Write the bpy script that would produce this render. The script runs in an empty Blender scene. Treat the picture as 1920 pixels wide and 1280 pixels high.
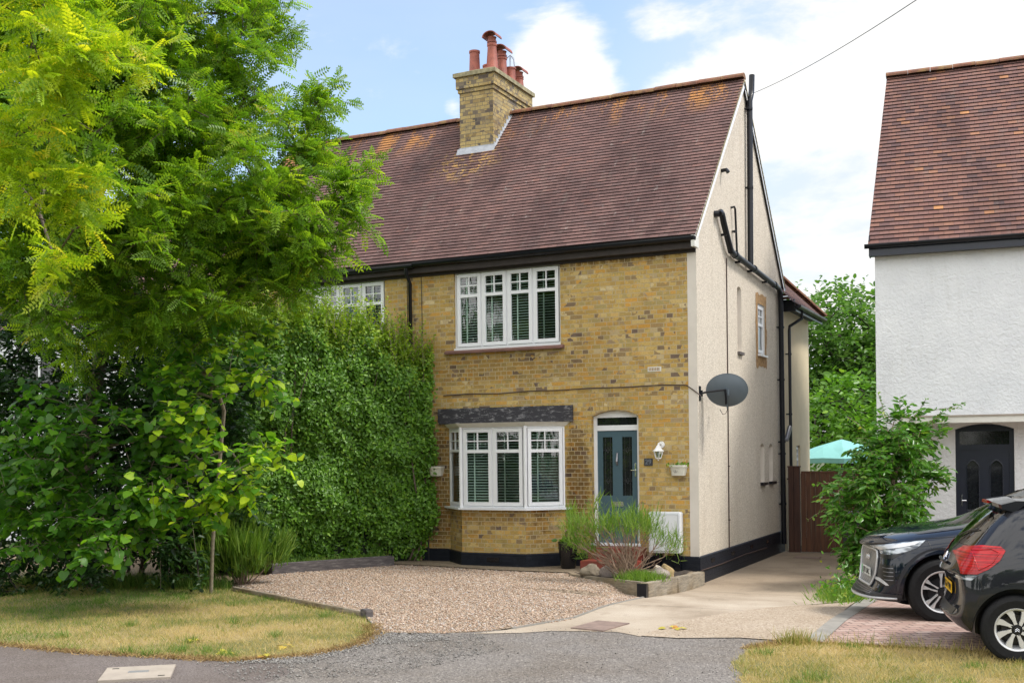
import bpy, bmesh, math, random
import numpy as np
from mathutils import Vector, Matrix, noise, geometry
from mathutils.bvhtree import BVHTree
random.seed(7); rng = np.random.default_rng(7)
R = math.radians
sc = bpy.context.scene
# ------------------------------------------------------------------ camera
cd = bpy.data.cameras.new('camera'); cam = bpy.data.objects.new('camera', cd); sc.collection.objects.link(cam)
TH = .4501
cam.matrix_world = Matrix.Translation((5.205, -17.738, 2.17)) @ Matrix.Rotation(TH, 4, 'Z') @ Matrix.Rotation(R(90), 4, 'X') @ Matrix.Rotation(-.0119, 4, 'Z')
cd.lens = 39.40; cd.sensor_width = 36; cd.shift_y = .1071; cd.clip_end = 3000; cd.clip_start = .1
sc.camera = cam
sc.view_settings.view_transform = 'Standard'; sc.view_settings.look = 'None'; sc.view_settings.gamma = 1
sc.view_settings.exposure = 1.35
# ------------------------------------------------------------------ sun + sky
SUN_EL = R(56); sun_dir = Vector((math.cos(SUN_EL)*.93, math.cos(SUN_EL)*.37, math.sin(SUN_EL)))
sd = bpy.data.lights.new('sun', 'SUN'); sd.energy = 1.5; sd.angle = R(12); sd.color = (1, .95, .87)
so = bpy.data.objects.new('sun', sd); sc.collection.objects.link(so)
so.rotation_euler = sun_dir.to_track_quat('Z', 'Y').to_euler()
world = bpy.data.worlds.new('World'); sc.world = world; world.use_nodes = True
def world_nodes():
    nt = world.node_tree; nt.nodes.clear(); N = nt.nodes.new; L = nt.links.new
    sky = N('ShaderNodeTexSky'); sky.sky_type = 'NISHITA'; sky.sun_disc = False
    sky.sun_elevation = SUN_EL; sky.sun_rotation = math.atan2(sun_dir.x, sun_dir.y)
    sky.air_density = 1.0; sky.dust_density = .6; sky.ozone_density = 1.6
    tc = N('ShaderNodeTexCoord')
    mp = N('ShaderNodeMapping'); mp.inputs['Scale'].default_value = (1, 1, 2.6); L(tc.outputs['Generated'], mp.inputs[0])
    n1 = N('ShaderNodeTexNoise'); n1.inputs['Scale'].default_value = 5.0; n1.inputs['Detail'].default_value = 12; n1.inputs['Roughness'].default_value = .62
    n1.inputs['Distortion'].default_value = .25
    L(mp.outputs[0], n1.inputs['Vector'])
    # cloud masses: two cumulus banks behind the house and a veil thickening to the right
    sep = N('ShaderNodeSeparateXYZ'); L(tc.outputs['Generated'], sep.inputs[0])
    def blob(d, r0, r1):
        v = N('ShaderNodeVectorMath'); v.operation = 'DISTANCE'; L(tc.outputs['Generated'], v.inputs[0]); v.inputs[1].default_value = Vector(d).normalized()
        m = N('ShaderNodeMapRange'); m.interpolation_type = 'SMOOTHSTEP'; m.inputs[1].default_value = r0; m.inputs[2].default_value = r1
        m.inputs[3].default_value = 1; m.inputs[4].default_value = 0; L(v.outputs['Value'], m.inputs[0]); return m.outputs[0]
    def mth(op, a, b, clamp=False):
        m = N('ShaderNodeMath'); m.operation = op; m.use_clamp = clamp
        for i, x in enumerate((a, b)):
            if isinstance(x, (int, float)): m.inputs[i].default_value = x
            else: L(x, m.inputs[i])
        return m.outputs[0]
    b = None
    for (dv, r0, r1, k) in BLOBS:
        x = mth('MULTIPLY', blob(dv, r0, r1), k)
        b = x if b is None else mth('MAXIMUM', b, x)
    d = mth('ADD', b, mth('MULTIPLY', mth('SUBTRACT', n1.outputs['Fac'], .5), 2.6))
    bk = N('ShaderNodeMapRange'); bk.interpolation_type = 'SMOOTHSTEP'; bk.inputs[1].default_value = .45; bk.inputs[2].default_value = -.1; L(sep.outputs[1], bk.inputs[0])   # unseen bright cloud added behind the camera to lift the shaded front
    d = mth('ADD', d, mth('MULTIPLY', bk.outputs[0], .75))
    cl = N('ShaderNodeMapRange'); cl.interpolation_type = 'SMOOTHSTEP'; cl.inputs[1].default_value = .28; cl.inputs[2].default_value = .78; L(d, cl.inputs[0])
    # thin veil
    n2 = N('ShaderNodeTexNoise'); n2.inputs['Scale'].default_value = 2.0; n2.inputs['Detail'].default_value = 5
    m2 = N('ShaderNodeMapping'); m2.inputs['Scale'].default_value = (1, 1, 3.5); m2.inputs['Location'].default_value = (3, 1, 2); L(tc.outputs['Generated'], m2.inputs[0]); L(m2.outputs[0], n2.inputs['Vector'])
    veil = mth('MULTIPLY', mth('SUBTRACT', n2.outputs['Fac'], .2), .9, True)
    vx = blob((-0.027,0.984,0.177), .10, .50)
    veil = mth('MAXIMUM', mth('ADD', veil, -.08), mth('MULTIPLY', vx, .95))
    bgs = N('ShaderNodeBackground'); bgs.inputs['Strength'].default_value = .105; L(sky.outputs[0], bgs.inputs['Color'])
    bv = N('ShaderNodeBackground'); bv.inputs['Color'].default_value = (.86, .94, 1.0, 1); bv.inputs['Strength'].default_value = .38
    bc = N('ShaderNodeBackground'); bc.inputs['Color'].default_value = (1, .99, .97, 1); L(mth('ADD', mth('ADD', .34, mth('MULTIPLY', n2.outputs['Fac'], .20)), mth('MULTIPLY', bk.outputs[0], .45)), bc.inputs['Strength'])
    x1 = N('ShaderNodeMixShader'); L(veil, x1.inputs[0]); L(bgs.outputs[0], x1.inputs[1]); L(bv.outputs[0], x1.inputs[2])
    x2 = N('ShaderNodeMixShader'); L(cl.outputs[0], x2.inputs[0]); L(x1.outputs[0], x2.inputs[1]); L(bc.outputs[0], x2.inputs[2])
    out = N('ShaderNodeOutputWorld'); L(x2.outputs[0], out.inputs[0])
BLOBS = [((-0.403,0.869,0.287),0.0,0.055,0.9),
         ((-0.369,0.876,0.309),0.02,0.075,0.95),
         ((-0.348,0.895,0.280),0.0,0.06,0.9),
         ((-0.274,0.917,0.289),0.01,0.07,0.8),
         ((-0.232,0.927,0.294),0.02,0.09,0.85),
         ((-0.199,0.941,0.275),0.02,0.08,0.8),
         ((-0.516,0.806,0.291),0.0,0.035,0.52),
         ((-0.539,0.792,0.286),0,0.02,0.4),
         ((-0.458,0.841,0.289),0,0.02,0.6),
         ((-0.288,0.890,0.354),0,0.05,0.42),
         ((-0.082,0.944,0.319),0.06,0.2,0.7),
         ((-0.149,0.971,0.187),0.1,0.3,0.6),
         ((-0.889,0.374,0.264),0.1,0.5,0.6)]   # direction, inner, outer radius, weight
world_nodes()
# ------------------------------------------------------------------ materials
MATS = {}
class NT:
    def __init__(s, name, base=(.5,.5,.5), rough=.6, metal=0, spec=.5):
        s.m = bpy.data.materials.new(name); s.m.use_nodes = True; s.t = s.m.node_tree
        s.b = s.t.nodes['Principled BSDF']; s.b.inputs['Base Color'].default_value = (*base, 1)
        s.b.inputs['Roughness'].default_value = rough; s.b.inputs['Metallic'].default_value = metal
        s.b.inputs['Specular IOR Level'].default_value = spec
        MATS[name] = s.m
    def n(s, ty, **k):
        x = s.t.nodes.new('ShaderNode'+ty)
        for a, v in k.items():
            if a.startswith('_'): setattr(x, a[1:], v)
            else: x.inputs[a.replace('__', ' ')].default_value = v
        return x
    def l(s, a, b): s.t.links.new(a, b)
    def coord(s, which='Object', scale=(1,1,1), loc=(0,0,0)):
        tc = s.n('TexCoord'); mp = s.n('Mapping'); mp.inputs['Scale'].default_value = scale; mp.inputs['Location'].default_value = loc
        s.l(tc.outputs[which], mp.inputs[0]); return mp.outputs[0]
    def noise(s, scale, detail=4, rough=.5, vec=None, dist=0):
        x = s.n('TexNoise', Scale=scale, Detail=detail, Roughness=rough, Distortion=dist)
        if vec is not None: s.l(vec, x.inputs['Vector'])
        return x.outputs['Fac']
    def ramp(s, fac, stops, interp='LINEAR'):
        x = s.n('ValToRGB'); x.color_ramp.interpolation = interp; e = x.color_ramp.elements
        while len(e) < len(stops): e.new(.5)
        for i, (p, c) in enumerate(stops):
            e[i].position = p; e[i].color = (*c, 1) if len(c) == 3 else c
        s.l(fac, x.inputs[0]); return x.outputs[0]
    def mix(s, fac, a, b, blend='MIX'):
        x = s.n('Mix', _data_type='RGBA', _blend_type=blend)
        for sock, v in ((x.inputs[0], fac), (x.inputs[6], a), (x.inputs[7], b)):
            if isinstance(v, (int, float)): sock.default_value = v
            elif isinstance(v, tuple): sock.default_value = (*v, 1)
            else: s.l(v, sock)
        return x.outputs[2]
    def math(s, op, a, b=0, clamp=False):
        x = s.n('Math', _operation=op, _use_clamp=clamp)
        for i, v in enumerate((a, b)):
            if isinstance(v, (int, float)): x.inputs[i].default_value = v
            else: s.l(v, x.inputs[i])
        return x.outputs[0]
    def bump(s, h, strength=.3, dist=.01):
        x = s.n('Bump', Strength=strength, Distance=dist); s.l(h, x.inputs['Height']); s.l(x.outputs[0], s.b.inputs['Normal'])
    def col(s, c): s.l(c, s.b.inputs['Base Color'])
def sep(t, v):
    x = t.n('SeparateXYZ'); t.l(v, x.inputs[0]); return x.outputs

def plain(name, base, rough=.5, metal=0, var=.12, scale=8, spec=.5, bump=0, coat=0):
    t = NT(name, base, rough, metal, spec)
    v = t.coord(); f = t.noise(scale, 5, .6, v)
    lo = tuple(c*(1-var) for c in base); hi = tuple(min(1, c*(1+var)) for c in base)
    t.col(t.ramp(f, [(.3, lo), (.7, hi)]))
    if bump: t.bump(t.noise(scale*6, 4, .6, v), bump, .004)
    if coat: t.b.inputs['Coat Weight'].default_value = coat; t.b.inputs['Coat Roughness'].default_value = .03
    return t.m

def brickmat(name, stops, mortar, stains_shade=(), w=.222, h=.0748, msize=.006):
    t = NT(name, rough=.85, spec=.25)
    uv = t.coord('UV'); o = sep(t, uv)
    # wobble rows a little
    wn = t.n('TexNoise', Scale=2.2, Detail=2); t.l(uv, wn.inputs['Vector'])
    vm = t.n('VectorMath', _operation='MULTIPLY_ADD'); t.l(wn.outputs['Color'], vm.inputs[0]); vm.inputs[1].default_value = (.02, .012, 0); t.l(uv, vm.inputs[2])
    def bt(width, off, sq, loc=None):
        x = t.n('TexBrick', Scale=1, _offset=off, _offset_frequency=2, _squash=sq, _squash_frequency=3)
        x.inputs['Color1'].default_value = (0, 0, 0, 1); x.inputs['Color2'].default_value = (1, 1, 1, 1); x.inputs['Mortar'].default_value = (.5, .5, .5, 1)
        x.inputs['Mortar Size'].default_value = msize; x.inputs['Mortar Smooth'].default_value = .25; x.inputs['Brick Width'].default_value = width
        x.inputs['Row Height'].default_value = h; x.inputs['Bias'].default_value = 0
        t.l(vm.outputs[0], x.inputs['Vector']); return x
    A = bt(w, .5, 1); B = bt(w*.5, .5, 1)
    # pick header bond or stretcher bond per large cell for an irregular look
    hd = t.n('TexWhiteNoise', _noise_dimensions='2D')
    sx = t.math('FLOOR', t.math('DIVIDE', o[0], w*1.0)); sy = t.math('FLOOR', t.math('DIVIDE', o[1], h))
    pick = t.math('GREATER_THAN', t.noise(5.5, 2, .5, uv), .5)
    colr = t.mix(pick, A.outputs['Color'], B.outputs['Color'])
    mort = t.n('Mix', _data_type='FLOAT'); t.l(pick, mort.inputs[0]); t.l(A.outputs['Fac'], mort.inputs[2]); t.l(B.outputs['Fac'], mort.inputs[3])
    base = t.ramp(colr, stops)
    fine = t.noise(38, 5, .65, uv)
    base = t.mix(.42, base, t.ramp(fine, [(.3, (.35,.33,.30)), (.7, (.75,.72,.66))]), 'OVERLAY')
    big = t.noise(.9, 5, .6, uv)
    base = t.mix(t.ramp(big, [(.42, (0,0,0)), (.66, (.5,.5,.5))]), base, t.mix(1., base, (.62,.55,.5), 'MULTIPLY'))
    soot = t.noise(2.1, 6, .7, uv)
    base = t.mix(t.ramp(soot, [(.58, (0,0,0)), (.72, (.55,.55,.55))]), base, t.mix(1., base, (.42,.38,.38), 'MULTIPLY'))
    for (u0, v0, ru, rv, k) in stains_shade:
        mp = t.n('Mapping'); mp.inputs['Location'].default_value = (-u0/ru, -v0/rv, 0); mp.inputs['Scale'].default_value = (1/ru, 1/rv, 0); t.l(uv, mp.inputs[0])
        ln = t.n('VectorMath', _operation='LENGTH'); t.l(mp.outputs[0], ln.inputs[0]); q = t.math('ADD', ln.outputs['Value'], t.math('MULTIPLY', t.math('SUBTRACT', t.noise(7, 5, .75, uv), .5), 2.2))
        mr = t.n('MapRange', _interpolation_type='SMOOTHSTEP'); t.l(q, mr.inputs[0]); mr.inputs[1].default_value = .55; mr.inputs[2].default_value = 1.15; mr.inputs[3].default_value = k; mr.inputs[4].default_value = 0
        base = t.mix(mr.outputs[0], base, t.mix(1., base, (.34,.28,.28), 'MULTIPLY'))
    mc = t.mix(t.noise(6, 3, .5, uv), tuple(c*.5 for c in mortar), mortar)
    t.col(t.mix(mort.outputs[0], base, mc))
    hgt = t.math('SUBTRACT', t.math('MULTIPLY', fine, .35), t.math('MULTIPLY', mort.outputs[0], .8))
    t.bump(hgt, .55, .006)
    return t.m
YB = [(0,(.15,.11,.09)),(.04,(.28,.20,.10)),(.12,(.43,.285,.08)),(.24,(.50,.36,.13)),(.36,(.37,.28,.10)),(.48,(.52,.29,.065)),(.58,(.54,.41,.18)),(.70,(.41,.265,.08)),(.80,(.36,.295,.13)),(.88,(.52,.345,.10)),(.93,(.28,.20,.11)),(.97,(.60,.49,.28)),(1,(.24,.165,.11))]
brickmat('yellow_brick', YB, (.55,.45,.28), [(-2.12,1.75,.26,.95,.85),(-4.85,1.5,.35,1.4,.8),(-3.4,3.62,1.6,.30,.4),(-1.5,5.58,2.8,.30,.95),(-3.5,1.05,1.0,.16,.5),(-2.3,1.0,.5,.5,.4)])  # the band under the eave is soot plus painted eave shadow
brickmat('weathered_brick', [(0,(.22,.16,.08)),(.15,(.36,.27,.12)),(.4,(.42,.33,.15)),(.6,(.30,.25,.15)),(.75,(.46,.35,.15)),(.88,(.17,.14,.11)),(1,(.10,.085,.08))], (.22,.19,.14))

GAUGE = .1008
def roofmat(name, cols, lichen=True, patch=.0):
    t = NT(name, rough=.8, spec=.25)
    uv = t.coord('UV')
    x = t.n('TexBrick', Scale=1, _offset=.5, _offset_frequency=2)
    x.inputs['Color1'].default_value = (0,0,0,1); x.inputs['Color2'].default_value = (1,1,1,1); x.inputs['Mortar'].default_value = (.0,.0,.0,1)
    x.inputs['Mortar Size'].default_value = .0022; x.inputs['Mortar Smooth'].default_value = .0; x.inputs['Brick Width'].default_value = .165; x.inputs['Row Height'].default_value = GAUGE
    t.l(uv, x.inputs['Vector'])
    c = t.ramp(x.outputs['Color'], cols)
    f = t.noise(30, 5, .7, uv)
    c = t.mix(.5, c, t.ramp(f, [(.3,(.36,.36,.36)),(.7,(.64,.64,.64))]), 'OVERLAY')
    mp = t.n('Mapping'); mp.inputs['Scale'].default_value = (1, .33, 1); t.l(uv, mp.inputs[0])
    g = t.noise(.8, 6, .62, mp.outputs[0])
    c = t.mix(t.ramp(g, [(.45,(0,0,0)),(.62,(.8,.8,.8))]), c, t.mix(1., c, (.56,.55,.58), 'MULTIPLY'))
    g2 = t.noise(2.6, 7, .72, mp.outputs[0]); c = t.mix(t.ramp(g2, [(.55,(0,0,0)),(.72,(.35,.35,.35))]), c, (.21,.18,.155))
    if lichen:
        o = sep(t, uv)
        # v runs up the slope; lichen collects under the ridge and round the chimney
        top = t.n('MapRange', _interpolation_type='SMOOTHSTEP'); t.l(o[1], top.inputs[0]); top.inputs[1].default_value = 3.7; top.inputs[2].default_value = 4.6
        ln = t.noise(1.8, 6, .62, mp.outputs[0]); sp = t.noise(26, 3, .6, uv)
        m = t.math('MULTIPLY', t.math('MULTIPLY', top.outputs[0], t.math('GREATER_THAN', t.math('ADD', ln, t.math('MULTIPLY', sp, .45)), .765)), .6)
        c = t.mix(m, c, (.55,.24,.05))
        dv = t.n('VectorMath', _operation='DISTANCE'); t.l(uv, dv.inputs[0]); dv.inputs[1].default_value = (-5.25, 3.3, 0)
        rd = t.n('MapRange', _interpolation_type='SMOOTHSTEP'); t.l(dv.outputs['Value'], rd.inputs[0]); rd.inputs[1].default_value = .35; rd.inputs[2].default_value = .95; rd.inputs[3].default_value = 1; rd.inputs[4].default_value = 0
        m = t.math('MULTIPLY', rd.outputs[0], t.math('MULTIPLY', t.math('GREATER_THAN', t.math('ADD', t.noise(5, 6, .7, uv), t.math('MULTIPLY', sp, .5)), .80), .6))
        c = t.mix(m, c, (.50,.30,.07))
        # pale run below the flashing
        w = t.noise(9, 4, .6, mp.outputs[0])
        m = t.math('MULTIPLY', t.math('GREATER_THAN', w, .67), .25); c = t.mix(m, c, (.42,.38,.35))
    c = t.mix(x.outputs['Fac'], c, (.03,.022,.02))
    t.col(c); t.bump(f, .5, .004)
    return t.m
roofmat('clay_tile', [(0,(.115,.066,.060)),(.3,(.150,.085,.077)),(.6,(.175,.098,.088)),(.85,(.140,.086,.080)),(1,(.19,.10,.085))])
roofmat('mixed_clay_tile', [(0,(.10,.06,.06)),(.25,(.17,.085,.072)),(.5,(.21,.105,.08)),(.75,(.15,.085,.08)),(.975,(.22,.11,.08)),(.994,(.34,.16,.08)),(1,(.50,.24,.09))], lichen=False)
t = NT('ridge_clay', rough=.85); v = t.coord(); t.col(t.mix(t.ramp(t.noise(5,6,.7,v),[(.48,(0,0,0)),(.62,(.8,.8,.8))]), t.ramp(t.noise(9,5,.6,v),[(.3,(.10,.05,.035)),(.7,(.23,.09,.05))]), (.24,.15,.055))); t.bump(t.noise(40,4,.6,v),.5,.006)
plain('lip_shadow', (.022,.014,.013), .9, var=.4)  # near-black tile lips paint in the shadow lines between courses

t = NT('pebbledash', rough=.92, spec=.2); v = t.coord()
vo = t.n('TexVoronoi', Scale=70); t.l(v, vo.inputs['Vector']); st = t.noise(1.3,6,.6,v)
c = t.ramp(vo.outputs['Color'], [(0,(.38,.33,.27)),(.5,(.575,.515,.435)),(1,(.70,.64,.55))])
mpv = t.coord('Object', (3,3,.5)); 
c = t.mix(t.ramp(t.noise(1.6,5,.6,mpv),[(.5,(0,0,0)),(.75,(.35,.35,.35))]), c, t.mix(1., c, (.76,.72,.66),'MULTIPLY'))
c = t.mix(t.ramp(t.noise(4,7,.75,v),[(.62,(0,0,0)),(.72,(.5,.5,.5))]), c, t.mix(1.,c,(.6,.52,.44),'MULTIPLY'))
t.col(c); t.bump(vo.outputs['Distance'], .6, .010)
plain('smooth_render', (.62,.57,.51), .85, var=.07, scale=3, bump=.3)
plain('cream_render', (.68,.57,.38), .85, var=.06, scale=2.5, bump=.4)
t = NT('white_render', (.78,.79,.80), .85); v = t.coord(); c = t.ramp(t.noise(2,5,.6,v),[(.3,(.66,.68,.71)),(.7,(.74,.76,.78))]); st = t.noise(1.6,6,.65,t.coord('Object',(3,3,.45))); t.col(t.mix(t.ramp(st,[(.55,(0,0,0)),(.75,(.6,.6,.6))]), c, t.mix(1.,c,(.84,.83,.80),'MULTIPLY'))); t.bump(t.noise(16,5,.55,v,.6), .75, .035)
t = NT('plinth_black', (.02,.022,.03), .5, 0, .25); v = t.coord('UV')
x = t.n('TexBrick', Scale=1, _offset=.5); x.inputs['Brick Width'].default_value=.222; x.inputs['Row Height'].default_value=.0748; x.inputs['Mortar Size'].default_value=.006; t.l(v, x.inputs['Vector'])
c = t.ramp(t.noise(7,6,.7,v),[(.3,(.005,.007,.012)),(.66,(.013,.016,.026)),(.8,(.06,.062,.068))]); t.col(c)
t.bump(t.math('SUBTRACT', t.noise(20,4,.6,v), x.outputs['Fac']), .6, .006)
t = NT('weathered_paint', (.05,.05,.06), .6); v = t.coord('Object',(1,1,3)); t.col(t.mix(t.ramp(t.noise(7,7,.75,v,.5),[(.52,(0,0,0)),(.60,(1,1,1))]), (.030,.028,.036), t.ramp(t.noise(22,5,.7,v),[(.35,(.09,.08,.09)),(.7,(.36,.36,.37))])))
t.bump(t.noise(18,5,.6,v),.6,.006)
plain('upvc', (.78,.79,.82), .3, var=.02); plain('upvc_shade', (.66,.65,.60), .5, var=.05)
plain('black_plastic', (.006,.007,.011), .3, var=.2, spec=.35); plain('black_gloss', (.005,.006,.009), .2, var=.1, spec=.35)
plain('soffit_dark', (.03,.022,.02), .7, var=.3)
plain('sill_tile', (.17,.085,.07), .6, var=.25, scale=5, bump=.3)
plain('lead', (.36,.38,.42), .5, var=.2, bump=.2); plain('flaunching', (.26,.23,.14), .95, var=.45, scale=9, bump=.8)
plain('terracotta', (.26,.07,.045), .6, var=.35, scale=6, bump=.3)
plain('door_teal', (.055,.105,.135), .38, var=.04); plain('door_navy', (.010,.014,.028), .3, var=.1)
plain('dark_glazing', (.012,.014,.016), .06, var=.3, scale=20)
plain('lead_came', (.05,.05,.055), .4); plain('chrome', (.75,.76,.78), .15, 1, var=.03); plain('steel_grey', (.30,.30,.32), .35, .8)
plain('blind_slat', (.56,.64,.60), .5, var=.03); plain('curtain_blue', (.40,.55,.75), .8, var=.15)
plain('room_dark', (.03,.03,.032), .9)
plain('tile_red', (.22,.045,.03), .45, var=.25, scale=6, bump=.2)
plain('meter_white', (.72,.74,.77), .35, var=.03); plain('sign_slate', (.045,.048,.055), .6, var=.15, scale=30)
plain('sign_digit', (.16,.18,.22), .5); plain('planter_cream', (.62,.60,.52), .5, var=.05)
plain('lamp_white', (.80,.80,.80), .3, var=.02); plain('lamp_glass', (.35,.37,.36), .1, var=.2, scale=30)
plain('dish_grey', (.105,.13,.155), .45, var=.1, scale=3); plain('cable_black', (.02,.018,.02), .6); plain('cable_brown', (.06,.035,.028), .6)
plain('brick_bare', (.33,.20,.09), .95, var=.4, scale=14, bump=.7)
plain('umbrella_teal', (.22,.50,.46), .7, var=.05)
plain('bin_black', (.015,.016,.018), .5); plain('bin_blue', (.03,.08,.30), .4)
plain('soil', (.035,.025,.018), 1, var=.5, scale=15, bump=1)
plain('bark', (.10,.075,.055), .9, var=.45, scale=14, bump=1); plain('bark_pale', (.19,.16,.11), .85, var=.35, scale=20, bump=.6)
plain('bark_dark', (.045,.035,.028), .95, var=.45, scale=14, bump=1)
plain('twig', (.25,.17,.12), .85, var=.4, scale=20, bump=.5)
plain('pot_black', (.010,.010,.012), .18, var=.2)
plain('petal_pink', (.55,.20,.36), .6, var=.3, scale=60)
plain('rubber', (.012,.012,.013), .8, spec=.25, var=.25, scale=40, bump=.3)
plain('alloy', (.66,.66,.67), .3, .35, var=.05); plain('alloy_dark', (.03,.03,.033), .35, .5)
plain('arch_grey', (.035,.038,.045), .4, var=.1); plain('car_black_trim', (.012,.012,.014), .3)
plain('plate_white', (.62,.64,.62), .4, var=.02); plain('plate_yellow', (.85,.50,.01), .4, var=.02); plain('plate_green', (.02,.35,.10), .4); plain('plate_ink', (.01,.01,.01), .4)
plain('silver_trim', (.58,.59,.61), .3, .25)
for nm, b in (('paint_blueblack', (.006,.009,.016)), ('paint_greyblack', (.014,.015,.019))):
    t = NT(nm, b, .25, .0, .0); t.b.inputs['Coat Weight'].default_value = 1; t.b.inputs['Coat Roughness'].default_value = .02
    f = t.n('TexNoise', Scale=900, Detail=1); t.l(t.coord(), f.inputs['Vector']); t.col(t.mix(f.outputs['Fac'], b, tuple(c*1.6+.001 for c in b)))
t = NT('lens_red', (.42,.006,.01), .3, 0, .3); t.b.inputs['Coat Weight'].default_value = 1
t.b.inputs['Coat Weight'].default_value = .4; f = t.coord('Object',(1,1,60)); t.col(t.ramp(t.noise(1.5,3,.5,f),[(.35,(.16,.001,.003)),(.65,(.55,.006,.010))]))
t = NT('lens_clear', (.30,.34,.38), .08); t.b.inputs['Coat Weight'].default_value = 1
f = t.coord('Object',(2,2,9)); t.col(t.ramp(t.noise(3,2,.5,f),[(.4,(.03,.04,.055)),(.6,(.42,.46,.50))]))
t = NT('grille_mesh', (.1,.1,.1), .3, .6); v = t.coord('Object'); o = sep(t, v)
w = t.n('TexWave', Scale=22, _wave_type='BANDS', _bands_direction='Z'); t.l(v, w.inputs['Vector']); t.col(t.ramp(w.outputs['Fac'],[(.3,(.05,.05,.055)),(.6,(.55,.56,.58))])); t.bump(w.outputs['Fac'],.6,.01)
# glass: clear pane with a real reflection
def glassmat(name, tint, reflect=.0):
    m = bpy.data.materials.new(name); m.use_nodes = True; nt = m.node_tree; nt.nodes.clear(); N = nt.nodes.new; L = nt.links.new
    fr = N('ShaderNodeFresnel'); fr.inputs[0].default_value = 1.5
    ad = N('ShaderNodeMath'); ad.operation = 'ADD'; ad.inputs[1].default_value = reflect; L(fr.outputs[0], ad.inputs[0])
    tr = N('ShaderNodeBsdfTransparent'); tr.inputs[0].default_value = (*tint, 1)
    gl = N('ShaderNodeBsdfGlossy'); gl.inputs['Roughness'].default_value = .015
    nz = N('ShaderNodeTexNoise'); nz.inputs['Scale'].default_value = 3; bp = N('ShaderNodeBump'); bp.inputs['Strength'].default_value = .05; bp.inputs['Distance'].default_value = .05
    L(nz.outputs['Fac'], bp.inputs['Height']); L(bp.outputs[0], gl.inputs['Normal'])
    mx = N('ShaderNodeMixShader'); L(ad.outputs[0], mx.inputs[0]); L(tr.outputs[0], mx.inputs[1]); L(gl.outputs[0], mx.inputs[2])
    o = N('ShaderNodeOutputMaterial'); L(mx.outputs[0], o.inputs[0]); MATS[name] = m
glassmat('window_glass', (.80,.90,.86), .07); glassmat('car_glass', (.25,.32,.30), .08)
# timber
t = NT('sleeper_wood', (.2,.17,.13), .9); v = t.coord('Object',(2,2,14)); t.col(t.mix(t.ramp(t.noise(1.2,5,.6,t.coord('Object',(1.4,1.4,1.4))),[(.42,(0,0,0)),(.6,(1,1,1))]), t.ramp(t.noise(3,6,.65,v),[(.3,(.12,.09,.055)),(.7,(.29,.225,.145))]), t.ramp(t.noise(3,6,.65,v),[(.3,(.15,.13,.10)),(.7,(.36,.31,.24))]))); t.bump(t.noise(4,6,.7,v),.7,.01)
t = NT('sleeper_dark', (.07,.06,.06), .9); v = t.coord('Object',(2,2,14)); t.col(t.ramp(t.noise(3,6,.65,v),[(.3,(.045,.04,.042)),(.55,(.11,.095,.095)),(.75,(.24,.22,.20))])); t.bump(t.noise(4,6,.7,v),.7,.01)
t = NT('gate_wood', (.1,.04,.02), .7); v = t.coord('Object',(9,9,.8)); t.col(t.ramp(t.noise(2.2,6,.65,v),[(.3,(.055,.022,.012)),(.6,(.12,.048,.022)),(.8,(.19,.085,.04))])); t.bump(t.noise(4,5,.6,v),.4,.006)
t = NT('post_wood', (.07,.03,.02), .7); v = t.coord('Object',(9,9,.8)); t.col(t.ramp(t.noise(2.2,6,.65,v),[(.3,(.035,.014,.010)),(.7,(.085,.034,.020))]))
# ground
t = NT('concrete', (.4,.34,.26), .92, spec=.2); v = t.coord(); g = t.noise(.8,7,.6,v); f = t.noise(70,3,.7,v)
c = t.ramp(g,[(.32,(.24,.19,.14)),(.5,(.36,.30,.235)),(.7,(.43,.37,.30))]); c = t.mix(.45,c,t.ramp(f,[(.3,(.3,.3,.3)),(.7,(.7,.7,.7))]),'OVERLAY')
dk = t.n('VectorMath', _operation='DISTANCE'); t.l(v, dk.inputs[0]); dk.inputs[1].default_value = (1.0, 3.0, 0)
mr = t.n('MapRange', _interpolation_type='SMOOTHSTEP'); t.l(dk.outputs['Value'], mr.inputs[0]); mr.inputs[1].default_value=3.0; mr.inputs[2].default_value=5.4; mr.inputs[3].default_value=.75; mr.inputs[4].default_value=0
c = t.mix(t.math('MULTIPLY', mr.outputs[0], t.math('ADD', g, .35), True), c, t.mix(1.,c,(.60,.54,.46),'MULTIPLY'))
st = t.noise(3.5,6,.7,t.coord('Object',(1,.4,1))); c = t.mix(t.ramp(st,[(.6,(0,0,0)),(.75,(.5,.5,.5))]), c, t.mix(1.,c,(.55,.5,.44),'MULTIPLY'))
vo = t.n('TexVoronoi', Scale=.55, _feature='DISTANCE_TO_EDGE'); nv = t.n('TexNoise', Scale=3.0, Detail=5); t.l(v, nv.inputs['Vector']); va = t.n('VectorMath', _operation='MULTIPLY_ADD'); t.l(nv.outputs['Color'], va.inputs[0]); va.inputs[1].default_value=(.5,.5,0); t.l(v, va.inputs[2]); t.l(va.outputs[0], vo.inputs['Vector'])
c = t.mix(t.ramp(vo.outputs['Distance'],[(0,(.3,.3,.3)),(.006,(0,0,0))]), c, (.12,.10,.075))
yo = sep(t, v); jl = t.math('LESS_THAN', t.math('ABSOLUTE', t.math('SUBTRACT', t.math('MODULO', t.math('ADD', yo[1], 31.4), 2.9), 1.4)), .014); c = t.mix(t.math('MULTIPLY', jl, .7), c, (.13,.11,.085))
t.col(c); t.bump(f,.4,.004)
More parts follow.
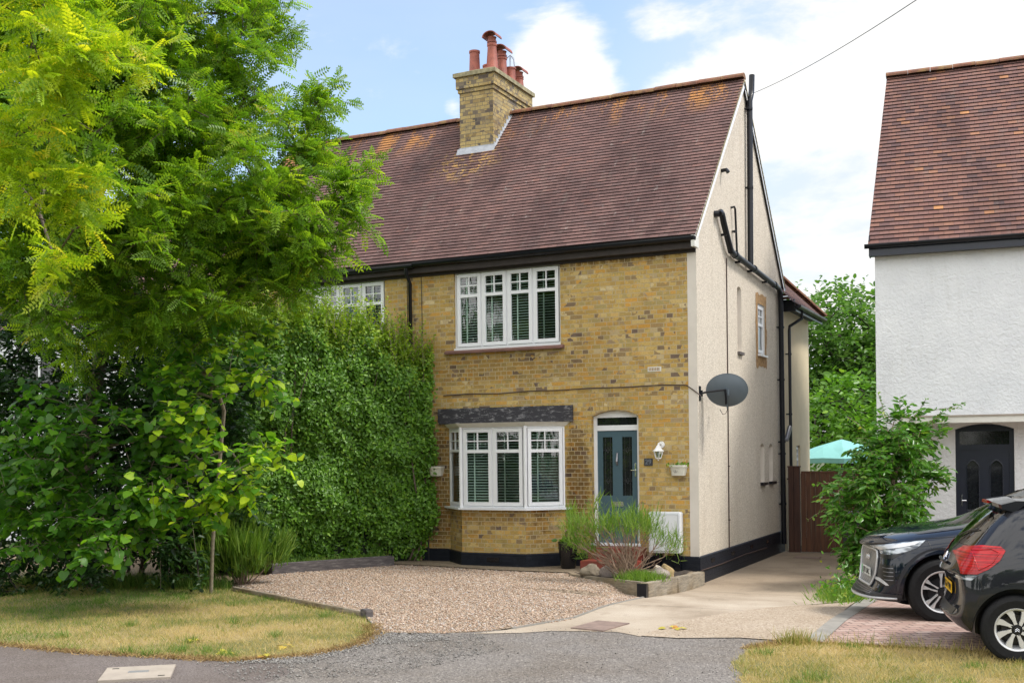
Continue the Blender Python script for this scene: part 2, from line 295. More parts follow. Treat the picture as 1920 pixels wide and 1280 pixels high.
def gravelly(name, cols, sc1, b=.5, stain=None):
    t = NT(name, rough=.95, spec=.2); v = t.coord()
    vo = t.n('TexVoronoi', Scale=sc1); t.l(v, vo.inputs['Vector'])
    c = t.ramp(vo.outputs['Color'], cols); g = t.noise(.9,6,.65,v)
    c = t.mix(t.ramp(g,[(.4,(0,0,0)),(.65,(.6,.6,.6))]), c, t.mix(1.,c,stain or (.7,.66,.6),'MULTIPLY'))
    t.col(c); t.bump(vo.outputs['Distance'], b, .012)
gravelly('gravel_bed', [(0, (0.102, 0.076, 0.055)), (0.35, (0.272, 0.212, 0.153)), (0.65, (0.383, 0.306, 0.23)), (1, (0.527, 0.451, 0.357))], 42, 1)
gravelly('washed_concrete', [(0, (0.204, 0.153, 0.111)), (0.4, (0.357, 0.289, 0.221)), (0.8, (0.425, 0.357, 0.281)), (1, (0.527, 0.459, 0.383))], 60, .6, (.8,.76,.70))
gravelly('old_asphalt', [(0,(.10,.09,.083)),(.4,(.175,.159,.148)),(.8,(.235,.215,.198)),(1,(.42,.385,.35))], 62, .7, (.74,.68,.60))
gravelly('asphalt', [(0,(.095,.08,.075)),(.5,(.155,.132,.125)),(.9,(.19,.165,.155)),(1,(.30,.27,.25))], 75, .5)
gravelly('path_concrete', [(0,(.16,.125,.085)),(.5,(.24,.19,.135)),(1,(.33,.27,.20))], 50, .5)
gravelly('dirt', [(0,(.10,.075,.05)),(.5,(.19,.145,.09)),(1,(.30,.24,.16))], 45, .6)
t = NT('lawn_base', rough=1); v = t.coord(); t.col(t.mix(t.ramp(t.noise(1.0,5,.6,v),[(.4,(0,0,0)),(.6,(1,1,1))]), t.ramp(t.noise(40,4,.6,v),[(.3,(.08,.09,.025)),(.7,(.19,.17,.06))]), t.ramp(t.noise(40,4,.6,v),[(.3,(.20,.15,.065)),(.7,(.38,.29,.13))])))
plain('earth_green', (.07,.08,.03), 1, var=.3, scale=1)
t = NT('block_paving', rough=.9, spec=.2); v = t.coord('Object'); 
mp = t.n('Mapping'); mp.inputs['Rotation'].default_value=(0,0,R(-32)); t.l(v, mp.inputs[0])
x = t.n('TexBrick', Scale=1, _offset=.5); x.inputs['Brick Width'].default_value=.2; x.inputs['Row Height'].default_value=.13; x.inputs['Mortar Size'].default_value=.007
x.inputs['Color1'].default_value=(0,0,0,1); x.inputs['Color2'].default_value=(1,1,1,1); t.l(mp.outputs[0], x.inputs['Vector'])
c = t.ramp(x.outputs['Color'],[(0,(.30,.20,.17)),(.5,(.36,.25,.21)),(1,(.40,.30,.26))]); c = t.mix(.4,c,t.ramp(t.noise(35,4,.7,v),[(.3,(.35,.35,.35)),(.7,(.65,.65,.65))]),'OVERLAY')
t.col(t.mix(x.outputs['Fac'],c,(.07,.055,.045))); t.bump(x.outputs['Fac'],-.6,.006)
plain('kerb_grey', (.24,.225,.20), .9, var=.2, scale=5, bump=.5)
plain('cover_concrete', (.33,.285,.24), .9, var=.15, scale=4, bump=.3); plain('cover_iron', (.21,.15,.125), .8, var=.25, scale=6, bump=.5)
plain('cover_metal', (.42,.42,.43), .4, .5)
# leaves: per-leaf value in attribute 'var' picks the leaf's colour
def leafmat(name, stops, trans, tw=.45, rough=.45, spec=.4):
    m = bpy.data.materials.new(name); m.use_nodes = True; nt = m.node_tree; N = nt.nodes.new; L = nt.links.new
    b = nt.nodes['Principled BSDF']; b.inputs['Roughness'].default_value = rough; b.inputs['Specular IOR Level'].default_value = spec
    a = N('ShaderNodeAttribute'); a.attribute_name = 'var'
    r = N('ShaderNodeValToRGB'); e = r.color_ramp.elements
    while len(e) < len(stops): e.new(.5)
    for i, (p, c) in enumerate(stops): e[i].position = p; e[i].color = (*c, 1)
    L(a.outputs['Fac'], r.inputs[0]); L(r.outputs[0], b.inputs['Base Color'])
    tl = N('ShaderNodeBsdfTranslucent'); mc = N('ShaderNodeMix'); mc.data_type = 'RGBA'; mc.blend_type = 'MULTIPLY'; mc.inputs[0].default_value = 1
    L(r.outputs[0], mc.inputs[6]); mc.inputs[7].default_value = (*trans, 1); L(mc.outputs[2], tl.inputs[0])
    mx = N('ShaderNodeMixShader'); mx.inputs[0].default_value = tw; L(b.outputs[0], mx.inputs[1]); L(tl.outputs[0], mx.inputs[2])
    L(mx.outputs[0], nt.nodes['Material Output'].inputs[0]); MATS[name] = m
leafmat('leaf_locust', [(0,(.065,.165,.013)),(.35,(.13,.255,.017)),(.7,(.215,.35,.02)),(.93,(.36,.45,.03)),(1,(.42,.26,.06))], (2.0,1.9,.9), .5)
leafmat('leaf_locust_sunlit', [(0,(.12,.24,.013)),(.4,(.24,.37,.016)),(.8,(.42,.50,.02)),(1,(.60,.48,.05))], (1.9,1.8,.8), .5)
leafmat('leaf_lime', [(0,(.03,.10,.012)),(.4,(.07,.19,.016)),(.75,(.17,.33,.02)),(1,(.42,.56,.03))], (1.8,1.9,.9), .45)
leafmat('leaf_hedge', [(0,(.06,.15,.014)),(.5,(.115,.25,.022)),(.8,(.18,.345,.03)),(1,(.32,.45,.05))], (1.4,1.6,.8), .3, .4)
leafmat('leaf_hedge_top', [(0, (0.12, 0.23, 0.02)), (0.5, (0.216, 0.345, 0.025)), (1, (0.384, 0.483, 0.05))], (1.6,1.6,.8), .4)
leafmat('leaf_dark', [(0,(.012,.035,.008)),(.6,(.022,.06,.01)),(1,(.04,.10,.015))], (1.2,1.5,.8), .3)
leafmat('leaf_far', [(0, (0.055, 0.132, 0.025)), (0.5, (0.099, 0.209, 0.035)), (1, (0.187, 0.319, 0.05))], (1.5,1.6,.9), .4)
leafmat('leaf_vine', [(0,(.04,.12,.018)),(.5,(.085,.22,.026)),(.85,(.14,.27,.03)),(1,(.36,.36,.05))], (1.4,1.6,.8), .35, .3)
leafmat('leaf_broom', [(0,(.08,.17,.02)),(.5,(.14,.26,.03)),(1,(.26,.36,.07))], (1.5,1.5,.8), .4)
leafmat('grass_blade', [(0,(.07,.17,.015)),(.35,(.16,.23,.028)),(.6,(.36,.31,.085)),(1,(.56,.43,.19))], (1.2,1.2,.9), .3, .7)
leafmat('grass_blade_green', [(0,(.07,.17,.02)),(.6,(.13,.25,.03)),(1,(.26,.32,.07))], (1.2,1.2,.9), .35, .6)
leafmat('pebble', [(0,(.09,.07,.055)),(.2,(.27,.175,.12)),(.45,(.42,.30,.215)),(.7,(.52,.41,.32)),(.88,(.36,.34,.33)),(1,(.70,.63,.56))], (1,1,1), .0, .75)
leafmat('pebble_grey', [(0,(.11,.10,.09)),(.5,(.20,.19,.18)),(1,(.36,.34,.31))], (1,1,1), .0, .8)
leafmat('leaf_litter', [(0,(.35,.30,.05)),(.6,(.55,.48,.06)),(1,(.45,.22,.05))], (1,1,1), .2, .7)
M = MATS
# ------------------------------------------------------------------ mesh helpers
COL = sc.collection
class MB:
    def __init__(s): s.v = []; s.f = []; s.mi = []
    def face(s, pts, mi=0):
        i = len(s.v); s.v += [tuple(p) for p in pts]; s.f.append(tuple(range(i, i+len(pts)))); s.mi.append(mi); return s
    def faces(s, vs, fs, mi=0):
        i = len(s.v); s.v += [tuple(p) for p in vs]
        for f in fs: s.f.append(tuple(a+i for a in f)); s.mi.append(mi)
        return s
    def box(s, x0, x1, y0, y1, z0, z1, mi=0):
        return s.faces([(x0,y0,z0),(x1,y0,z0),(x1,y1,z0),(x0,y1,z0),(x0,y0,z1),(x1,y0,z1),(x1,y1,z1),(x0,y1,z1)],
                       [(0,3,2,1),(4,5,6,7),(0,1,5,4),(1,2,6,5),(2,3,7,6),(3,0,4,7)], mi)
    def obox(s, p, q, w, h, up=(0,0,1), mi=0):
        "bar from p to q, w across, h along up"
        p, q = Vector(p), Vector(q); d = (q-p).normalized(); up = Vector(up); a = d.cross(up).normalized()*w/2; b = a.cross(d).normalized()*h/2
        vs = [p-a-b, p+a-b, p+a+b, p-a+b, q-a-b, q+a-b, q+a+b, q-a+b]
        return s.faces(vs, [(0,1,2,3),(7,6,5,4),(0,4,5,1),(1,5,6,2),(2,6,7,3),(3,7,4,0)], mi)
    def prism(s, poly, ext, mi=0):
        "poly: list of 3-d points, extruded by vector ext"
        n = len(poly); e = Vector(ext); a = [Vector(p) for p in poly]
        s.faces(a+[p+e for p in a], [tuple(range(n))[::-1], tuple(range(n, 2*n))]+[(i,(i+1)%n,(i+1)%n+n,i+n) for i in range(n)], mi); return s
    def tube(s, path, r, n=8, cap=True, mi=0):
        P = [Vector(p) for p in path]; rs = r if isinstance(r, (list, tuple)) else [r]*len(P)
        rings = []; ref = None
        for i, p in enumerate(P):
            d = ((P[min(i+1, len(P)-1)]-P[max(i-1, 0)])).normalized()
            if ref is None:
                ref = d.orthogonal().normalized()
            ref = (ref-d*ref.dot(d)); ref = ref.normalized() if ref.length > 1e-5 else d.orthogonal().normalized()
            b = d.cross(ref)
            rings.append([p+(ref*math.cos(2*math.pi*k/n)+b*math.sin(2*math.pi*k/n))*rs[i] for k in range(n)])
        vs = [v for rg in rings for v in rg]; fs = []
        for i in range(len(P)-1):
            for k in range(n): fs.append((i*n+k, i*n+(k+1)%n, (i+1)*n+(k+1)%n, (i+1)*n+k))
        if cap: fs += [tuple(range(n))[::-1], tuple(range((len(P)-1)*n, len(P)*n))]
        return s.faces(vs, fs, mi)
    def lathe(s, prof, c=(0,0,0), n=24, axis='z', mi=0):
        vs = []; c = Vector(c)
        for r, h in prof:
            for k in range(n):
                a = 2*math.pi*k/n; x, y = r*math.cos(a), r*math.sin(a)
                vs.append(c+Vector({'z': (x,y,h), 'y': (x,h,y), 'x': (h,x,y)}[axis]))
        fs = []
        for i in range(len(prof)-1):
            for k in range(n):
                q = (i*n+k, i*n+(k+1)%n, (i+1)*n+(k+1)%n, (i+1)*n+k); fs.append(q if axis != 'y' else q[::-1])
        return s.faces(vs, fs, mi)
    def build(s, name, mats, parent=None, smooth=False, bevel=0, autouv=True, recalc=False):
        me = bpy.data.meshes.new(name); me.from_pydata(s.v, [], s.f)
        mats = mats if isinstance(mats, (list, tuple)) else [mats]
        for m in mats: me.materials.append(MATS[m] if isinstance(m, str) else m)
        me.polygons.foreach_set('material_index', s.mi)
        me.update()
        if recalc or bevel:
            bm = bmesh.new(); bm.from_mesh(me); bmesh.ops.recalc_face_normals(bm, faces=bm.faces)
            if bevel:
                bmesh.ops.remove_doubles(bm, verts=bm.verts, dist=1e-5)
                es = [e for e in bm.edges if len(e.link_faces) == 2 and e.calc_face_angle(0) > .6]
                bmesh.ops.bevel(bm, geom=es, offset=bevel, segments=2, affect='EDGES', clamp_overlap=True)
            bm.to_mesh(me); bm.free()
        if autouv: planar_uv(me)
        if smooth: me.shade_smooth() if smooth is True else me.shade_auto_smooth(R(smooth)) if hasattr(me,'shade_auto_smooth') else sm_angle(me, smooth)
        o = bpy.data.objects.new(name, me); COL.objects.link(o)
        if parent: o.parent = parent
        return o
def sm_angle(me, deg):
    me.shade_smooth(); me.set_sharp_from_angle(angle=R(deg))
def planar_uv(me):
    uv = me.uv_layers.new(name='UVMap')
    nl = len(me.loops); co = np.empty(len(me.vertices)*3); me.vertices.foreach_get('co', co); co = co.reshape(-1,3)
    vi = np.empty(nl, int); me.loops.foreach_get('vertex_index', vi)
    nf = len(me.polygons); nrm = np.empty(nf*3); me.polygons.foreach_get('normal', nrm); nrm = nrm.reshape(-1,3)
    lt = np.empty(nf, int); me.polygons.foreach_get('loop_total', lt); N = np.repeat(nrm, lt, axis=0); P = co[vi]
    h = np.hypot(N[:,0], N[:,1]); horiz = np.abs(N[:,2]) > .75
    tx = np.where(h > 1e-4, -N[:,1]/np.maximum(h,1e-4), 1); ty = np.where(h > 1e-4, N[:,0]/np.maximum(h,1e-4), 0)
    u = P[:,0]*tx+P[:,1]*ty; v = P[:,2]
    u = np.where(horiz, P[:,0], u); v = np.where(horiz, P[:,1], v)
    uv.data.foreach_set('uv', np.stack([u, v], 1).astype(np.float32).ravel())
def tag(o, label=None, cat=None, group=None, kind=None):
    for k, v in (('label', label), ('category', cat), ('group', group), ('kind', kind)):
        if v: o[k] = v
    return o
def empty(name, loc, label, cat, group=None, rz=0):
    o = bpy.data.objects.new(name, None); COL.objects.link(o); o.location = loc; o.rotation_euler = (0,0,rz); o.empty_display_size = .2
    return tag(o, label, cat, group)
def wall(mb, outer, holes, fn, mi=0):
    "flat wall with holes: 2-d loops mapped to 3-d by fn"
    loops = [[Vector((a, b, 0)) for a, b in l] for l in [outer]+holes]
    tris = geometry.tessellate_polygon(loops); pts = [fn(p.x, p.y) for l in loops for p in l]
    i = len(mb.v); mb.v += [tuple(p) for p in pts]
    for t3 in tris: mb.f.append(tuple(a+i for a in t3)); mb.mi.append(mi)
def rect(x0, x1, z0, z1): return [(x0,z0),(x1,z0),(x1,z1),(x0,z1)]
def fixn(o, d):
    "turn every face of a flat wall to look along d"
    me = o.data; bm = bmesh.new(); bm.from_mesh(me); d = Vector(d)
    for f in bm.faces:
        if f.normal.dot(d) < 0: f.normal_flip()
    bm.to_mesh(me); bm.free(); return o
def text_mesh(txt, size, ext, name, mat, parent, M4):
    cu = bpy.data.curves.new('t', 'FONT'); cu.body = txt; cu.size = size; cu.extrude = ext; cu.align_x = 'CENTER'; cu.align_y = 'CENTER'; cu.resolution_u = 3
    to = bpy.data.objects.new('t', cu); COL.objects.link(to); dg = bpy.context.evaluated_depsgraph_get()
    me = bpy.data.meshes.new_from_object(to.evaluated_get(dg)); bpy.data.objects.remove(to); bpy.data.curves.remove(cu)
    me.transform(M4); me.materials.clear(); me.materials.append(M[mat]); o = bpy.data.objects.new(name, me); me.name = name; COL.objects.link(o); o.parent = parent; return o
# ------------------------------------------------------------------ ground
def S(t): t = min(1, max(0, t)); return t*t*(3-2*t)
def D(y): return -.04+.2*S((-.3-y)/4.5)
def G(x, y):
    # drive dips beside the house; the front garden stays level
    bx = -.35 if y > -2.7 else -.35+(-2.7-y)*.0
    w = S((bx-x)/.5) if y > -3 else S((bx-x)/1.6)
    b = D(y)*(1-w)+.165*w
    return b-.02*S((-9-y)/4)
def sheet(name, poly, mat, dz=0, step=.35, kind='structure', jag=0, zfn=None, label=None, thick=0):
    P = []
    for i, p in enumerate(poly):
        q = poly[(i+1) % len(poly)]; L = math.dist(p, q); n = max(1, int(L/.12)) if jag else 1
        for k in range(n):
            x = p[0]+(q[0]-p[0])*k/n; y = p[1]+(q[1]-p[1])*k/n
            if jag:
                a = noise.noise(Vector((x*3.1, y*3.1, 5)))*jag+noise.noise(Vector((x*9, y*9, 2)))*jag*.5; b = noise.noise(Vector((x*3.1, y*3.1, 9)))*jag+noise.noise(Vector((x*9, y*9, 7)))*jag*.5
                x += a; y += b
            P.append((x, y))
    bm = bmesh.new(); bm.faces.new([bm.verts.new((x, y, 0)) for x, y in P])
    bmesh.ops.triangulate(bm, faces=bm.faces)
    xs = [p[0] for p in P]; ys = [p[1] for p in P]
    if (max(xs)-min(xs))/step < 400:
        for ax, lo, hi in ((0, min(xs), max(xs)), (1, min(ys), max(ys))):
            c = math.floor(lo/step)*step+step
            while c < hi:
                no = (1,0,0) if ax == 0 else (0,1,0); co = (c,0,0) if ax == 0 else (0,c,0)
                bmesh.ops.bisect_plane(bm, geom=bm.verts[:]+bm.edges[:]+bm.faces[:], plane_co=co, plane_no=no); c += step
    for v in bm.verts: v.co.z = (zfn or G)(v.co.x, v.co.y)+dz
    bmesh.ops.recalc_face_normals(bm, faces=bm.faces)
    for f in bm.faces:
        if f.normal.z < 0: f.normal_flip()
    me = bpy.data.meshes.new(name); bm.to_mesh(me); bm.free(); me.materials.append(M[mat]); planar_uv(me)
    if thick is not None: me.shade_smooth()
    o = bpy.data.objects.new(name, me); COL.objects.link(o)
    if kind: o['kind'] = kind
    return o
def poly_in(P, x, y):
    c = False; j = len(P)-1
    for i in range(len(P)):
        if (P[i][1] > y) != (P[j][1] > y) and x < (P[j][0]-P[i][0])*(y-P[i][1])/(P[j][1]-P[i][1])+P[i][0]: c = not c
        j = i
    return c
# far ground reaches the horizon; near ground follows G
def gfar(name):
    mb = MB(); n = 64; ang = [2*math.pi*i/n for i in range(n)]
    rs = [14, 40, 120, 500, 1500]
    for a, b in zip(rs, rs[1:]):
        for i in range(n):
            j = (i+1) % n
            z = -.12
            mb.face([(a*math.cos(ang[i]), a*math.sin(ang[i]), z), (b*math.cos(ang[i]), b*math.sin(ang[i]), z), (b*math.cos(ang[j]), b*math.sin(ang[j]), z), (a*math.cos(ang[j]), a*math.sin(ang[j]), z)])
    mb.face([(14*math.cos(a), 14*math.sin(a), -.12) for a in ang])
    return tag(mb.build(name, 'earth_green'), kind='structure')
gfar('ground')
sheet('earth', [(-16,-13),(12,-13),(12,12),(-16,12)], 'dirt', -.012, .5)
SL = 1.0
LAWN_L = [(-16,-9.2),(-4.95,-9.35),(-3.75,-9.38),(-2.62,-9.23),(-1.9,-9.15),(-1.45,-8.6),(-1.35,-7.9),(-1.55,-7.3),(-1.95,-6.75),(-2.3,-6.3),(-3.0,-5.95),(-4.2,-5.4),(-5.69,-4.72),(-6.3,-3.9),(-8,-4.3),(-16,-4.6)]
GRAVEL = [(-5.69,-4.72),(-4.2,-5.4),(-3.0,-5.95),(-2.3,-6.3),(-1.9,-6.75),(-1.55,-7.15),(-.9,-6.95),(-.5,-6.6),(.05,-5.6),(-.02,-4.2),(-.07,-2.6),(-.9,-1.95),(-1.75,-1.28),(-1.9,-.98),(-3.2,-.98),(-4.6,-.75),(-5.3,-.72),(-6.5,-2.7),(-6.4,-3.8)]
FOOT = [(-16,-9.25),(-4.95,-9.35),(-3.75,-9.38),(-2.62,-9.23),(-1.9,-9.15),(-1.5,-8.9),(-1.1,-9.4),(-.7,-11),(-.5,-13),(-16,-13)]
APRON = [(-1.7,-8.9),(-1.5,-8.2),(-1.5,-7.5),(-1.1,-6.95),(-.6,-6.6),(-.1,-6.3),(.16,-6.1),(.86,-5.9),(1.5,-6.0),(2.4,-5.8),(2.8,-6.4),(2.8,-7.4),(3.05,-8.2),(3.2,-9),(3,-13),(-.5,-13),(-.7,-11),(-1.1,-9.4)]
DRIVE = [(-.6,-6.87),(-.1,-6.6),(.16,-6.35),(.86,-6.15),(1.2,-6.35),(1.28,-5.2),(2.6,-1.4),(2.5,6.3),(.0,6.3),(.0,-.2),(-.02,-2.6),(.0,-4.2),(.02,-5.4),(-.35,-6.5)]
WASH = [(1.2,-6.32),(1.28,-5.2),(1.9,-3.35),(2.68,-1.6),(2.84,-3.5),(2.87,-6.05),(2.2,-6.05),(1.6,-6.3)]
PAVE = [(3.05,-6.0),(3.02,-3.5),(2.94,-1.9),(2.9,.5),(3.0,2.6),(12,2.6),(12,-5.4),(4.93,-5.9)]
KERB = [(2.86,-6.05),(2.84,-3.5),(2.72,-1.7),(2.75,.5),(2.9,.5),(2.94,-1.9),(3.02,-3.5),(3.05,-6.0)]
LAWN_R = [(2.45,-6.5),(2.7,-6.10),(2.9,-6.05),(5,-5.95),(12,-5.45),(12,-13),(3,-13),(2.95,-9),(2.75,-8.2),(2.5,-7.4)]
sheet('lawn', LAWN_L, 'lawn_base', .012, .3, jag=.12)
sheet('gravel_yard', GRAVEL, 'gravel_bed', .010, .3, jag=.02)
sheet('pavement', FOOT, 'asphalt', .006, .5, jag=.03)
sheet('road_apron', APRON, 'old_asphalt', .008, .4, jag=.12)
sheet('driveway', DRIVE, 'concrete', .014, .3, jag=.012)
sheet('washed_drive', WASH, 'washed_concrete', .018, .3, jag=.02)
sheet('paved_drive', PAVE, 'block_paving', .016, .3)
sheet('drive_kerb', KERB, 'kerb_grey', .021, .3)
sheet('verge', LAWN_R, 'lawn_base', .012, .3, jag=.08)
sheet('front_path', [(-6.0,.0),(-5.45,-.75),(-4.6,-.78),(-3.2,-1.0),(-1.9,-1.0),(-1.75,-1.2),(-1.2,-1.2),(-.35,-1.2),(-.02,-.9),(-.02,.02),(-5.2,.05),(-6.0,.3)], 'path_concrete', .0, .3, zfn=lambda x, y: .20 if x < -.4 else .20-.02)
# gravel edge rail, drive joint lines, covers
def strip(name, pts, w, h, mat, label, cat, parent=None, z0=None, group=None):
    mb = MB()
    for i in range(len(pts)-1):
        (x0, y0), (x1, y1) = pts[i], pts[i+1]; d = Vector((x1-x0, y1-y0, 0)).normalized(); n = Vector((-d.y, d.x, 0))*w/2
        za, zb = G(x0, y0)+.01, G(x1, y1)+.01
        if z0 is not None: za = zb = z0
        a, b = Vector((x0, y0, 0)), Vector((x1, y1, 0))
        vs = [a-n, b-n, b+n, a+n]
        mb.faces([(vs[0].x,vs[0].y,za-.15),(vs[1].x,vs[1].y,zb-.15),(vs[2].x,vs[2].y,zb-.15),(vs[3].x,vs[3].y,za-.15),(vs[0].x,vs[0].y,za+h),(vs[1].x,vs[1].y,zb+h),(vs[2].x,vs[2].y,zb+h),(vs[3].x,vs[3].y,za+h)],
                 [(0,3,2,1),(4,5,6,7),(0,1,5,4),(1,2,6,5),(2,3,7,6),(3,0,4,7)])
    return tag(mb.build(name, mat, parent, bevel=.008), label, cat, group)
strip('edging_board', [(-5.65,-4.72),(-4.2,-5.38),(-3.0,-5.93),(-2.42,-6.2)], .07, .06, 'sleeper_wood', 'low weathered timber edging board between dry lawn and gravel', 'edging')
o = strip('edging_block', [(-2.40,-6.21),(-2.26,-6.30)], .10, .10, 'sleeper_dark', 'short broken dark timber end lying at the corner of the dry lawn', 'edging')
strip('edging_strip', [(-.03,-2.66),(.0,-4.2),(.03,-5.4),(-.3,-6.4)], .035, .022, 'kerb_grey', 'thin flush edging strip between gravel and concrete driveway', 'edging')
strip('long_sleeper', [(-6.55,-2.72),(-5.38,-.78)], .2, .17, 'sleeper_dark', 'long dark grey railway sleeper lying along the foot of the tall hedge', 'sleeper')
# raised bed sleepers
bed = empty('raised_bed', (-.1,-2.6,.05), 'low raised bed edged with weathered timber sleepers in front of the door', 'flower bed')
def local(o, t):
    o.parent = t; o.matrix_parent_inverse = t.matrix_basis.inverted() if t.rotation_euler.z == 0 else Matrix.LocRotScale(t.location, t.rotation_euler, None).inverted(); return o
def sl(p, q, w, mat, name='sleeper'):
    p, q = Vector(p), Vector(q); mb = MB(); mb.obox((p.x,p.y,p.z-.16), (q.x,q.y,q.z-.16), w, .32)
    o = mb.build(name, mat, None, bevel=.01); return local(o, bed)
sl((-.10,-2.50,.28), (-1.75,-1.24,.205), .09, 'sleeper_wood')
sl((-.045,-2.62,.275), (.02,-1.45,.25), .13, 'sleeper_wood')
sl((.022,-1.445,.235), (.04,-.07,.19), .13, 'sleeper_wood')
o = MB().box(-.125,.015,-2.70,-2.63,.0,.278).build('sleeper_end', 'black_plastic'); local(o, bed)
o = sheet('soil', [(-1.7,-1.24),(-.12,-2.45),(-.03,-2.4),(.0,-.35),(-.6,-.75),(-1.3,-1.1)], 'soil', 0, .12, kind=None, zfn=lambda x, y: .225+.03*noise.noise(Vector((x*5,y*5,0)))); local(o, bed)
# ------------------------------------------------------------------ the brick semi (x -5.2..0) and its attached twin (x -10.4..-5.2)
EZ, WY, RX, RY, RZ = 5.63, 6.36, .05, 3.19, 9.13     # eave z, depth, verge overhang, ridge y, ridge z
PITCH = (RZ-EZ)/(RY+.17)
def roof_courses(mb, x0, x1, y0, z0, y1, z1, dx=.6, gauge=.1, fn=None, mi=0, lip=1, t=.017, uoff=0, clip=None):
    "plain tile courses climbing from (y0,z0) to (y1,z1); every course is a slab with its own lip"
    L = math.hypot(y1-y0, z1-z0); n = max(1, round(L/gauge)); dy, dz = (y1-y0)/n, (z1-z0)/n
    d = Vector((0, y1-y0, z1-z0)).normalized(); nr = Vector((0, -d.z, d.y)) if y1 > y0 else Vector((0, -d.z, d.y))
    if nr.z < 0: nr = -nr
    uvs = []
    for i in range(n):
        a0, b0 = (clip(i/n) if clip else (x0, x1)); m = max(1, int((b0-a0)/dx))
        for k in range(m):
            xa, xb = a0+(b0-a0)*k/m, a0+(b0-a0)*(k+1)/m
            def P(x, j, up):
                w = .009*noise.noise(Vector((x*.7, j*.31, 3)))+.005*noise.noise(Vector((x*2.9, j*1.7, 8)))
                s = .03*noise.noise(Vector((x*.22, j*.035, 1)))
                return Vector((x, y0+dy*j, z0+dz*j))+nr*(up+w+s)
            a, b = P(xa, i, t), P(xb, i, t); c, e = P(xb, i+1, 0.002), P(xa, i+1, 0.002); f, g = P(xa, i, -.016), P(xb, i, -.016)
            if fn: a, b, c, e, f, g = [Vector(fn(p)) for p in (a, b, c, e, f, g)]
            flip = (b-a).cross(e-a).z < 0
            mb.face([a,b,c,e] if not flip else [e,c,b,a], mi); v0, v1 = GAUGE*i+.0004, GAUGE*(i+1)-.0004; uvs.append([(xa+uoff, v0), (xb+uoff, v0), (xb+uoff, v1), (xa+uoff, v1)] if not flip else [(xa+uoff, v1), (xb+uoff, v1), (xb+uoff, v0), (xa+uoff, v0)])
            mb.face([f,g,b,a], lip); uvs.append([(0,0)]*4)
    return uvs
def setuv(o, uvs):
    me = o.data; l = me.uv_layers.new(name='UVMap') if not me.uv_layers else me.uv_layers[0]
    l.data.foreach_set('uv', np.array([c for f in uvs for c in f], np.float32).ravel())
def ridge_tiles(p, q, r, parent, fn=None):
    p, q = Vector(p), Vector(q); L = (q-p).length; n = int(L/.42); d = (q-p)/n; mb = MB(); up = Vector((0,0,1)); side = d.normalized().cross(up).normalized(); up = side.cross(d.normalized())
    for i in range(n):
        j = random.uniform(-.006, .008); a = p+d*i+up*j; b = p+d*(i+.985)+up*(j+random.uniform(-.006,.006)); m = 8
        for rr, s in ((r, 1), (r-.018, -1)):
            ring = lambda c: [c+side*math.cos(math.pi*k/m)*rr+up*(math.sin(math.pi*k/m)*rr*.85) for k in range(m+1)]
            A, B = ring(a), ring(b)
            for k in range(m):
                f = [A[k],A[k+1],B[k+1],B[k]]; mb.face(f if s > 0 else f[::-1])
        for c in (a, b):
            o = [c+side*math.cos(math.pi*k/m)*r+up*(math.sin(math.pi*k/m)*r*.85) for k in range(m+1)]; mb.face(o)
    return mb.build('ridge_tiles', 'ridge_clay', parent)

house = empty('brick_house', (0,0,0), 'yellow brick semi-detached house with bay window, teal front door and pebbledash side wall', 'house')
twin = empty('brick_house', (-5.2,0,0), 'attached left half of the yellow brick pair, mostly hidden behind the tall hedge and tree', 'house')
def H(o): return local(o, house)
def T(o): return local(o, twin)
# --- openings of the front
DOOR = (-1.86,-1.02,.50,2.74); W1 = (-4.49,-2.41,4.0,5.53)
def arch_loop(x0, x1, z0, z1, rise, n=8):
    return [(x0,z0),(x1,z0)]+[(x1+(x0-x1)*k/n, z1+rise*(1-(2*k/n-1)**2)) for k in range(n+1)]
door_loop = arch_loop(DOOR[0], DOOR[1], DOOR[2], DOOR[3], .1)
bay_hole = rect(-4.56,-2.38,1.18,2.70)
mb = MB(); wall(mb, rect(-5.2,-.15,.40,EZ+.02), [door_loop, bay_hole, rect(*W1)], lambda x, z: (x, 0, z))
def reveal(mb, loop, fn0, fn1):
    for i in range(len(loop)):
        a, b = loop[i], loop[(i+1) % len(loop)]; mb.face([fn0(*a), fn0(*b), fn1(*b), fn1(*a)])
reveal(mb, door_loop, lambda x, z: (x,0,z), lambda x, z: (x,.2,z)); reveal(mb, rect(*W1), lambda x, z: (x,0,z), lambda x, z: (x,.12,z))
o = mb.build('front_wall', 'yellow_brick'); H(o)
# soldier arch over the door: a slightly proud ring of voussoirs
mb = MB(); n = 13; cx_ = (DOOR[0]+DOOR[1])/2
for k in range(n):
    f0, f1 = k/n+.006, (k+1)/n-.006
    def q(f, up):
        x = DOOR[0]-.06+(DOOR[1]-DOOR[0]+.12)*f; u = 2*f-1; z = DOOR[3]+.1*(1-u*u)+.008
        return Vector((x+u*.05*up/.22, 0, z+up*(1-.04*u*u)))
    mb.prism([q(f0,0)+Vector((0,-.004,0)), q(f1,0)+Vector((0,-.004,0)), q(f1,.215)+Vector((0,-.004,0)), q(f0,.215)+Vector((0,-.004,0))], (0,.003,0))
H(mb.build('door_arch', 'yellow_brick'))
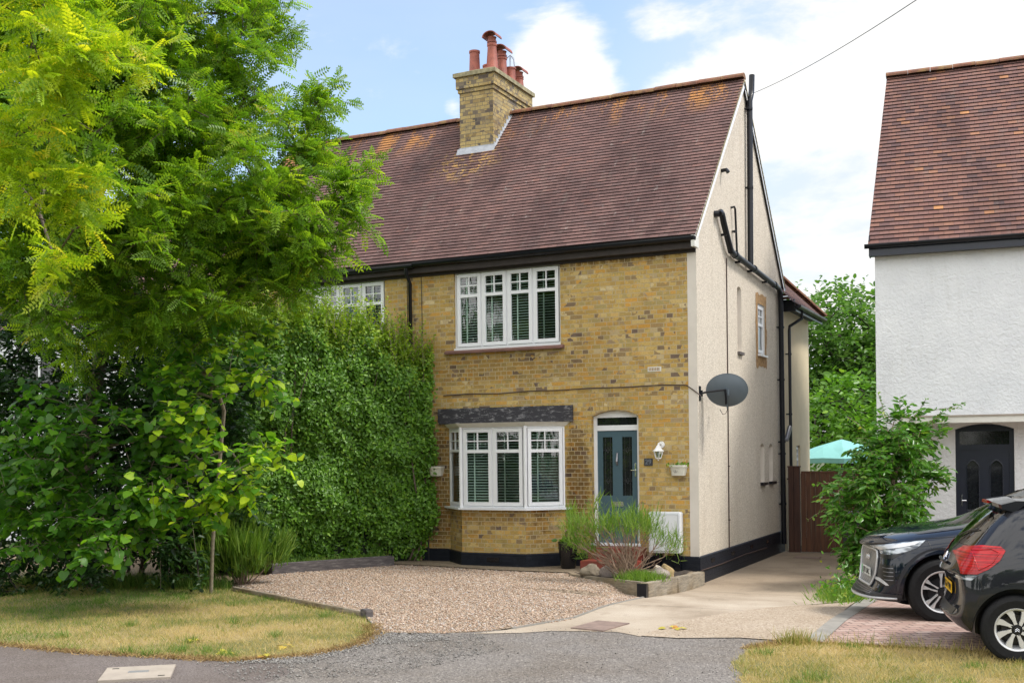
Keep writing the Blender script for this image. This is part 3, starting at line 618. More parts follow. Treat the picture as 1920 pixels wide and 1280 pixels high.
# plinth (front), rendered pier, side gable
BAY = [(-4.62,0),(-4.11,-.5),(-2.88,-.5),(-2.36,0)]
def vert_walls(path, z0, z1, zb=None):
    mb = MB()
    for a, b in zip(path, path[1:]): mb.face([(a[0],a[1],z0),(b[0],b[1],z0),(b[0],b[1],z1),(a[0],a[1],z1)])
    return mb
off = .022
PL = [(-5.2,-off),(-4.63,-off),(-4.12,-.5-off),(-2.87,-.5-off),(-2.35,-off),(-.0,-off),(off,-off),(off,WY)]
mb = vert_walls(PL, -.3, .405)
for a, b in ((0,1),(4,5)): mb.face([(PL[a][0],-off,.405),(PL[b][0],-off,.405),(PL[b][0],0,.425),(PL[a][0],0,.425)])
bi = [(-4.62,0),(-4.11,-.5),(-2.88,-.5),(-2.36,0)]
for i in range(3): mb.face([(*PL[i+1],.405),(*PL[i+2],.405),(*bi[i+1],.425),(*bi[i],.425)])
mb.face([(off,-off,.405),(off,WY,.405),(0,WY,.425),(0,0,.425)])
H(mb.build('plinth', 'plinth_black'))
mb = MB(); mb.tube([(off+.012,-.02,.20),(off+.012,1.2,.19),(off+.012,2.8,.21),(off+.012,4.6,.19)], .008, 6); H(mb.build('plinth_cable', 'cable_brown'))
H(MB().box(-3.62,-3.38,-.530,-.515,.27,.35).build('air_brick', 'black_gloss'))
for yy in (.6, 1.9, 3.3, 4.6): H(MB().box(off, off+.006, yy, yy+.22, .27, .34).build('air_brick', 'black_gloss'))
H(vert_walls([(-.15,-.004),(.0,-.004)], .40, EZ+.0).build('corner_render', 'smooth_render'))
# side gable wall with blocked openings
def fside(y, z): return (0, y, z)
niches = [(2.62,2.92,3.95,5.12,.02),(4.28,4.62,1.50,2.20,.03),(5.02,5.36,1.50,2.20,.03)]
WS = (4.20,4.78,4.02,5.02)
loops = [rect(a,b,c,d) if r == 0 else arch_loop(a,b,c,d,r*2.2,6) for a,b,c,d,r in niches]
outer = [(0,.40),(WY,.40),(WY,EZ+.1),(RY,RZ-.08),(0,EZ+.05)]
mb = MB(); wall(mb, outer, loops+[rect(*WS)], fside); o = mb.build('side_wall', 'pebbledash'); fixn(o, (1,0,0)); H(o)
for l in loops:
    mb = MB(); reveal(mb, l, lambda y, z: (0,y,z), lambda y, z: (-.09,y,z)); mb.face([(-.09,y,z) for y, z in l]); H(mb.build('blocked_opening', 'smooth_render'))
mb = MB(); reveal(mb, rect(*WS), lambda y, z: (0,y,z), lambda y, z: (-.12,y,z)); H(mb.build('window_reveal', 'smooth_render'))
mb = MB(); mb.box(0,.05,2.60,2.94,3.90,3.95); H(mb.build('opening_sill', 'sleeper_dark'))
H(MB().box(0,.07,4.26,4.66,1.44,1.495).build('opening_sill', 'black_plastic')); H(MB().box(0,.07,5.0,5.4,1.44,1.495).build('opening_sill', 'black_plastic'))
# bare brick round the side window, an irregular patch standing 3 mm proud
def blotch(cy, cz, pts, x=.004):
    return [(x, cy+a, cz+b) for a, b in pts]
mb = MB(); P = []
for k in range(40):
    f = k/40*4; e = int(f); g = f-e; y0, y1, z0, z1 = 4.02, 4.92, 3.78, 5.22
    y, z = [(y0+(y1-y0)*g, z0), (y1, z0+(z1-z0)*g), (y1-(y1-y0)*g, z1), (y0, z1-(z1-z0)*g)][e]
    P.append((y+.09*noise.noise(Vector((y*4,z*4,0))), z+.13*noise.noise(Vector((y*5,z*5,4)))))
wall(mb, P, [rect(*WS)], lambda y, z: (.004, y, z)); o = mb.build('bare_brick_patch', 'brick_bare'); fixn(o, (1,0,0)); H(o)
# rear extension: cream wall, own roof
mb = MB(); wall(mb, [(WY,-.1),(9.26,-.1),(9.26,5.2),(WY,5.2)], [rect(7.75,8.15,1.45,2.22)], fside); o = mb.build('extension_wall', 'cream_render'); fixn(o, (1,0,0)); H(o)
H(MB().face([(0,9.26,-.1),(-5.2,9.26,-.1),(-5.2,9.26,5.2),(0,9.26,5.2)]).build('rear_wall', 'cream_render')); T(MB().face([(-10.4,6.36,-.1),(-10.4,0,-.1),(-10.4,0,5.6),(-10.4,RY,RZ-.1),(-10.4,6.36,5.6)]).build('side_wall', 'pebbledash')); T(MB().face([(-10.4,6.36,-.1),(-5.2,6.36,-.1),(-5.2,6.36,5.6),(-10.4,6.36,5.6)]).build('rear_wall', 'cream_render'))
mb = MB(); reveal(mb, rect(7.75,8.15,1.45,2.22), lambda y, z: (0,y,z), lambda y, z: (-.1,y,z)); H(mb.build('window_reveal', 'cream_render'))
# roofs
def main_roof(parent, x0, x1, left_end=False):
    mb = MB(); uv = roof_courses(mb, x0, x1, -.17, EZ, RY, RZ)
    o = mb.build('roof', ['clay_tile', 'lip_shadow'], autouv=False); setuv(o, uv); local(o, parent)
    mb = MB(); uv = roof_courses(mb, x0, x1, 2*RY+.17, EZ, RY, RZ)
    o = mb.build('rear_roof', ['clay_tile', 'lip_shadow'], autouv=False); setuv(o, uv); local(o, parent)
    local(ridge_tiles((x0,RY,RZ-.015), (x1,RY,RZ+.0), .115, None), parent)
main_roof(house, -5.2, RX); main_roof(twin, -10.45, -5.2)
mb = MB()   # underlay closes the roof from below
for x0, x1, par in ((-5.2,.0,house),(-10.4,-5.2,twin)):
    mb = MB(); mb.face([(x0,-.15,EZ-.05),(x1,-.15,EZ-.05),(x1,RY,RZ-.07),(x0,RY,RZ-.07)]); mb.face([(x0,2*RY+.15,EZ-.05),(x1,2*RY+.15,EZ-.05),(x1,RY,RZ-.07),(x0,RY,RZ-.07)])
    local(mb.build('roof_underside', 'soffit_dark'), par)
# barge boards on the gable: white in front, black behind
def bargeboard(y0, z0, y1, z1, w, mat, name='bargeboard'):
    mb = MB(); mb.obox((.022,y0,z0), (.022,y1,z1), .045, w, up=(0,0,1)); return H(mb.build(name, mat))
bargeboard(-.17, EZ-.10, RY, RZ-.10, .12, 'upvc'); bargeboard(2*RY+.17, EZ-.09, RY, RZ-.09, .12, 'black_plastic')
mb = MB(); mb.obox((.047,2*RY+.1,EZ-.13),(.047,RY+.05,RZ-.22),.01,.03); H(mb.build('verge_trim', 'upvc'))
H(MB().box(-.01,.05,-.24,-.0,EZ-.20,EZ-.02).build('gutter_end', 'upvc_shade'))
# mortar bedding at the verge
mb = MB(); mb.obox((.03,-.15,EZ-.02),(.03,RY,RZ-.025),.045,.03); mb.obox((.03,2*RY+.15,EZ-.02),(.03,RY,RZ-.025),.045,.03); H(mb.build('verge_mortar', 'flaunching'))
# gutters, fascia, soffit
def gutter(x0, x1, y, z, parent, fn=None, r=.058):
    mb = MB(); m = 7
    A = [(y+r*math.cos(math.pi+math.pi*k/m), z+r*math.sin(math.pi+math.pi*k/m)*.95) for k in range(m+1)]; A = [(y-r, z+.018)]+A+[(y+r, z+.018)]
    B = [(y+(a-y)*.86, z+(b-z)*.86 if b < z else b) for a, b in A]
    for i in range(len(A)-1):
        for P in (A, B):
            f = [(x0,*P[i]),(x1,*P[i]),(x1,*P[i+1]),(x0,*P[i+1])]
            mb.face([fn(p) for p in f] if fn else f)
    for x in (x0, x1):
        f = [(x,*p) for p in A]; mb.face([fn(p) for p in f] if fn else f)
    n = int(abs(x1-x0)/.9)
    for k in range(1, n+1):
        x = x0+(x1-x0)*k/(n+1); q = [(x-.015, a+(a-y)*.12, b+(b-z)*.12-.002) for a, b in A]; q2 = [(x+.015, a, b) for _, a, b in q]
        for i in range(len(q)-1):
            f = [q[i], q2[i], q2[i+1], q[i+1]]; mb.face([fn(p) for p in f] if fn else f)
    o = mb.build('gutter', 'black_plastic', smooth=40); return local(o, parent)
gutter(-5.2, RX, -.215, EZ-.05, house); gutter(-10.4, -5.21, -.215, EZ-.075, twin)
for x0, x1, par in ((-5.2,-.0,house),(-10.4,-5.2,twin)):
    local(MB().box(x0,x1,-.155,-.135,EZ-.21,EZ-.005).build('fascia', 'soffit_dark'), par)
    local(MB().box(x0,x1,-.135,-.001,EZ-.21,EZ-.195).build('soffit', 'soffit_dark'), par)
    local(MB().box(x0,x1,-.03,-.002,EZ-.26,EZ-.21).build('wall_plate', 'soffit_dark'), par)
# extension roof (hipped) + gutter
mb = MB(); ny = 30; k1 = 1.05; L0 = 2.6
def ext_side(p):   # local courses -> side slope facing +x
    return p
uvs = []
n = 26
for i in range(n):
    w0, w1 = i*.1*.69, (i+1)*.1*.69; z0, z1 = 5.24+w0*k1, 5.24+w1*k1
    y1a, y1b = 9.45-w0, 9.45-w1
    mb.face([(.32-w0,5.9,z0+.012),(.32-w0,y1a,z0+.012),(.32-w1,y1b,z1),(.32-w1,5.9,z1)]); uvs.append([(0,i*.1),(3.5,i*.1),(3.5,i*.1+.0995),(0,i*.1+.0995)])
    mb.face([(.32-w0,5.9,z0-.01),(.32-w0,y1a,z0-.01),(.32-w0,y1a,z0+.012),(.32-w0,5.9,z0+.012)], 1); uvs.append([(0,0)]*4)
    mb.face([(.32-w0,y1a,z0+.012),(-5,y1a,z0+.012),(-5,y1b,z1),(.32-w1,y1b,z1)]); uvs.append([(0,i*.1),(5,i*.1),(5,i*.1+.0995),(0,i*.1+.0995)])
o = mb.build('extension_roof', ['mixed_clay_tile','lip_shadow'], autouv=False); setuv(o, uvs); H(o)
H(ridge_tiles((.34,9.47,5.27), (-1.3,7.83,7.0), .09, None))
mb = MB(); mb.box(.0,.30,6.38,9.4,5.17,5.185); H(mb.build('extension_soffit', 'soffit_dark')); H(MB().box(.28,.30,6.38,9.4,5.08,5.2).build('extension_fascia', 'black_plastic'))
H(MB().box(.0,.28,6.36,6.40,5.08,5.33).build('extension_fascia_end', 'black_plastic'))
gutter(6.4, 9.45, -.35, 5.19, house, fn=lambda p: (-p[1]+.0, p[0], p[2]))
# pipes on the side wall
def pipes(parent, name, paths, mat='black_plastic', clips=()):
    mb = MB()
    for path, r in paths: mb.tube(path, r, 12)
    for (x, y, z, r, ax) in clips:
        if ax == 'z': mb.lathe([(r,-.02),(r*1.0,.02)], (x,y,z), 12); mb.box(.0, x, y-.05, y+.012, z-.012, z+.012)
        else: mb.box(.0, x+.02, y-.012, y+.012, z-.09, z-.05)
    return local(mb.build(name, mat, smooth=50), parent)
xp = .085
pipes(house, 'soil_pipe', [([(xp,1.16,6.20),(xp,1.22,6.24),(xp,1.32,6.22),(xp,1.42,6.10),(xp,1.90,5.66)], .055), ([(xp,1.84,5.71),(xp,2.0,5.66),(xp,5.70,5.50),(xp,5.86,5.42),(xp,5.90,5.25),(xp,5.92,3.0),(xp,5.94,.16)], .055), ([(xp,1.15,6.2),(.0,1.13,6.2)], .055)],
      clips=[(xp,5.91,4.7,.066,'z'),(xp,5.91,3.6,.066,'z'),(xp,5.92,2.3,.068,'z'),(xp,5.92,2.05,.068,'z'),(xp,5.93,1.0,.066,'z'),(xp,2.5,5.64,.05,'y'),(xp,3.4,5.60,.05,'y'),(xp,4.6,5.55,.05,'y'),(xp,1.55,5.98,.05,'y')])
for yy, zz in ((2.15,5.655),(3.55,5.60),(5.3,5.52)): H(MB().tube([(xp,yy,zz),(xp,yy+.1,zz-.004)], .068, 12).build('pipe_collar', 'black_plastic', smooth=50))
H(MB().tube([(xp,5.92,2.35),(xp+.06,6.02,2.34),(xp+.1,6.2,2.62)], .05, 10).build('branch_pipe', 'steel_grey', smooth=50))
pipes(house, 'vent_pipe', [([(xp,3.32,5.6),(xp,3.40,8.75),(xp,3.50,8.88),(xp,3.56,9.0),(xp,3.60,9.30)], .055)], clips=[(xp,3.37,8.6,.065,'z'),(xp,3.35,7.1,.065,'z')])
pipes(house, 'overflow_pipe', [([(.0,2.24,6.52),(xp-.02,2.25,6.53),(xp-.02,2.30,6.50),(xp-.02,2.40,5.70)], .02)], clips=[(.05,2.33,6.1,.028,'z')])
pipes(house, 'downpipe', [([(.30,7.0,5.16),(.30,7.0,4.98),(.085,6.75,4.80),(.085,6.72,4.7),(.085,6.75,-.02)], .034)], clips=[(.085,6.74,4.2,.042,'z'),(.085,6.74,2.9,.042,'z'),(.085,6.74,1.5,.042,'z')])
pipes(twin, 'downpipe', [([(-5.36,-.215,5.53),(-5.36,-.215,5.42),(-5.37,-.06,5.26),(-5.37,-.055,.2)], .034)])
mb = MB(); mb.tube([(.012,1.86,5.55),(.012,1.855,3.5),(.012,1.84,2.0),(.012,1.82,.4)], .011, 6); mb.box(.0,.03,1.83,1.87,1.85,1.87); mb.box(.0,.03,1.82,1.86,.9,.92); H(mb.build('wall_cable', 'cable_brown'))
H(MB().tube([(.0,1.62,7.05),(.10,1.60,7.05),(.13,1.60,7.0)], .035, 8).build('vent_spout', 'black_plastic'))
# chimney
def stack(parent):
    x0, x1, y0, y1 = -5.58, -4.82, 2.33, 4.05
    mb = MB(); mb.box(x0,x1,y0,y1,7.6,9.50); mb.box(x0-.025,x1+.025,y0-.025,y1+.025,9.43,9.51); mb.box(x0-.055,x1+.055,y0-.055,y1+.055,9.51,9.74)
    st = local(mb.build('chimney', 'weathered_brick'), parent)
    mb = MB(); mb.box(x0-.1,x1+.1,y0-.1,y1+.1,9.74,9.82); a = [(x0-.1,y0-.1),(x1+.1,y0-.1),(x1+.1,y1+.1),(x0-.1,y1+.1)]; b = [(x0+.12,y0+.12),(x1-.12,y0+.12),(x1-.12,y1-.12),(x0+.12,y1-.12)]
    for i in range(4): j = (i+1) % 4; mb.face([(*a[i],9.82),(*a[j],9.82),(*b[j],9.91),(*b[i],9.91)])
    mb.face([(*p,9.91) for p in b]); o = mb.build('chimney_cap', 'flaunching'); o.parent = st; o.matrix_parent_inverse = st.matrix_world.inverted()
    # lead flashing: apron and stepped side
    mb = MB(); zb = EZ+PITCH*(y0+.17); mb.face([(x0-.05,y0-.013,zb+.07),(x1+.05,y0-.013,zb+.07),(x1+.05,y0-.085,zb-.065),(x0-.05,y0-.085,zb-.065)])
    mb.box(x0-.01,x1+.01,y0-.012,y0-.004,zb-.02,zb+.09)
    k = 9
    for i in range(k):
        ya, yb = y0+(RY-y0)*i/k, y0+(RY-y0)*(i+1)/k; z = EZ+PITCH*(ya+.17)
        mb.box(x1+.002,x1+.012,ya,yb,z-.05,z+.13); mb.face([(x1,ya,z+.05),(x1+.05,ya,z+.035),(x1+.05,yb,z+.035+PITCH*(yb-ya)),(x1,yb,z+.05+PITCH*(yb-ya))])
    mb.box(x1+.002,x1+.012,RY,y1+.01,8.6,9.25)
    local(mb.build('flashing', 'lead'), parent)
    def pot(x, y, z0, h, r0, r1, hood=None, wire=False):
        mb = MB(); pr = [(r0,0),(r0,.03),(r0*.92,.05),(r1*1.02,h*.9),(r1*1.15,h*.92),(r1*1.15,h),(r1*.9,h),(r1*.85,h-.2)]
        mb.lathe(pr, (x,y,z0), 20); p_ = local(mb.build('chimney_pot', 'terracotta', smooth=35), parent)
        if hood:
            mb = MB(); mb.lathe([(r1*.95,h),(r1*.95,h+.10),(r1*1.1,h+.13)], (x,y,z0), 16)
            # half-round hood open to both sides
            m = 10; w = r1*1.85; l = r1*1.5; zz = z0+h+.13
            for rr in (w, w-.02):
                A = [Vector((x-w*0+rr*math.cos(math.pi*k/m), y-l, zz+rr*.75*math.sin(math.pi*k/m)-.02)) for k in range(m+1)]
                for k in range(m): mb.face([A[k],A[k+1],A[k+1]+Vector((0,2*l,0)),A[k]+Vector((0,2*l,0))])
            for yy in (y-l, y+l):
                for k in range(m):
                    f = lambda rr, q: (x+rr*math.cos(math.pi*q/m), yy, zz+rr*.75*math.sin(math.pi*q/m)-.02); mb.face([f(w,k),f(w,k+1),f(w-.02,k+1),f(w-.02,k)])
            mb.lathe([(r1*1.15,h+.02),(r1*1.15,h+.05)], (x,y,z0), 16)
            o = mb.build('hood', 'terracotta', smooth=40); o.parent = p_; o.matrix_parent_inverse = p_.matrix_world.inverted()
        if wire:
            mb = MB()
            for k in range(6):
                a = k*math.pi/3; mb.tube([(x+r1*math.cos(a),y+r1*math.sin(a),z0+h),(x+r1*.8*math.cos(a),y+r1*.8*math.sin(a),z0+h+.2),(x,y,z0+h+.28)], .006, 5)
            o = mb.build('bird_guard', 'steel_grey'); o.parent = p_; o.matrix_parent_inverse = p_.matrix_world.inverted()
    xc = (x0+x1)/2
    pot(x0+.22, y0+.26, 9.84, .50, .125, .098); pot(x1-.16, y0+.30, 9.84, .60, .135, .088, hood=True)
    pot(x1-.2, y0+.82, 9.88, .44, .125, .10, hood=True); pot(x1-.15, y0+1.12, 9.86, .33, .12, .11, wire=True); pot(x1-.13, y0+1.5, 9.86, .22, .115, .09, hood=True)
    pot(x0+.2, y0+.95, 9.86, .40, .14, .12)
stack(house)
# --- windows
def casement(parent, w, h, n, fn, top=.36, blinds=True, glass='window_glass', fr=.055, sash=.062, name='window', bars=True, mul=.03, head=0, opened=None, curtain=None):
    "n side-by-side casements in local (u across, d outward, z up); fn maps to world"
    wn = bpy.data.objects.new(name, None); COL.objects.link(wn); local(wn, parent)
    def add(mb, nm, mat, bevel=.004):
        mb.v = [tuple(fn(*p)) for p in mb.v]; o = mb.build(nm, mat, recalc=True); o.parent = wn; o.matrix_parent_inverse = (parent.matrix_basis@wn.matrix_parent_inverse@wn.matrix_basis).inverted() if False else Matrix(); return o
    H0 = h-head
    mb = MB(); e = .03
    mb.box(0,w,-.05,0,0,e); mb.box(0,w,-.05,0,H0-e,H0); mb.box(0,e,-.05,0,e,H0-e); mb.box(w-e,w,-.05,0,e,H0-e)
    cw = (w-2*e)/n
    for k in range(1, n): mb.box(e+cw*k-mul/2,e+cw*k+mul/2,-.048,-.002,e,H0-e)
    add(mb, 'frame', 'upvc')
    if head: mb = MB(); mb.box(0,w,-.04,-.005,H0,h); add(mb, 'head_panel', 'upvc')
    for k in range(n):
        u0, u1 = e+cw*k+.006+mul/3, e+cw*(k+1)-.006-mul/3; z0, z1 = e+.006, H0-e-.006; s = sash
        mb = MB(); d0, d1 = -.035, .016
        zt = z1-s-top
        mb.box(u0,u1,d0,d1,z0,z0+s); mb.box(u0,u1,d0,d1,z1-s,z1); mb.box(u0,u0+s,d0,d1,z0+s,z1-s); mb.box(u1-s,u1,d0,d1,z0+s,z1-s)
        mb.box(u0+s,u1-s,d0+.002,d1-.003,zt-s*.9,zt)
        if bars:
            uc = (u0+u1)/2; mb.box(uc-.010,uc+.010,-.016,.008,zt,z1-s); mb.box(u0+s,uc-.010,-.016,.008,zt+top/2-.010,zt+top/2+.010); mb.box(uc+.010,u1-s,-.016,.008,zt+top/2-.010,zt+top/2+.010)
        add(mb, 'sash', 'upvc')
        mb = MB(); mb.face([(u0+s-.003,-.012,z0+s-.003),(u1-s+.003,-.012,z0+s-.003),(u1-s+.003,-.012,z1-s+.003),(u0+s-.003,-.012,z1-s+.003)]); add(mb, 'pane', glass)
        if blinds and not (curtain and k in curtain):
            mb = MB(); z = z0+s; t = R(24)
            while z < z1-s:
                a, b = .022*math.cos(t), .022*math.sin(t)
                mb.face([(u0+s-.02,-.09-a,z+b),(u1-s+.02,-.09-a,z+b),(u1-s+.02,-.09+a,z-b),(u0+s-.02,-.09+a,z-b)]); mb.face([(u0+s-.02,-.09-a,z+b-.003),(u1-s+.02,-.09-a,z+b-.003),(u1-s+.02,-.09+a,z-b-.003),(u0+s-.02,-.09+a,z-b-.003)]); z += .048
            for q in (.28,): uu = u0+s+(u1-u0-2*s)*q; mb.box(uu-.012,uu+.012,-.066,-.063,z0+s,z1-s)
            if k % 2: uu = u0+s+(u1-u0-2*s)*.95; mb.box(uu-.01,uu+.01,-.066,-.063,z0+s,z1-s)
            add(mb, 'blind', 'blind_slat')
        if curtain and k in curtain:
            mb = MB(); m = 14
            P = [(u0+(u1-u0)*i/m, -.13+.02*math.sin(i*1.9)) for i in range(m+1)]
            for i in range(m): mb.face([(P[i][0],P[i][1],z0),(P[i+1][0],P[i+1][1],z0),(P[i+1][0],P[i+1][1],z1),(P[i][0],P[i][1],z1)])
            add(mb, 'curtain', 'curtain_blue')
    return wn
def fx(x0, y0, z0, ang=0):
    c, s = math.cos(ang), math.sin(ang)     # u along (c,s); outward (s,-c)
    return lambda u, d, z: (x0+u*c+d*s, y0+u*s-d*c, z0+z)
def fixlocal():   # children of the world-space built windows sit under empties at the house origin
    pass
# upstairs
w_up = casement(house, 2.08, 1.50, 4, fx(-4.49, .045, 4.02), top=.30, head=.13)
H(MB().box(-4.49,-2.41,-.02,.02,3.99,4.02).build('window_board', 'upvc'))
mb = MB(); mb.prism([(-4.66,.0,4.0),(-4.66,-.09,3.965),(-4.66,-.09,3.925),(-4.66,.0,3.93)], (2.32,0,0)); H(mb.build('tile_sill', 'sill_tile', bevel=.005))
# the dark room behind
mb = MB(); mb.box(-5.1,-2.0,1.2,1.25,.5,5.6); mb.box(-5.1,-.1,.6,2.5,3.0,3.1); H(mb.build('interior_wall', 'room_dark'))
# bay
a45 = math.atan2(.5,.52)
bl = math.hypot(.51,.5); br = math.hypot(.52,.5); BZ0, BZ1 = 1.20, 2.60
w_l = casement(house, bl, BZ1-BZ0, 1, fx(-4.62,.0,BZ0,-math.atan2(.5,.51)), top=.30, sash=.05)
w_f = casement(house, 1.23, BZ1-BZ0, 2, fx(-4.11,-.5,BZ0), top=.30)
w_r = casement(house, br, BZ1-BZ0, 1, fx(-2.88,-.5,BZ0,math.atan2(.5,.52)), top=.30)
for x, y in ((-4.115,-.505),(-2.875,-.505)): H(MB().lathe([(.034,0),(.034,BZ1-BZ0)], (x,y,BZ0), 8).build('bay_post', 'upvc'))
mb = MB()
bi0 = bi
for i in range(3): mb.face([(*bi[i],.42),(*bi[i+1],.42),(*bi[i+1],1.165),(*bi[i],1.165)])
H(mb.build('bay_wall', 'yellow_brick'))
def ring(path_out, z0, z1, name, mat, inner=[(-4.62,.0),(-2.36,.0)]):
    mb = MB(); P = [(x,y,z0) for x, y in path_out]; mb.prism(P, (0,0,z1-z0)); return H(mb.build(name, mat, recalc=True))
ring([(-4.74,.0),(-4.14,-.575),(-2.85,-.575),(-2.22,.0)], 1.165, 1.198, 'bay_sill', 'upvc')
mb = MB(); o0 = [(-4.64,.0),(-4.12,-.52),(-2.87,-.52),(-2.34,.0)]; o1 = [(-4.72,.0),(-4.17,-.60),(-2.82,-.60),(-2.25,.0)]
for i in range(3): mb.face([(*o0[i],2.595),(*o0[i+1],2.595),(*o1[i+1],2.665),(*o1[i],2.665)])
mb.face([(*p,2.665) for p in o1]); mb.face([(*p,2.595) for p in o0]); H(mb.build('bay_head', 'upvc_shade'))
mb = MB(); mb.box(-4.83,-2.19,-.045,-.002,2.695,2.950); mb.box(-4.80,-2.19,-.055,-.002,2.672,2.695); H(mb.build('lintel_board', 'weathered_paint'))
mb = MB(); mb.face([(-4.6,-.0,1.19),(-4.1,-.49,1.19),(-2.9,-.49,1.19),(-2.4,-.0,1.19),(-2.4,.8,1.19),(-4.6,.8,1.19)]); H(mb.build('window_board', 'upvc'))
# side and extension windows
casement(house, .58, 1.0, 1, lambda u, d, z: (-.03+d, 4.20+u, 4.02+z), top=.28, blinds=False)
H(MB().box(-.03,.06,4.17,4.81,3.985,4.02).build('window_sill', 'upvc'))
casement(house, .40, .77, 1, lambda u, d, z: (-.05+d, 7.75+u, 1.45+z), top=.22, blinds=False, sash=.045)
# twin front wall
W2 = (-8.0,-5.95,4.0,5.53)
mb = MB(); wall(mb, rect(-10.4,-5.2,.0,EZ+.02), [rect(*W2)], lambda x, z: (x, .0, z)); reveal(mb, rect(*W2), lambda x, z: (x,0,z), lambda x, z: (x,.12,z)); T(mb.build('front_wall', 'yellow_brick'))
casement(twin, 2.05, 1.50, 4, fx(-8.0,.045,4.02), top=.30, head=.13, curtain=(2,))
mb = MB(); mb.tube([(-5.16,-.012,5.4),(-5.15,-.012,4.4),(-5.16,-.012,3.2)], .006, 5); mb.tube([(-5.46,-.012,5.3),(-5.46,-.012,4.5)], .006, 5); T(mb.build('wall_cable', 'cable_black'))
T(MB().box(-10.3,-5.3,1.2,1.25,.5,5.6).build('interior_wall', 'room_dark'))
# --- front door
dr = bpy.data.objects.new('door', None); COL.objects.link(dr); local(dr, house)
def dpart(mb, nm, mat, **k):
    o = mb.build(nm, mat, **k); o.parent = dr; return o
yd = .13
mb = MB(); mb.box(-1.86,-1.80,yd-.03,yd+.05,.60,2.74); mb.box(-1.08,-1.02,yd-.03,yd+.05,.60,2.74); mb.box(-1.80,-1.08,yd-.03,yd+.05,2.50,2.59)
P = [(x, yd-.031, z) for x, z in arch_loop(-1.86,-1.02,2.72,2.745,.09)]; mb.prism(P, (0,.06,0)); dpart(mb, 'frame', 'upvc', recalc=True)
dpart(MB().box(-1.80,-1.08,yd,yd+.01,2.59,2.72), 'fanlight', 'dark_glazing')
mb = MB(); x0, x1, z0, z1 = -1.80, -1.08, .60, 2.50; pn = [(-1.705,-1.53,1.40,2.39),(-1.355,-1.18,1.40,2.39)]
wall(mb, rect(x0,x1,z0,z1), [rect(*p) for p in pn], lambda x, z: (x, yd-.01, z))
for p in pn: reveal(mb, rect(*p), lambda x, z: (x,yd-.01,z), lambda x, z: (x,yd+.012,z))
for a, b, c, d in ((-1.70,-1.50,.78,1.16),(-1.38,-1.18,.78,1.16)):
    mb.box(a,b,yd-.014,yd-.0105,c,c+.018); mb.box(a,b,yd-.014,yd-.0105,d-.018,d); mb.box(a,a+.018,yd-.014,yd-.0105,c+.018,d-.018); mb.box(b-.018,b,yd-.014,yd-.0105,c+.018,d-.018)
dpart(mb, 'leaf', 'door_teal')
for a, b, c, d in pn:
    g = dpart(MB().face([(a,yd+.005,c),(b,yd+.005,c),(b,yd+.005,d),(a,yd+.005,d)]), 'glass_panel', 'dark_glazing')
    mb = MB(); m = (a+b)/2; y = yd+.002
    for dx in (-.045, .045): mb.tube([(m+dx,y,c),(m+dx,y,d)], .003, 4)
    for zz in (c+.25, d-.22): mb.tube([(m,y,zz-.05),(m+.03,y,zz),(m,y,zz+.05),(m-.03,y,zz),(m,y,zz-.05)], .004, 4); mb.tube([(a,y,zz),(b,y,zz)], .003, 4)
    dpart(mb, 'leading', 'lead_came')
mb = MB(); mb.box(-1.56,-1.34,yd-.02,yd-.0105,1.22,1.30); mb.box(-1.54,-1.36,yd-.026,yd-.02,1.24,1.28); dpart(mb, 'letterbox', 'chrome', bevel=.003)
mb = MB(); mb.tube([(-1.443,yd-.02,2.12),(-1.443,yd-.03,2.05),(-1.443,yd-.045,1.98),(-1.443,yd-.02,1.92)], [.012,.018,.02,.014], 8); mb.lathe([(.022,-.012),(.022,.0)], (-1.443,yd-.012,2.12), 10, 'y'); dpart(mb, 'knocker', 'steel_grey')
mb = MB(); mb.box(-1.135,-1.105,yd-.02,yd-.0105,1.72,1.95); mb.tube([(-1.12,yd-.05,1.83),(-1.19,yd-.05,1.83)], .010, 8); mb.tube([(-1.12,yd-.01,1.83),(-1.12,yd-.05,1.83)], .009, 8); mb.lathe([(.016,-.015),(.016,.0)], (-1.12,yd-.012,1.93), 10, 'y'); dpart(mb, 'handle', 'chrome')
mb = MB(); mb.box(-1.88,-1.0,-.03,yd+.02,.56,.60); dpart(mb, 'threshold', 'upvc', bevel=.004)
mb = MB(); mb.box(-1.80,-.90,-.38,.13,.36,.555); mb.box(-1.78,-.84,-.78,-.38,.10,.37); H(mb.build('door_step', 'tile_red', bevel=.008))
mb = MB(); mb.box(-1.90,-1.86,.0,.0,0,0) if False else None
# airbrick, cable across the front
mb = MB(); mb.box(-.845,-.61,-.006,-.001,3.46,3.54)
H(mb.build('air_brick', 'upvc_shade'))
mb = MB()
for k in range(7): mb.box(-.825+k*.028,-.809+k*.028,-.009,-.006,3.475,3.525)
H(mb.build('air_brick_slots', 'brick_bare'))
mb = MB(); P = [(-4.72,3.19),(-4.2,3.205),(-3.6,3.19),(-3.0,3.215),(-2.4,3.21),(-1.9,3.225),(-1.2,3.22),(-.6,3.235),(-.18,3.215),(-.02,3.10),(.06,3.03)]
mb.tube([(x,-.016 if x < 0 else -.014,z) for x, z in P], .009, 6); tag(mb.build('cable', 'cable_brown'), 'thin brown cable sagging across the brick front towards the satellite dish', 'cable')
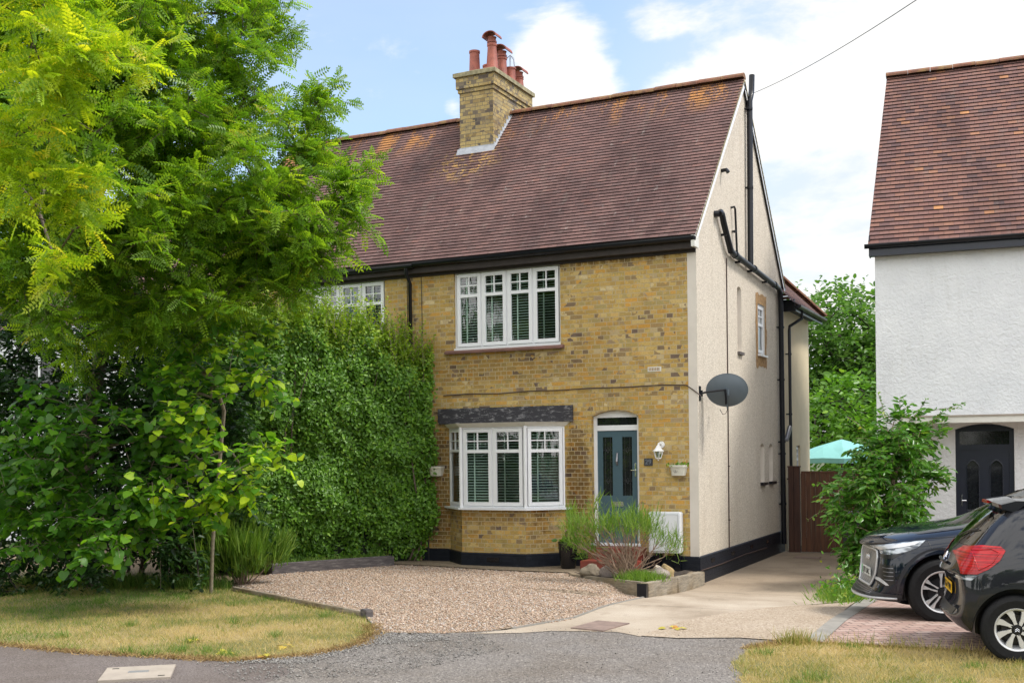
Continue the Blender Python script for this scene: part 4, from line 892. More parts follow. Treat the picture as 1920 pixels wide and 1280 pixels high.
# ------------------------------------------------------------------ things on and by the wall
dish = empty('satellite_dish', (.0,.12,3.08), 'dark grey oval satellite dish on an arm bracket at the corner of the pebbledash wall', 'satellite dish')
def DL(o): o.parent = dish; return o
mb = MB(); mb.box(.0,.012,-.05,.05,-.12,.12); mb.box(.012,.05,-.015,.015,-.05,.05); mb.tube([(.03,0,.0),(.12,.03,.02),(.40,.10,.05)], .017, 8); mb.tube([(.40,.10,.06),(.41,.11,-.10),(.40,.14,-.18)], .022, 8); DL(mb.build('bracket', 'black_plastic', smooth=40))
nrm = Vector((-.22,.93,.30)).normalized(); ux = Vector((nrm.y,-nrm.x,0)).normalized(); uz = ux.cross(nrm).normalized(); dc = Vector((.40,.20,.03))
mb = MB(); rr, nn = 9, 36; vs = []
for i in range(rr+1):
    for k in range(nn):
        q = i/rr; a = 2*math.pi*k/nn; vs.append(dc+ux*(.335*q*math.cos(a))+uz*(.275*q*math.sin(a))+nrm*(.075*q*q))
mb.faces(vs, [(i*nn+k, i*nn+(k+1)%nn, (i+1)*nn+(k+1)%nn, (i+1)*nn+k) for i in range(rr) for k in range(nn)])
mb.tube([dc+ux*(.337*math.cos(2*math.pi*k/36))+uz*(.277*math.sin(2*math.pi*k/36))+nrm*.077 for k in range(37)], .007, 6)
mb.box(.36,.44,.15,.20,-.04,.06); mb.tube([dc-uz*.02-nrm*.01, dc-uz*.30-nrm*.01+nrm*.05], .012, 6)
DL(mb.build('reflector', 'dish_grey', smooth=50))
mb = MB(); a = dc-uz*.27+nrm*.06; mb.tube([a, a+nrm*.42+uz*.10], .011, 6); b = a+nrm*.42+uz*.12; mb.tube([b, b-nrm*.09], .028, 10); DL(mb.build('receiver_arm', 'black_plastic'))
mb = MB(); mb.tube([a, a+Vector((0,0,-.06)), a+Vector((-.03,0,-.12)), a+Vector((-.08,0,-.13)), a+Vector((-.12,-.02,-.05))], .005, 5); DL(mb.build('lead_wire', 'cable_black'))
# wall lantern
lt = empty('wall_lantern', (-.64,0,2.12), 'white wall lantern with glass sides on the brick beside the front door', 'wall lamp')
def lp(mb, nm, mat, **k): o = mb.build(nm, mat, **k); o.parent = lt; return o
mb = MB(); mb.lathe([(.0,-.025),(.05,-.025),(.055,-.012),(.055,-.001)], (.02,0,.13), 18, 'y')
mb.tube([(.02,-.02,.13),(.01,-.07,.155),(.0,-.10,.15),(-.0,-.11,.11)], [.018,.016,.015,.02], 8); lp(mb, 'bracket', 'lamp_white', smooth=40)
mb = MB(); mb.lathe([(.0,.13),(.03,.11),(.04,.09),(.075,.045),(.098,.03),(.098,.02),(.0,.02)], (0,-.12,0), 6); mb.lathe([(0,-.135),(.012,-.13),(.010,-.115),(.02,-.11),(.045,-.10),(.05,-.085),(.0,-.085)], (0,-.12,0), 6)
for k in range(6):
    a = k*math.pi/3; mb.tube([(.085*math.cos(a),-.12+.085*math.sin(a),.022),(.047*math.cos(a),-.12+.047*math.sin(a),-.09)], .006, 5)
lp(mb, 'cage', 'lamp_white'); mb = MB(); mb.lathe([(.078,.02),(.043,-.088)], (0,-.12,0), 6); lp(mb, 'glass', 'window_glass'); mb = MB(); mb.lathe([(0,-.06),(.022,-.05),(.03,-.01),(.018,.02)], (0,-.12,0), 10); lp(mb, 'bulb', 'lamp_glass', smooth=True)
# number plate 29
sg = empty('number_sign', (-.85,0,1.965), 'small dark slate house number 29 on the bricks beside the door', 'house number')
o = MB().box(-.075,.075,-.02,-.001,-.062,.062).build('plate', 'sign_slate', bevel=.006); o.parent = sg
text_mesh('29', .115, .002, 'digits', 'sign_digit', sg, Matrix.Translation((0,-.0215,0)) @ Matrix.Rotation(R(90), 4, 'X'))
def planter(x, z, label, plants=True):
    p = empty('wall_planter', (x,0,z), label, 'planter', 'cream planters on the brick front')
    mb = MB(); n = 20
    def rg(w, d, zz): return [Vector((w*(1 if abs(math.cos(a)) > .999 else 1)*math.copysign(abs(math.cos(a))**.6, math.cos(a)), -.005-d*abs(math.sin(a))**.6, zz)) for a in [math.pi*k/n for k in range(n+1)]]
    rings = [rg(.11,.12,-.09), rg(.135,.145,.05), rg(.15,.16,.05), rg(.152,.162,.085), rg(.14,.15,.085), rg(.128,.14,.03)]
    for a, b in zip(rings, rings[1:]):
        for k in range(n): mb.face([a[k],a[k+1],b[k+1],b[k]])
    mb.face(rings[0]); mb.face([rings[3][0],rings[3][-1],rings[0][-1],rings[0][0]]); o = mb.build('tub', 'planter_cream', smooth=45); o.parent = p
    mb = MB(); mb.face(rg(.13,.14,.045)); o = mb.build('soil', 'soil'); o.parent = p
    if plants:
        mb = MB(); mb.lathe([(.028,-.001),(.032,-.001),(.032,.0)], (-.02,-.139,-.01), 16, 'y'); mb.prism([(-.035,-.1395,-.012),(-.005,-.1395,-.012),(-.02,-.1395,.008)], (0,-.001,0)); mb.prism([(-.03,-.1395,-.028),(-.01,-.1395,-.028),(-.01,-.1395,-.022),(-.03,-.1395,-.022)], (0,-.001,0)); o = mb.build('badge', 'sleeper_dark'); o.parent = p
    return p
pl1 = planter(-.325, 1.83, 'cream wall planter with small green shoots and a round badge, right of the lantern')
pl2 = planter(-4.87, 1.83, 'cream wall planter half hidden between the hedge and the bay window', False)
# meter box on its stand
mbx = empty('meter_box', (-.53,-.02,.15), 'white meter cupboard on black supports at the right corner of the brick front', 'meter box')
def mp_(mb, nm, mat, **k): o = mb.build(nm, mat, **k); o.parent = mbx; return o
mp_(MB().box(-.27,.27,-.18,.0,.33,1.0), 'cabinet', 'meter_white', bevel=.015)
mb = MB(); mb.box(-.24,.24,-.192,-.180,.36,.96); mp_(mb, 'cupboard_door', 'meter_white', bevel=.006); mp_(MB().lathe([(0,-.2),(.012,-.2),(.012,-.19)], (.19,0,.66), 8, 'y'), 'lock', 'steel_grey')
mp_(MB().box(-.17,-.09,-.14,-.02,-.02,.33), 'stand_leg', 'black_gloss'); mp_(MB().box(.16,.25,-.14,-.02,-.02,.33), 'stand_leg', 'black_gloss')
# small blue box low on the wall by the hedge
ub = empty('utility_box', (-5.06,0,.83), 'small slate-blue box low on the brick wall beside the hedge', 'utility box')
o = MB().box(-.09,.09,-.07,-.001,-.12,.12).build('case', 'arch_grey', bevel=.01); o.parent = ub
o = MB().box(-.075,.075,-.076,-.070,-.10,.10).build('cover', 'dish_grey', bevel=.003); o.parent = ub; o = MB().tube([(0,-.03,-.12),(0,-.03,-.62)], .012, 6).build('conduit', 'cable_black'); o.parent = ub
# pot with pink flowers
pot_ = empty('plant_pot', (-2.14,-.42,.2), 'tall glossy black pot by the bay window', 'pot')
mb = MB(); mb.lathe([(.0,.0),(.115,.0),(.125,.02),(.165,.36),(.175,.44),(.165,.445),(.15,.40),(.0,.39)], n=28); o = mb.build('vessel', 'pot_black', smooth=35); o.parent = pot_
mb = MB(); mb.lathe([(0,.405),(.15,.40)], n=20); o = mb.build('soil', 'soil'); o.parent = pot_
# rocks
def rock(x, y, z, sx, sy, sz, seed, col, label):
    t = NT('rock_'+str(seed), col, .9); v = t.coord(); t.col(t.ramp(t.noise(9,7,.7,v),[(.3,tuple(c*.6 for c in col)),(.7,tuple(min(1,c*1.3) for c in col))])); t.bump(t.noise(14,6,.65,v),.8,.02)
    bm = bmesh.new(); bmesh.ops.create_icosphere(bm, subdivisions=4, radius=1)
    for v in bm.verts:
        n1 = noise.noise(v.co*1.1+Vector((seed*7.3,0,0)))*.35+noise.noise(v.co*2.7+Vector((seed,3,0)))*.13; c = v.co.normalized()
        q = c*(1+n1); 
        for d in (Vector((.5,.3,.8)),Vector((-.7,-.4,.5)),Vector((.6,-.8,.1)),Vector((-.2,-.9,.35))):
            d = d.normalized(); k = q.dot(d)-.74
            if k > 0: q -= d*k*.85
        v.co = Vector((q.x*sx, q.y*sy, q.z*sz))
    me = bpy.data.meshes.new('rock'); bm.to_mesh(me); bm.free(); me.materials.append(t.m); me.shade_smooth(); o = bpy.data.objects.new('rock', me); COL.objects.link(o)
    o.location = (x,y,z); o.rotation_euler = (0,0,seed*1.3); return tag(o, label, 'rock', 'rocks round the raised bed')
rock(-1.33,-1.42,.29,.19,.13,.11,1,(.23,.19,.14),'brown mossy rock at the left end of the raised bed')
rock(-.99,-1.55,.30,.17,.14,.13,2,(.30,.25,.23),'pinkish grey rounded rock, second from the left in the raised bed')
rock(-.72,-1.60,.26,.12,.10,.085,6,(.15,.14,.13),'small dark grey rock behind the shrub stems')
rock(-.32,-1.15,.29,.10,.10,.09,4,(.48,.42,.34),'small pale stone behind the low green tuft')
rock(-.13,-1.35,.30,.12,.10,.13,5,(.38,.28,.14),'ochre rock behind the low green tuft in the bed')
rock(-.08,-1.75,.30,.15,.14,.125,3,(.27,.23,.20),'grey-brown rock at the right end of the raised bed')
# covers in the ground
def cover(cx_, cy_, w, h, rot, name, mat, label, fr=True, bits=None):
    z = G(cx_, cy_); c, s = math.cos(rot), math.sin(rot)
    o = empty(name, (cx_, cy_, z+.02), label, 'drain cover', None, rot)
    q = MB().box(-w/2,w/2,-h/2,h/2,-.02,.006).build('plate', mat, bevel=.003); q.parent = o
    if fr:
        mb = MB(); e = .035; mb.box(-w/2-e,w/2+e,-h/2-e,-h/2,-.02,.004); mb.box(-w/2-e,w/2+e,h/2,h/2+e,-.02,.004); mb.box(-w/2-e,-w/2,-h/2,h/2,-.02,.004); mb.box(w/2,w/2+e,-h/2,h/2,-.02,.004); q = mb.build('frame', 'kerb_grey'); q.parent = o
    if bits:
        mb = MB()
        for x, y, a, b in bits: mb.box(x-a,x+a,y-b,y+b,.006,.010)
        q = mb.build('badge', 'cover_metal'); q.parent = o
        mb = MB()
        for x, y in ((-w*.36,h*.36),(w*.36,-h*.36)): mb.box(x-.03,x+.03,y-.012,y+.012,.006,.0085)
        q = mb.build('key_hole', 'plate_ink'); q.parent = o
cover(.55,-5.85,.42,.62,R(-8),'drain_cover','cover_iron','rusty brown metal cover set in the concrete driveway',False)
cover(-2.38,-9.98,.62,.62,R(38),'pavement_cover','cover_concrete','pale concrete inspection cover with a metal badge in the pavement',False,[(0,.02,.09,.04)])
cover(.75,5.0,.5,.3,0,'drain_cover','cover_iron','small iron drain cover near the foot of the gate',False)
# ------------------------------------------------------------------ gate
gate = empty('wooden_gate', (.42,6.15,-.04), 'tall brown boarded side gate with small oval plaque', 'gate')
mb = MB(); x = 0
while x < 1.95:
    w = .098; mb.box(x,x+w-.004,-.02,.0+random.uniform(-.002,.002),.03,1.68+.0); x += w
q = mb.build('boards', 'gate_wood', bevel=.003); q.parent = gate
mb = MB(); mb.box(0,1.95,.0,.045,.2,.32); mb.box(0,1.95,.0,.045,1.4,1.52); mb.box(0,1.95,-.03,.05,1.68,1.72); mb.box(-.01,.09,-.03,-.02,.03,1.68); q = mb.build('rail', 'gate_wood', bevel=.003); q.parent = gate
mb = MB(); mb.tube([(.88+.075*math.cos(a),-.026,1.53+.045*math.sin(a)) for a in [k*math.pi/10 for k in range(21)]], .007, 5); mb.lathe([(0,-.03),(.035,-.03),(.035,-.02)], (.88,0,1.53), 12, 'y'); q = mb.build('plaque', 'twig'); q.parent = gate
post = empty('gate_post', (.15,6.15,-.04), 'dark brown boarded panel standing between the wall and the gate', 'fence post')
mb = MB(); mb.box(.0,.11,-.05,.05,.0,1.80); mb.box(.115,.24,-.04,.05,.0,1.80); q = mb.build('board', 'post_wood', bevel=.005); q.parent = post; q = MB().box(-.01,.25,-.06,.06,1.80,1.83).build('post_cap', 'post_wood'); q.parent = post
# parasol beyond
um = empty('garden_parasol', (.28,12.0,-.04), 'teal garden parasol open above the gate', 'parasol')
mb = MB(); n = 8; Rr = 1.35; apex = Vector((0,0,2.42)); 
ringv = lambda rr, z, sag=0: [Vector((rr*math.cos(2*math.pi*k/n+.2), rr*math.sin(2*math.pi*k/n+.2), z)) for k in range(n)]
r1, r2 = ringv(Rr*.5, 2.22), ringv(Rr, 1.93)
for k in range(n):
    j = (k+1) % n; m1 = (r1[k]+r1[j])/2-Vector((0,0,.02)); m2 = (r2[k]+r2[j])/2-Vector((0,0,-.02))
    for T3 in ((apex,r1[k],m1),(apex,m1,r1[j]),(r1[k],r2[k],m2,m1),(m1,m2,r2[j],r1[j]),(r2[k],r2[k]-Vector((0,0,.12)),m2-Vector((0,0,.12)),m2),(m2,m2-Vector((0,0,.12)),r2[j]-Vector((0,0,.12)),r2[j])): mb.face(T3)
q = mb.build('canopy', 'umbrella_teal'); q.parent = um
mb = MB()
for k in range(n): mb.tube([apex-Vector((0,0,.03)), r1[k]-Vector((0,0,.02)), r2[k]-Vector((0,0,.02))], .01, 5); mb.tube([(0,0,1.75), r1[k]-Vector((0,0,.02))], .008, 5)
q = mb.build('ribs', 'twig'); q.parent = um; q = MB().tube([(0,0,0),(0,0,2.45)], .024, 10).build('pole', 'twig'); q.parent = um
# wheelie bin behind the shrub
bn = empty('wheelie_bin', (1.95,3.6,-.04), 'black wheelie bin with a blue lid behind the shrub', 'bin')
mb = MB(); mb.prism([(-.2,-.22,.06),(.2,-.22,.06),(.2,.22,.06),(-.2,.22,.06)], (0,0,.0001)); mb = MB(); mb.faces([(-.2,-.22,.06),(.2,-.22,.06),(.2,.22,.06),(-.2,.22,.06),(-.27,-.3,.95),(.27,-.3,.95),(.27,.3,.95),(-.27,.3,.95)], [(0,3,2,1),(4,5,6,7),(0,1,5,4),(1,2,6,5),(2,3,7,6),(3,0,4,7)]); q = mb.build('tub', 'bin_black', bevel=.02); q.parent = bn
q = MB().box(-.29,.29,-.33,.33,.95,1.02).build('lid', 'bin_blue', bevel=.02); q.parent = bn
for wx in (.2, -.2): q = MB().lathe([(0,-.03),(.09,-.03),(.1,0),(.09,.03),(0,.03)], (wx,.24,.1), 14, 'x').build('wheel', 'rubber'); q.parent = bn
# ------------------------------------------------------------------ white neighbour
NA = R(5); nb = empty('white_house', (2.37,3.1,0), 'white rendered house with mottled clay tile roof behind the parked cars', 'house', None, NA)
def Np(mb, nm, mat, **k):
    o = mb.build(nm, mat, **k); o.parent = nb; return o
ndoor = arch_loop(1.30,2.24,.22,2.46,.09)
mb = MB(); wall(mb, rect(0,9,-.2,5.7), [ndoor], lambda x, z: (x,0,z)); reveal(mb, ndoor, lambda x, z: (x,0,z), lambda x, z: (x,.14,z)); Np(mb, 'front_wall', 'white_render')
RZ2 = 9.8; RY2 = 3.4
mb = MB(); mb.face([(0,0,-.2),(0,6.8,-.2),(0,6.8,5.7),(.18,RY2,RZ2-.1),(0,0,5.7)]); mb.face([(9,0,-.2),(9,6.8,-.2),(9,6.8,5.7),(9,RY2,RZ2-.1),(9,0,5.7)]); mb.face([(0,6.8,-.2),(9,6.8,-.2),(9,6.8,5.7),(0,6.8,5.7)]); Np(mb, 'side_wall', 'white_render')
mb = MB(); uv = roof_courses(mb, -.10, 9.1, -.22, 5.74, RY2, RZ2, gauge=.12, t=.022, clip=lambda f: (-.10+.22*f, 9.1)); o = mb.build('roof', ['mixed_clay_tile','lip_shadow'], autouv=False); setuv(o, uv); o.parent = nb
mb = MB(); uv = roof_courses(mb, -.10, 9.1, 2*RY2+.22, 5.74, RY2, RZ2, gauge=.12, clip=lambda f: (-.08+.24*f, 9.1)); o = mb.build('rear_roof', ['mixed_clay_tile','lip_shadow'], autouv=False); setuv(o, uv); o.parent = nb
o = ridge_tiles((.10,RY2,RZ2-.015),(9.1,RY2,RZ2), .115, None); o.parent = nb
mb = MB(); mb.face([(-.03,-.18,5.70),(9,-.18,5.70),(9,RY2,RZ2-.10),(.2,RY2,RZ2-.10)]); Np(mb, 'roof_underside', 'soffit_dark')
o = gutter(-.16, 9.1, -.27, 5.72, nb); o.parent = nb; o.matrix_parent_inverse = Matrix()
mb = MB(); mb.box(-.09,9,-.21,-.19,5.54,5.76); mb.box(-.09,9,-.19,-.0,5.55,5.565); mb.box(-.09,-.07,-.19,.1,5.55,5.9); Np(mb, 'fascia', 'door_navy')
mb = MB(); yn = .10
x0, x1 = 1.30, 2.24
mb.box(x0,x0+.07,yn-.02,yn+.05,.22,2.46); mb.box(x1-.07,x1,yn-.02,yn+.05,.22,2.46); mb.box(x0+.07,x1-.07,yn-.02,yn+.05,2.10,2.19)
mb.prism([(x,yn-.021,z) for x, z in arch_loop(x0,x1,2.42,2.455,.085)], (0,.06,0)); ndr = bpy.data.objects.new('door', None); COL.objects.link(ndr); ndr.parent = nb
def nd(mb, nm, mat, **k): o = mb.build(nm, mat, **k); o.parent = ndr; return o
nd(mb, 'frame', 'door_navy', recalc=True); nd(MB().box(x0+.07,x1-.07,yn,yn+.01,2.19,2.42), 'fanlight', 'dark_glazing')
def panel_loop(a, b, z0, z1): return [(a,z0),(b,z0)]+[(b+(a-b)*k/10, z1+.09*math.sin(math.pi*k/10)) for k in range(11)]
pls = [panel_loop(1.48,1.68,1.05,1.83), panel_loop(1.86,2.06,1.05,1.83)]
mb = MB(); wall(mb, rect(x0+.07,x1-.07,.25,2.10), pls, lambda x, z: (x,yn,z))
for l in pls: reveal(mb, l, lambda x, z: (x,yn,z), lambda x, z: (x,yn+.02,z))
for l in pls: mb.tube([(x,yn-.004,z) for x, z in l+[l[0]]], .010, 5, cap=False)
nd(mb, 'leaf', 'door_navy')
for l in pls: nd(MB().face([(x,yn+.015,z) for x, z in l]), 'glass_panel', 'dark_glazing')
mb = MB(); mb.box(1.385,1.41,yn-.02,yn-.001,1.12,1.32); mb.tube([(1.40,yn-.05,1.22),(1.47,yn-.05,1.22)], .01, 8); nd(mb, 'handle', 'chrome')
mb = MB(); mb.box(.35,9.0,-.72,.0,2.585,2.60); mb.box(.35,9.0,-.75,-.72,2.56,2.665); mb.box(.35,.38,-.72,.0,2.56,2.665); Np(mb, 'porch_canopy', 'upvc_shade')
mb = MB(); mb.box(.33,9.02,-.77,.02,2.665,2.69); Np(mb, 'canopy_roof', 'cover_concrete')
# brick driveway-side: dark downpipe on far-left white house
fh = empty('white_house', (-17,4,0), 'white rendered house glimpsed through the trees at the far left', 'house')
def F(mb, nm, mat): o = mb.build(nm, mat); o.parent = fh; return o
mb = MB(); wall(mb, rect(-5,5,-.2,5.6), [rect(-3.4,-1.6,3.4,4.8), rect(1.6,3.4,3.4,4.8), rect(-3.4,-1.2,.9,2.4), rect(1.6,3.4,.9,2.4)], lambda x, z: (x,0,z)); mb.face([(5,0,-.2),(5,7,-.2),(5,7,5.6),(5,3.5,9),(5,0,5.6)]); mb.face([(-5,0,-.2),(-5,7,-.2),(-5,7,5.6),(-5,3.5,9),(-5,0,5.6)]); mb.face([(-5,7,-.2),(5,7,-.2),(5,7,5.6),(-5,7,5.6)]); F(mb, 'wall', 'white_render')
mb = MB(); uv = roof_courses(mb, -5.1, 5.1, -.2, 5.6, 3.5, 9.1, gauge=.2, dx=2); o = mb.build('roof', ['clay_tile','lip_shadow'], autouv=False); setuv(o, uv); o.parent = fh
for a, b, c, d in ((-3.4,-1.6,3.4,4.8),(1.6,3.4,3.4,4.8),(-3.4,-1.2,.9,2.4),(1.6,3.4,.9,2.4)):
    mb = MB(); e = .06; mb.box(a,b,.02,.08,c,c+e); mb.box(a,b,.02,.08,d-e,d); mb.box(a,a+e,.02,.08,c+e,d-e); mb.box(b-e,b,.02,.08,c+e,d-e); mb.box((a+b)/2-.03,(a+b)/2+.03,.02,.08,c+e,d-e); o = F(mb, 'window', 'upvc'); q = MB().box(a+e,b-e,.06,.07,c+e,d-e).build('pane', 'dark_glazing'); q.parent = o
# overhead wire
mb = MB(); a, b = Vector((.04,3.9,9.05)), Vector((4.93,-6.76,6.74)); mb.tube([a+(b-a)*t+Vector((0,0,-.12*4*t*(1-t))) for t in [k/14 for k in range(15)]], .006, 5); wire = tag(mb.build('overhead_wire', 'dish_grey'), 'thin overhead wire running from the gable top up across the sky', 'wire')
# ------------------------------------------------------------------ cars
def car_body(stations, bowf, wheels, wr_, paint, root, halfw, tilt=lambda x, z: 0):
    "lofted shell, subdivided, wheel arches cut out; returns object and its BVH"
    rings = []
    for st in stations:
        x, zb, wb, ws, zs, wm, zm, wsh, zsh, wg, zg, wr, zr, zt = st
        h = [(0,zb),(wb*.55,zb),(wb,zb+.012),(ws,zs),(wm,zm),(wsh,zsh),(wg,zg),(wr,zr),(wr*.55,zr+(zt-zr)*.75),(0,zt)]
        full = [(-y, z) for y, z in h]+[(y, z) for y, z in h[-2:0:-1]]
        rings.append([(x+tilt(x, z)+bowf(x)*(abs(y)/halfw)**2.1, y, z) for y, z in full])
    n = len(rings[0]); bm = bmesh.new(); vs = [[bm.verts.new(p) for p in r] for r in rings]
    for a, b in zip(vs, vs[1:]):
        for k in range(n): bm.faces.new((a[k], b[k], b[(k+1)%n], a[(k+1)%n]))
    for r, fl in ((vs[0], False), (vs[-1], True)):
        # cap: strips between mirrored points keep the nose quad-based
        m = n//2
        for k in range(m):
            q = [r[k], r[k+1], r[n-1-k], r[(n-k)%n]]
            q = list(dict.fromkeys(q))
            if len(q) >= 3: bm.faces.new(q if fl else q[::-1])
    bmesh.ops.recalc_face_normals(bm, faces=bm.faces)
    me = bpy.data.meshes.new('body'); bm.to_mesh(me); bm.free(); o = bpy.data.objects.new('body', me); COL.objects.link(o)
    md = o.modifiers.new('s', 'SUBSURF'); md.levels = md.render_levels = 3
    cut = MB()
    for wx in wheels:
        for s in (-1, 1):
            y0, y1 = (s*(halfw-.30), s*(halfw+.25)); R_ = wr_+.055
            cut.tube([(wx, min(y0,y1), wr_+.01), (wx, max(y0,y1), wr_+.01)], R_, 48)
            cut.box(wx-R_+.01, wx+R_-.01, min(y0,y1), max(y0,y1), -.3, wr_*.6)
    cutters = []
    for i, wx in enumerate(wheels):
        for s in (-1, 1):
            y0, y1 = sorted((s*(halfw-.30), s*(halfw+.25))); c = MB(); R_ = wr_+.055
            P = [(wx+R_*math.cos(a), wr_+.01+R_*math.sin(a)) for a in [math.pi*k/40 for k in range(41)]]+[(wx-R_, -.2), (wx+R_, -.2)]
            c.prism([(x, y0, z) for x, z in P], (0, y1-y0, 0)); co = c.build('cut', paint, recalc=True, autouv=False); cutters.append(co)
            b = o.modifiers.new('b', 'BOOLEAN'); b.object = co; b.operation = 'DIFFERENCE'; b.solver = 'EXACT'
    dg = bpy.context.evaluated_depsgraph_get(); me2 = bpy.data.meshes.new_from_object(o.evaluated_get(dg)); o.modifiers.clear(); o.data = me2; me2.name = 'body'
    for c in cutters: bpy.data.objects.remove(c)
    me2.materials.clear(); me2.materials.append(M[paint]); sm_angle(me2, 38); o.parent = root
    bm = bmesh.new(); bm.from_mesh(me2); bvh = BVHTree.FromBMesh(bm); bm.free()
    return o, bvh
def cast(bvh, p, mode, off):
    o_, d_ = {'left': (Vector((p[0], -3, p[1])), Vector((0,1,0))), 'right': (Vector((p[0], 3, p[1])), Vector((0,-1,0))), 'front': (Vector((-3, p[0], p[1])), Vector((1,0,0))), 'top': (Vector((p[0], p[1], 4)), Vector((0,0,-1)))}[mode]
    h = bvh.ray_cast(o_, d_)
    if h[0] is None: return None
    n = h[1]; n = n if n.dot(d_) < 0 else -n
    return h[0]+n*off
def patch(bvh, poly, mode, off, name, mat, root, step=.025, thick=.004):
    bm = bmesh.new(); bm.faces.new([bm.verts.new((a, b, 0)) for a, b in poly]); bmesh.ops.triangulate(bm, faces=bm.faces)
    for ax in (0, 1):
        lo, hi = min(p[ax] for p in poly), max(p[ax] for p in poly); c = lo+step
        while c < hi:
            bmesh.ops.bisect_plane(bm, geom=bm.verts[:]+bm.edges[:]+bm.faces[:], plane_co=((c,0,0) if ax == 0 else (0,c,0)), plane_no=((1,0,0) if ax == 0 else (0,1,0))); c += step
    bad = []
    for v in bm.verts:
        q = cast(bvh, (v.co.x, v.co.y), mode, off)
        if q is None: bad.append(v)
        else: v.co = q
    bmesh.ops.delete(bm, geom=bad, context='VERTS'); bmesh.ops.recalc_face_normals(bm, faces=bm.faces)
    c0 = sum((v.co for v in bm.verts), Vector())/max(1, len(bm.verts)); 
    if bm.faces and sum((f.normal.dot({'left': Vector((0,-1,0)), 'right': Vector((0,1,0)), 'front': Vector((-1,0,0)), 'top': Vector((0,0,1))}[mode]) for f in bm.faces)) < 0:
        bmesh.ops.reverse_faces(bm, faces=bm.faces)
    if thick:
        ed = [e for e in bm.edges if e.is_boundary]; r = bmesh.ops.extrude_edge_only(bm, edges=ed)
        d = {'left': Vector((0,1,0)), 'right': Vector((0,-1,0)), 'front': Vector((1,0,0)), 'top': Vector((0,0,-1))}[mode]
        for v in [g for g in r['geom'] if isinstance(g, bmesh.types.BMVert)]: v.co += d*(off+thick)
    me = bpy.data.meshes.new(name); bm.to_mesh(me); bm.free(); me.materials.append(M[mat]); sm_angle(me, 35); o = bpy.data.objects.new(name, me); COL.objects.link(o); o.parent = root; return o
def seam(bvh, pts, mode, name, root, r=.0035, mat='plate_ink', off=.0, sub=8):
    P = []
    for a, b in zip(pts, pts[1:]):
        for k in range(sub): q = cast(bvh, (a[0]+(b[0]-a[0])*k/sub, a[1]+(b[1]-a[1])*k/sub), mode, off); P += [q] if q else []
    q = cast(bvh, pts[-1], mode, off); P += [q] if q else []
    if len(P) > 1: o = MB().tube(P, r, 6).build(name, mat, smooth=True); o.parent = root; return o
def car_wheel(x, y, r, wdt, root, style):
    s = -1 if y < 0 else 1
    w = bpy.data.objects.new('wheel', None); COL.objects.link(w); w.parent = root; w.location = (x, y, r)
    def add(mb, nm, mat, **k): o = mb.build(nm, mat, **k); o.parent = w; return o
    rr = r*(.64 if style == 'c' else .655); h = wdt
    pr = [(rr,0),(rr+.012,.004*0-.004),(r*.86,-.012),(r*.955,.004),(r*.99,.025),(r,.05),(r,h-.05),(r*.985,h-.02),(r*.9,h),(rr,h-.01)]
    add(MB().lathe([(a, -s*(-b) if s < 0 else -b) for a, b in [(p, -q if s < 0 else q) for p, q in pr]] if False else [(a, (b if s < 0 else -b)) for a, b in pr], n=48, axis='y'), 'tyre', 'rubber', smooth=30)
    mb = MB(); D_ = lambda v: v if s < 0 else -v
    mb.lathe([(rr+.002,D_(.004)),(rr-.004,D_(-.003)),(rr-.018,D_(.006)),(rr-.03,D_(.05)),(rr-.05,D_(.14))], n=48, axis='y'); add(mb, 'rim', 'alloy', smooth=40)
    mb = MB(); mb.lathe([(rr-.035,D_(.10)),(0,D_(.10))], n=32, axis='y'); mb.lathe([(0,D_(.06)),(r*.42,D_(.06)),(r*.42,D_(.075)),(0,D_(.075))], n=32, axis='y'); add(mb, 'brake_disc', 'alloy_dark')
    mb = MB(); n = 5 if style == 'a' else 8
    for k in range(n):
        a0 = 2*math.pi*k/n+.2
        def pt(q, da, dep): a = a0+da; return Vector((q*math.cos(a), D_(dep), q*math.sin(a)))
        if style == 'a':
            for sg in (-1, 1):
                rows = [(.055,.10,.50),(.11,.16,.30),(rr*.62,.13,.24),(rr-.022,.07,.30)]; 
                prev = None
                for q, lo, hi in rows:
                    c = [pt(q, sg*(lo), .014 if q > .08 else .022), pt(q, sg*hi, .014 if q > .08 else .022), pt(q, sg*hi, .05), pt(q, sg*lo, .05)]
                    if prev:
                        for i in range(4): j = (i+1)%4; mb.face([prev[i],prev[j],c[j],c[i]])
                    prev = c
        else:
            rows = [(.05,-.30,.30),(rr*.45,-.10,.24),(rr*.75,-.06,.30),(rr-.016,.02,.36)]; prev = None
            for q, lo, hi in rows:
                c = [pt(q, lo, .012), pt(q, hi, .012), pt(q, hi, .045), pt(q, lo, .045)]
                if prev:
                    for i in range(4): j = (i+1)%4; mb.face([prev[i],prev[j],c[j],c[i]])
                prev = c
    add(mb, 'spokes', 'alloy', recalc=True)
    mb = MB(); mb.lathe([(0,D_(.004)),(.034,D_(.006)),(.038,D_(.02)),(.06,D_(.024)),(.065,D_(.05))], n=20, axis='y')
    for k in range(5): a = 2*math.pi*k/5; mb.lathe([(0,D_(.012)),(.009,D_(.012)),(.009,D_(.03))], (.052*math.cos(a),0,.052*math.sin(a)), 8, 'y')
    add(mb, 'hub_cap', 'alloy_dark', smooth=30)
    if style == 'c':
        mb = MB()
        for dz in (.006,-.010): mb.tube([(-.018,D_(.003),dz-.008),(0,D_(.003),dz+.006),(.018,D_(.003),dz-.008)], .0035, 5)
        add(mb, 'emblem', 'chrome')
    return w
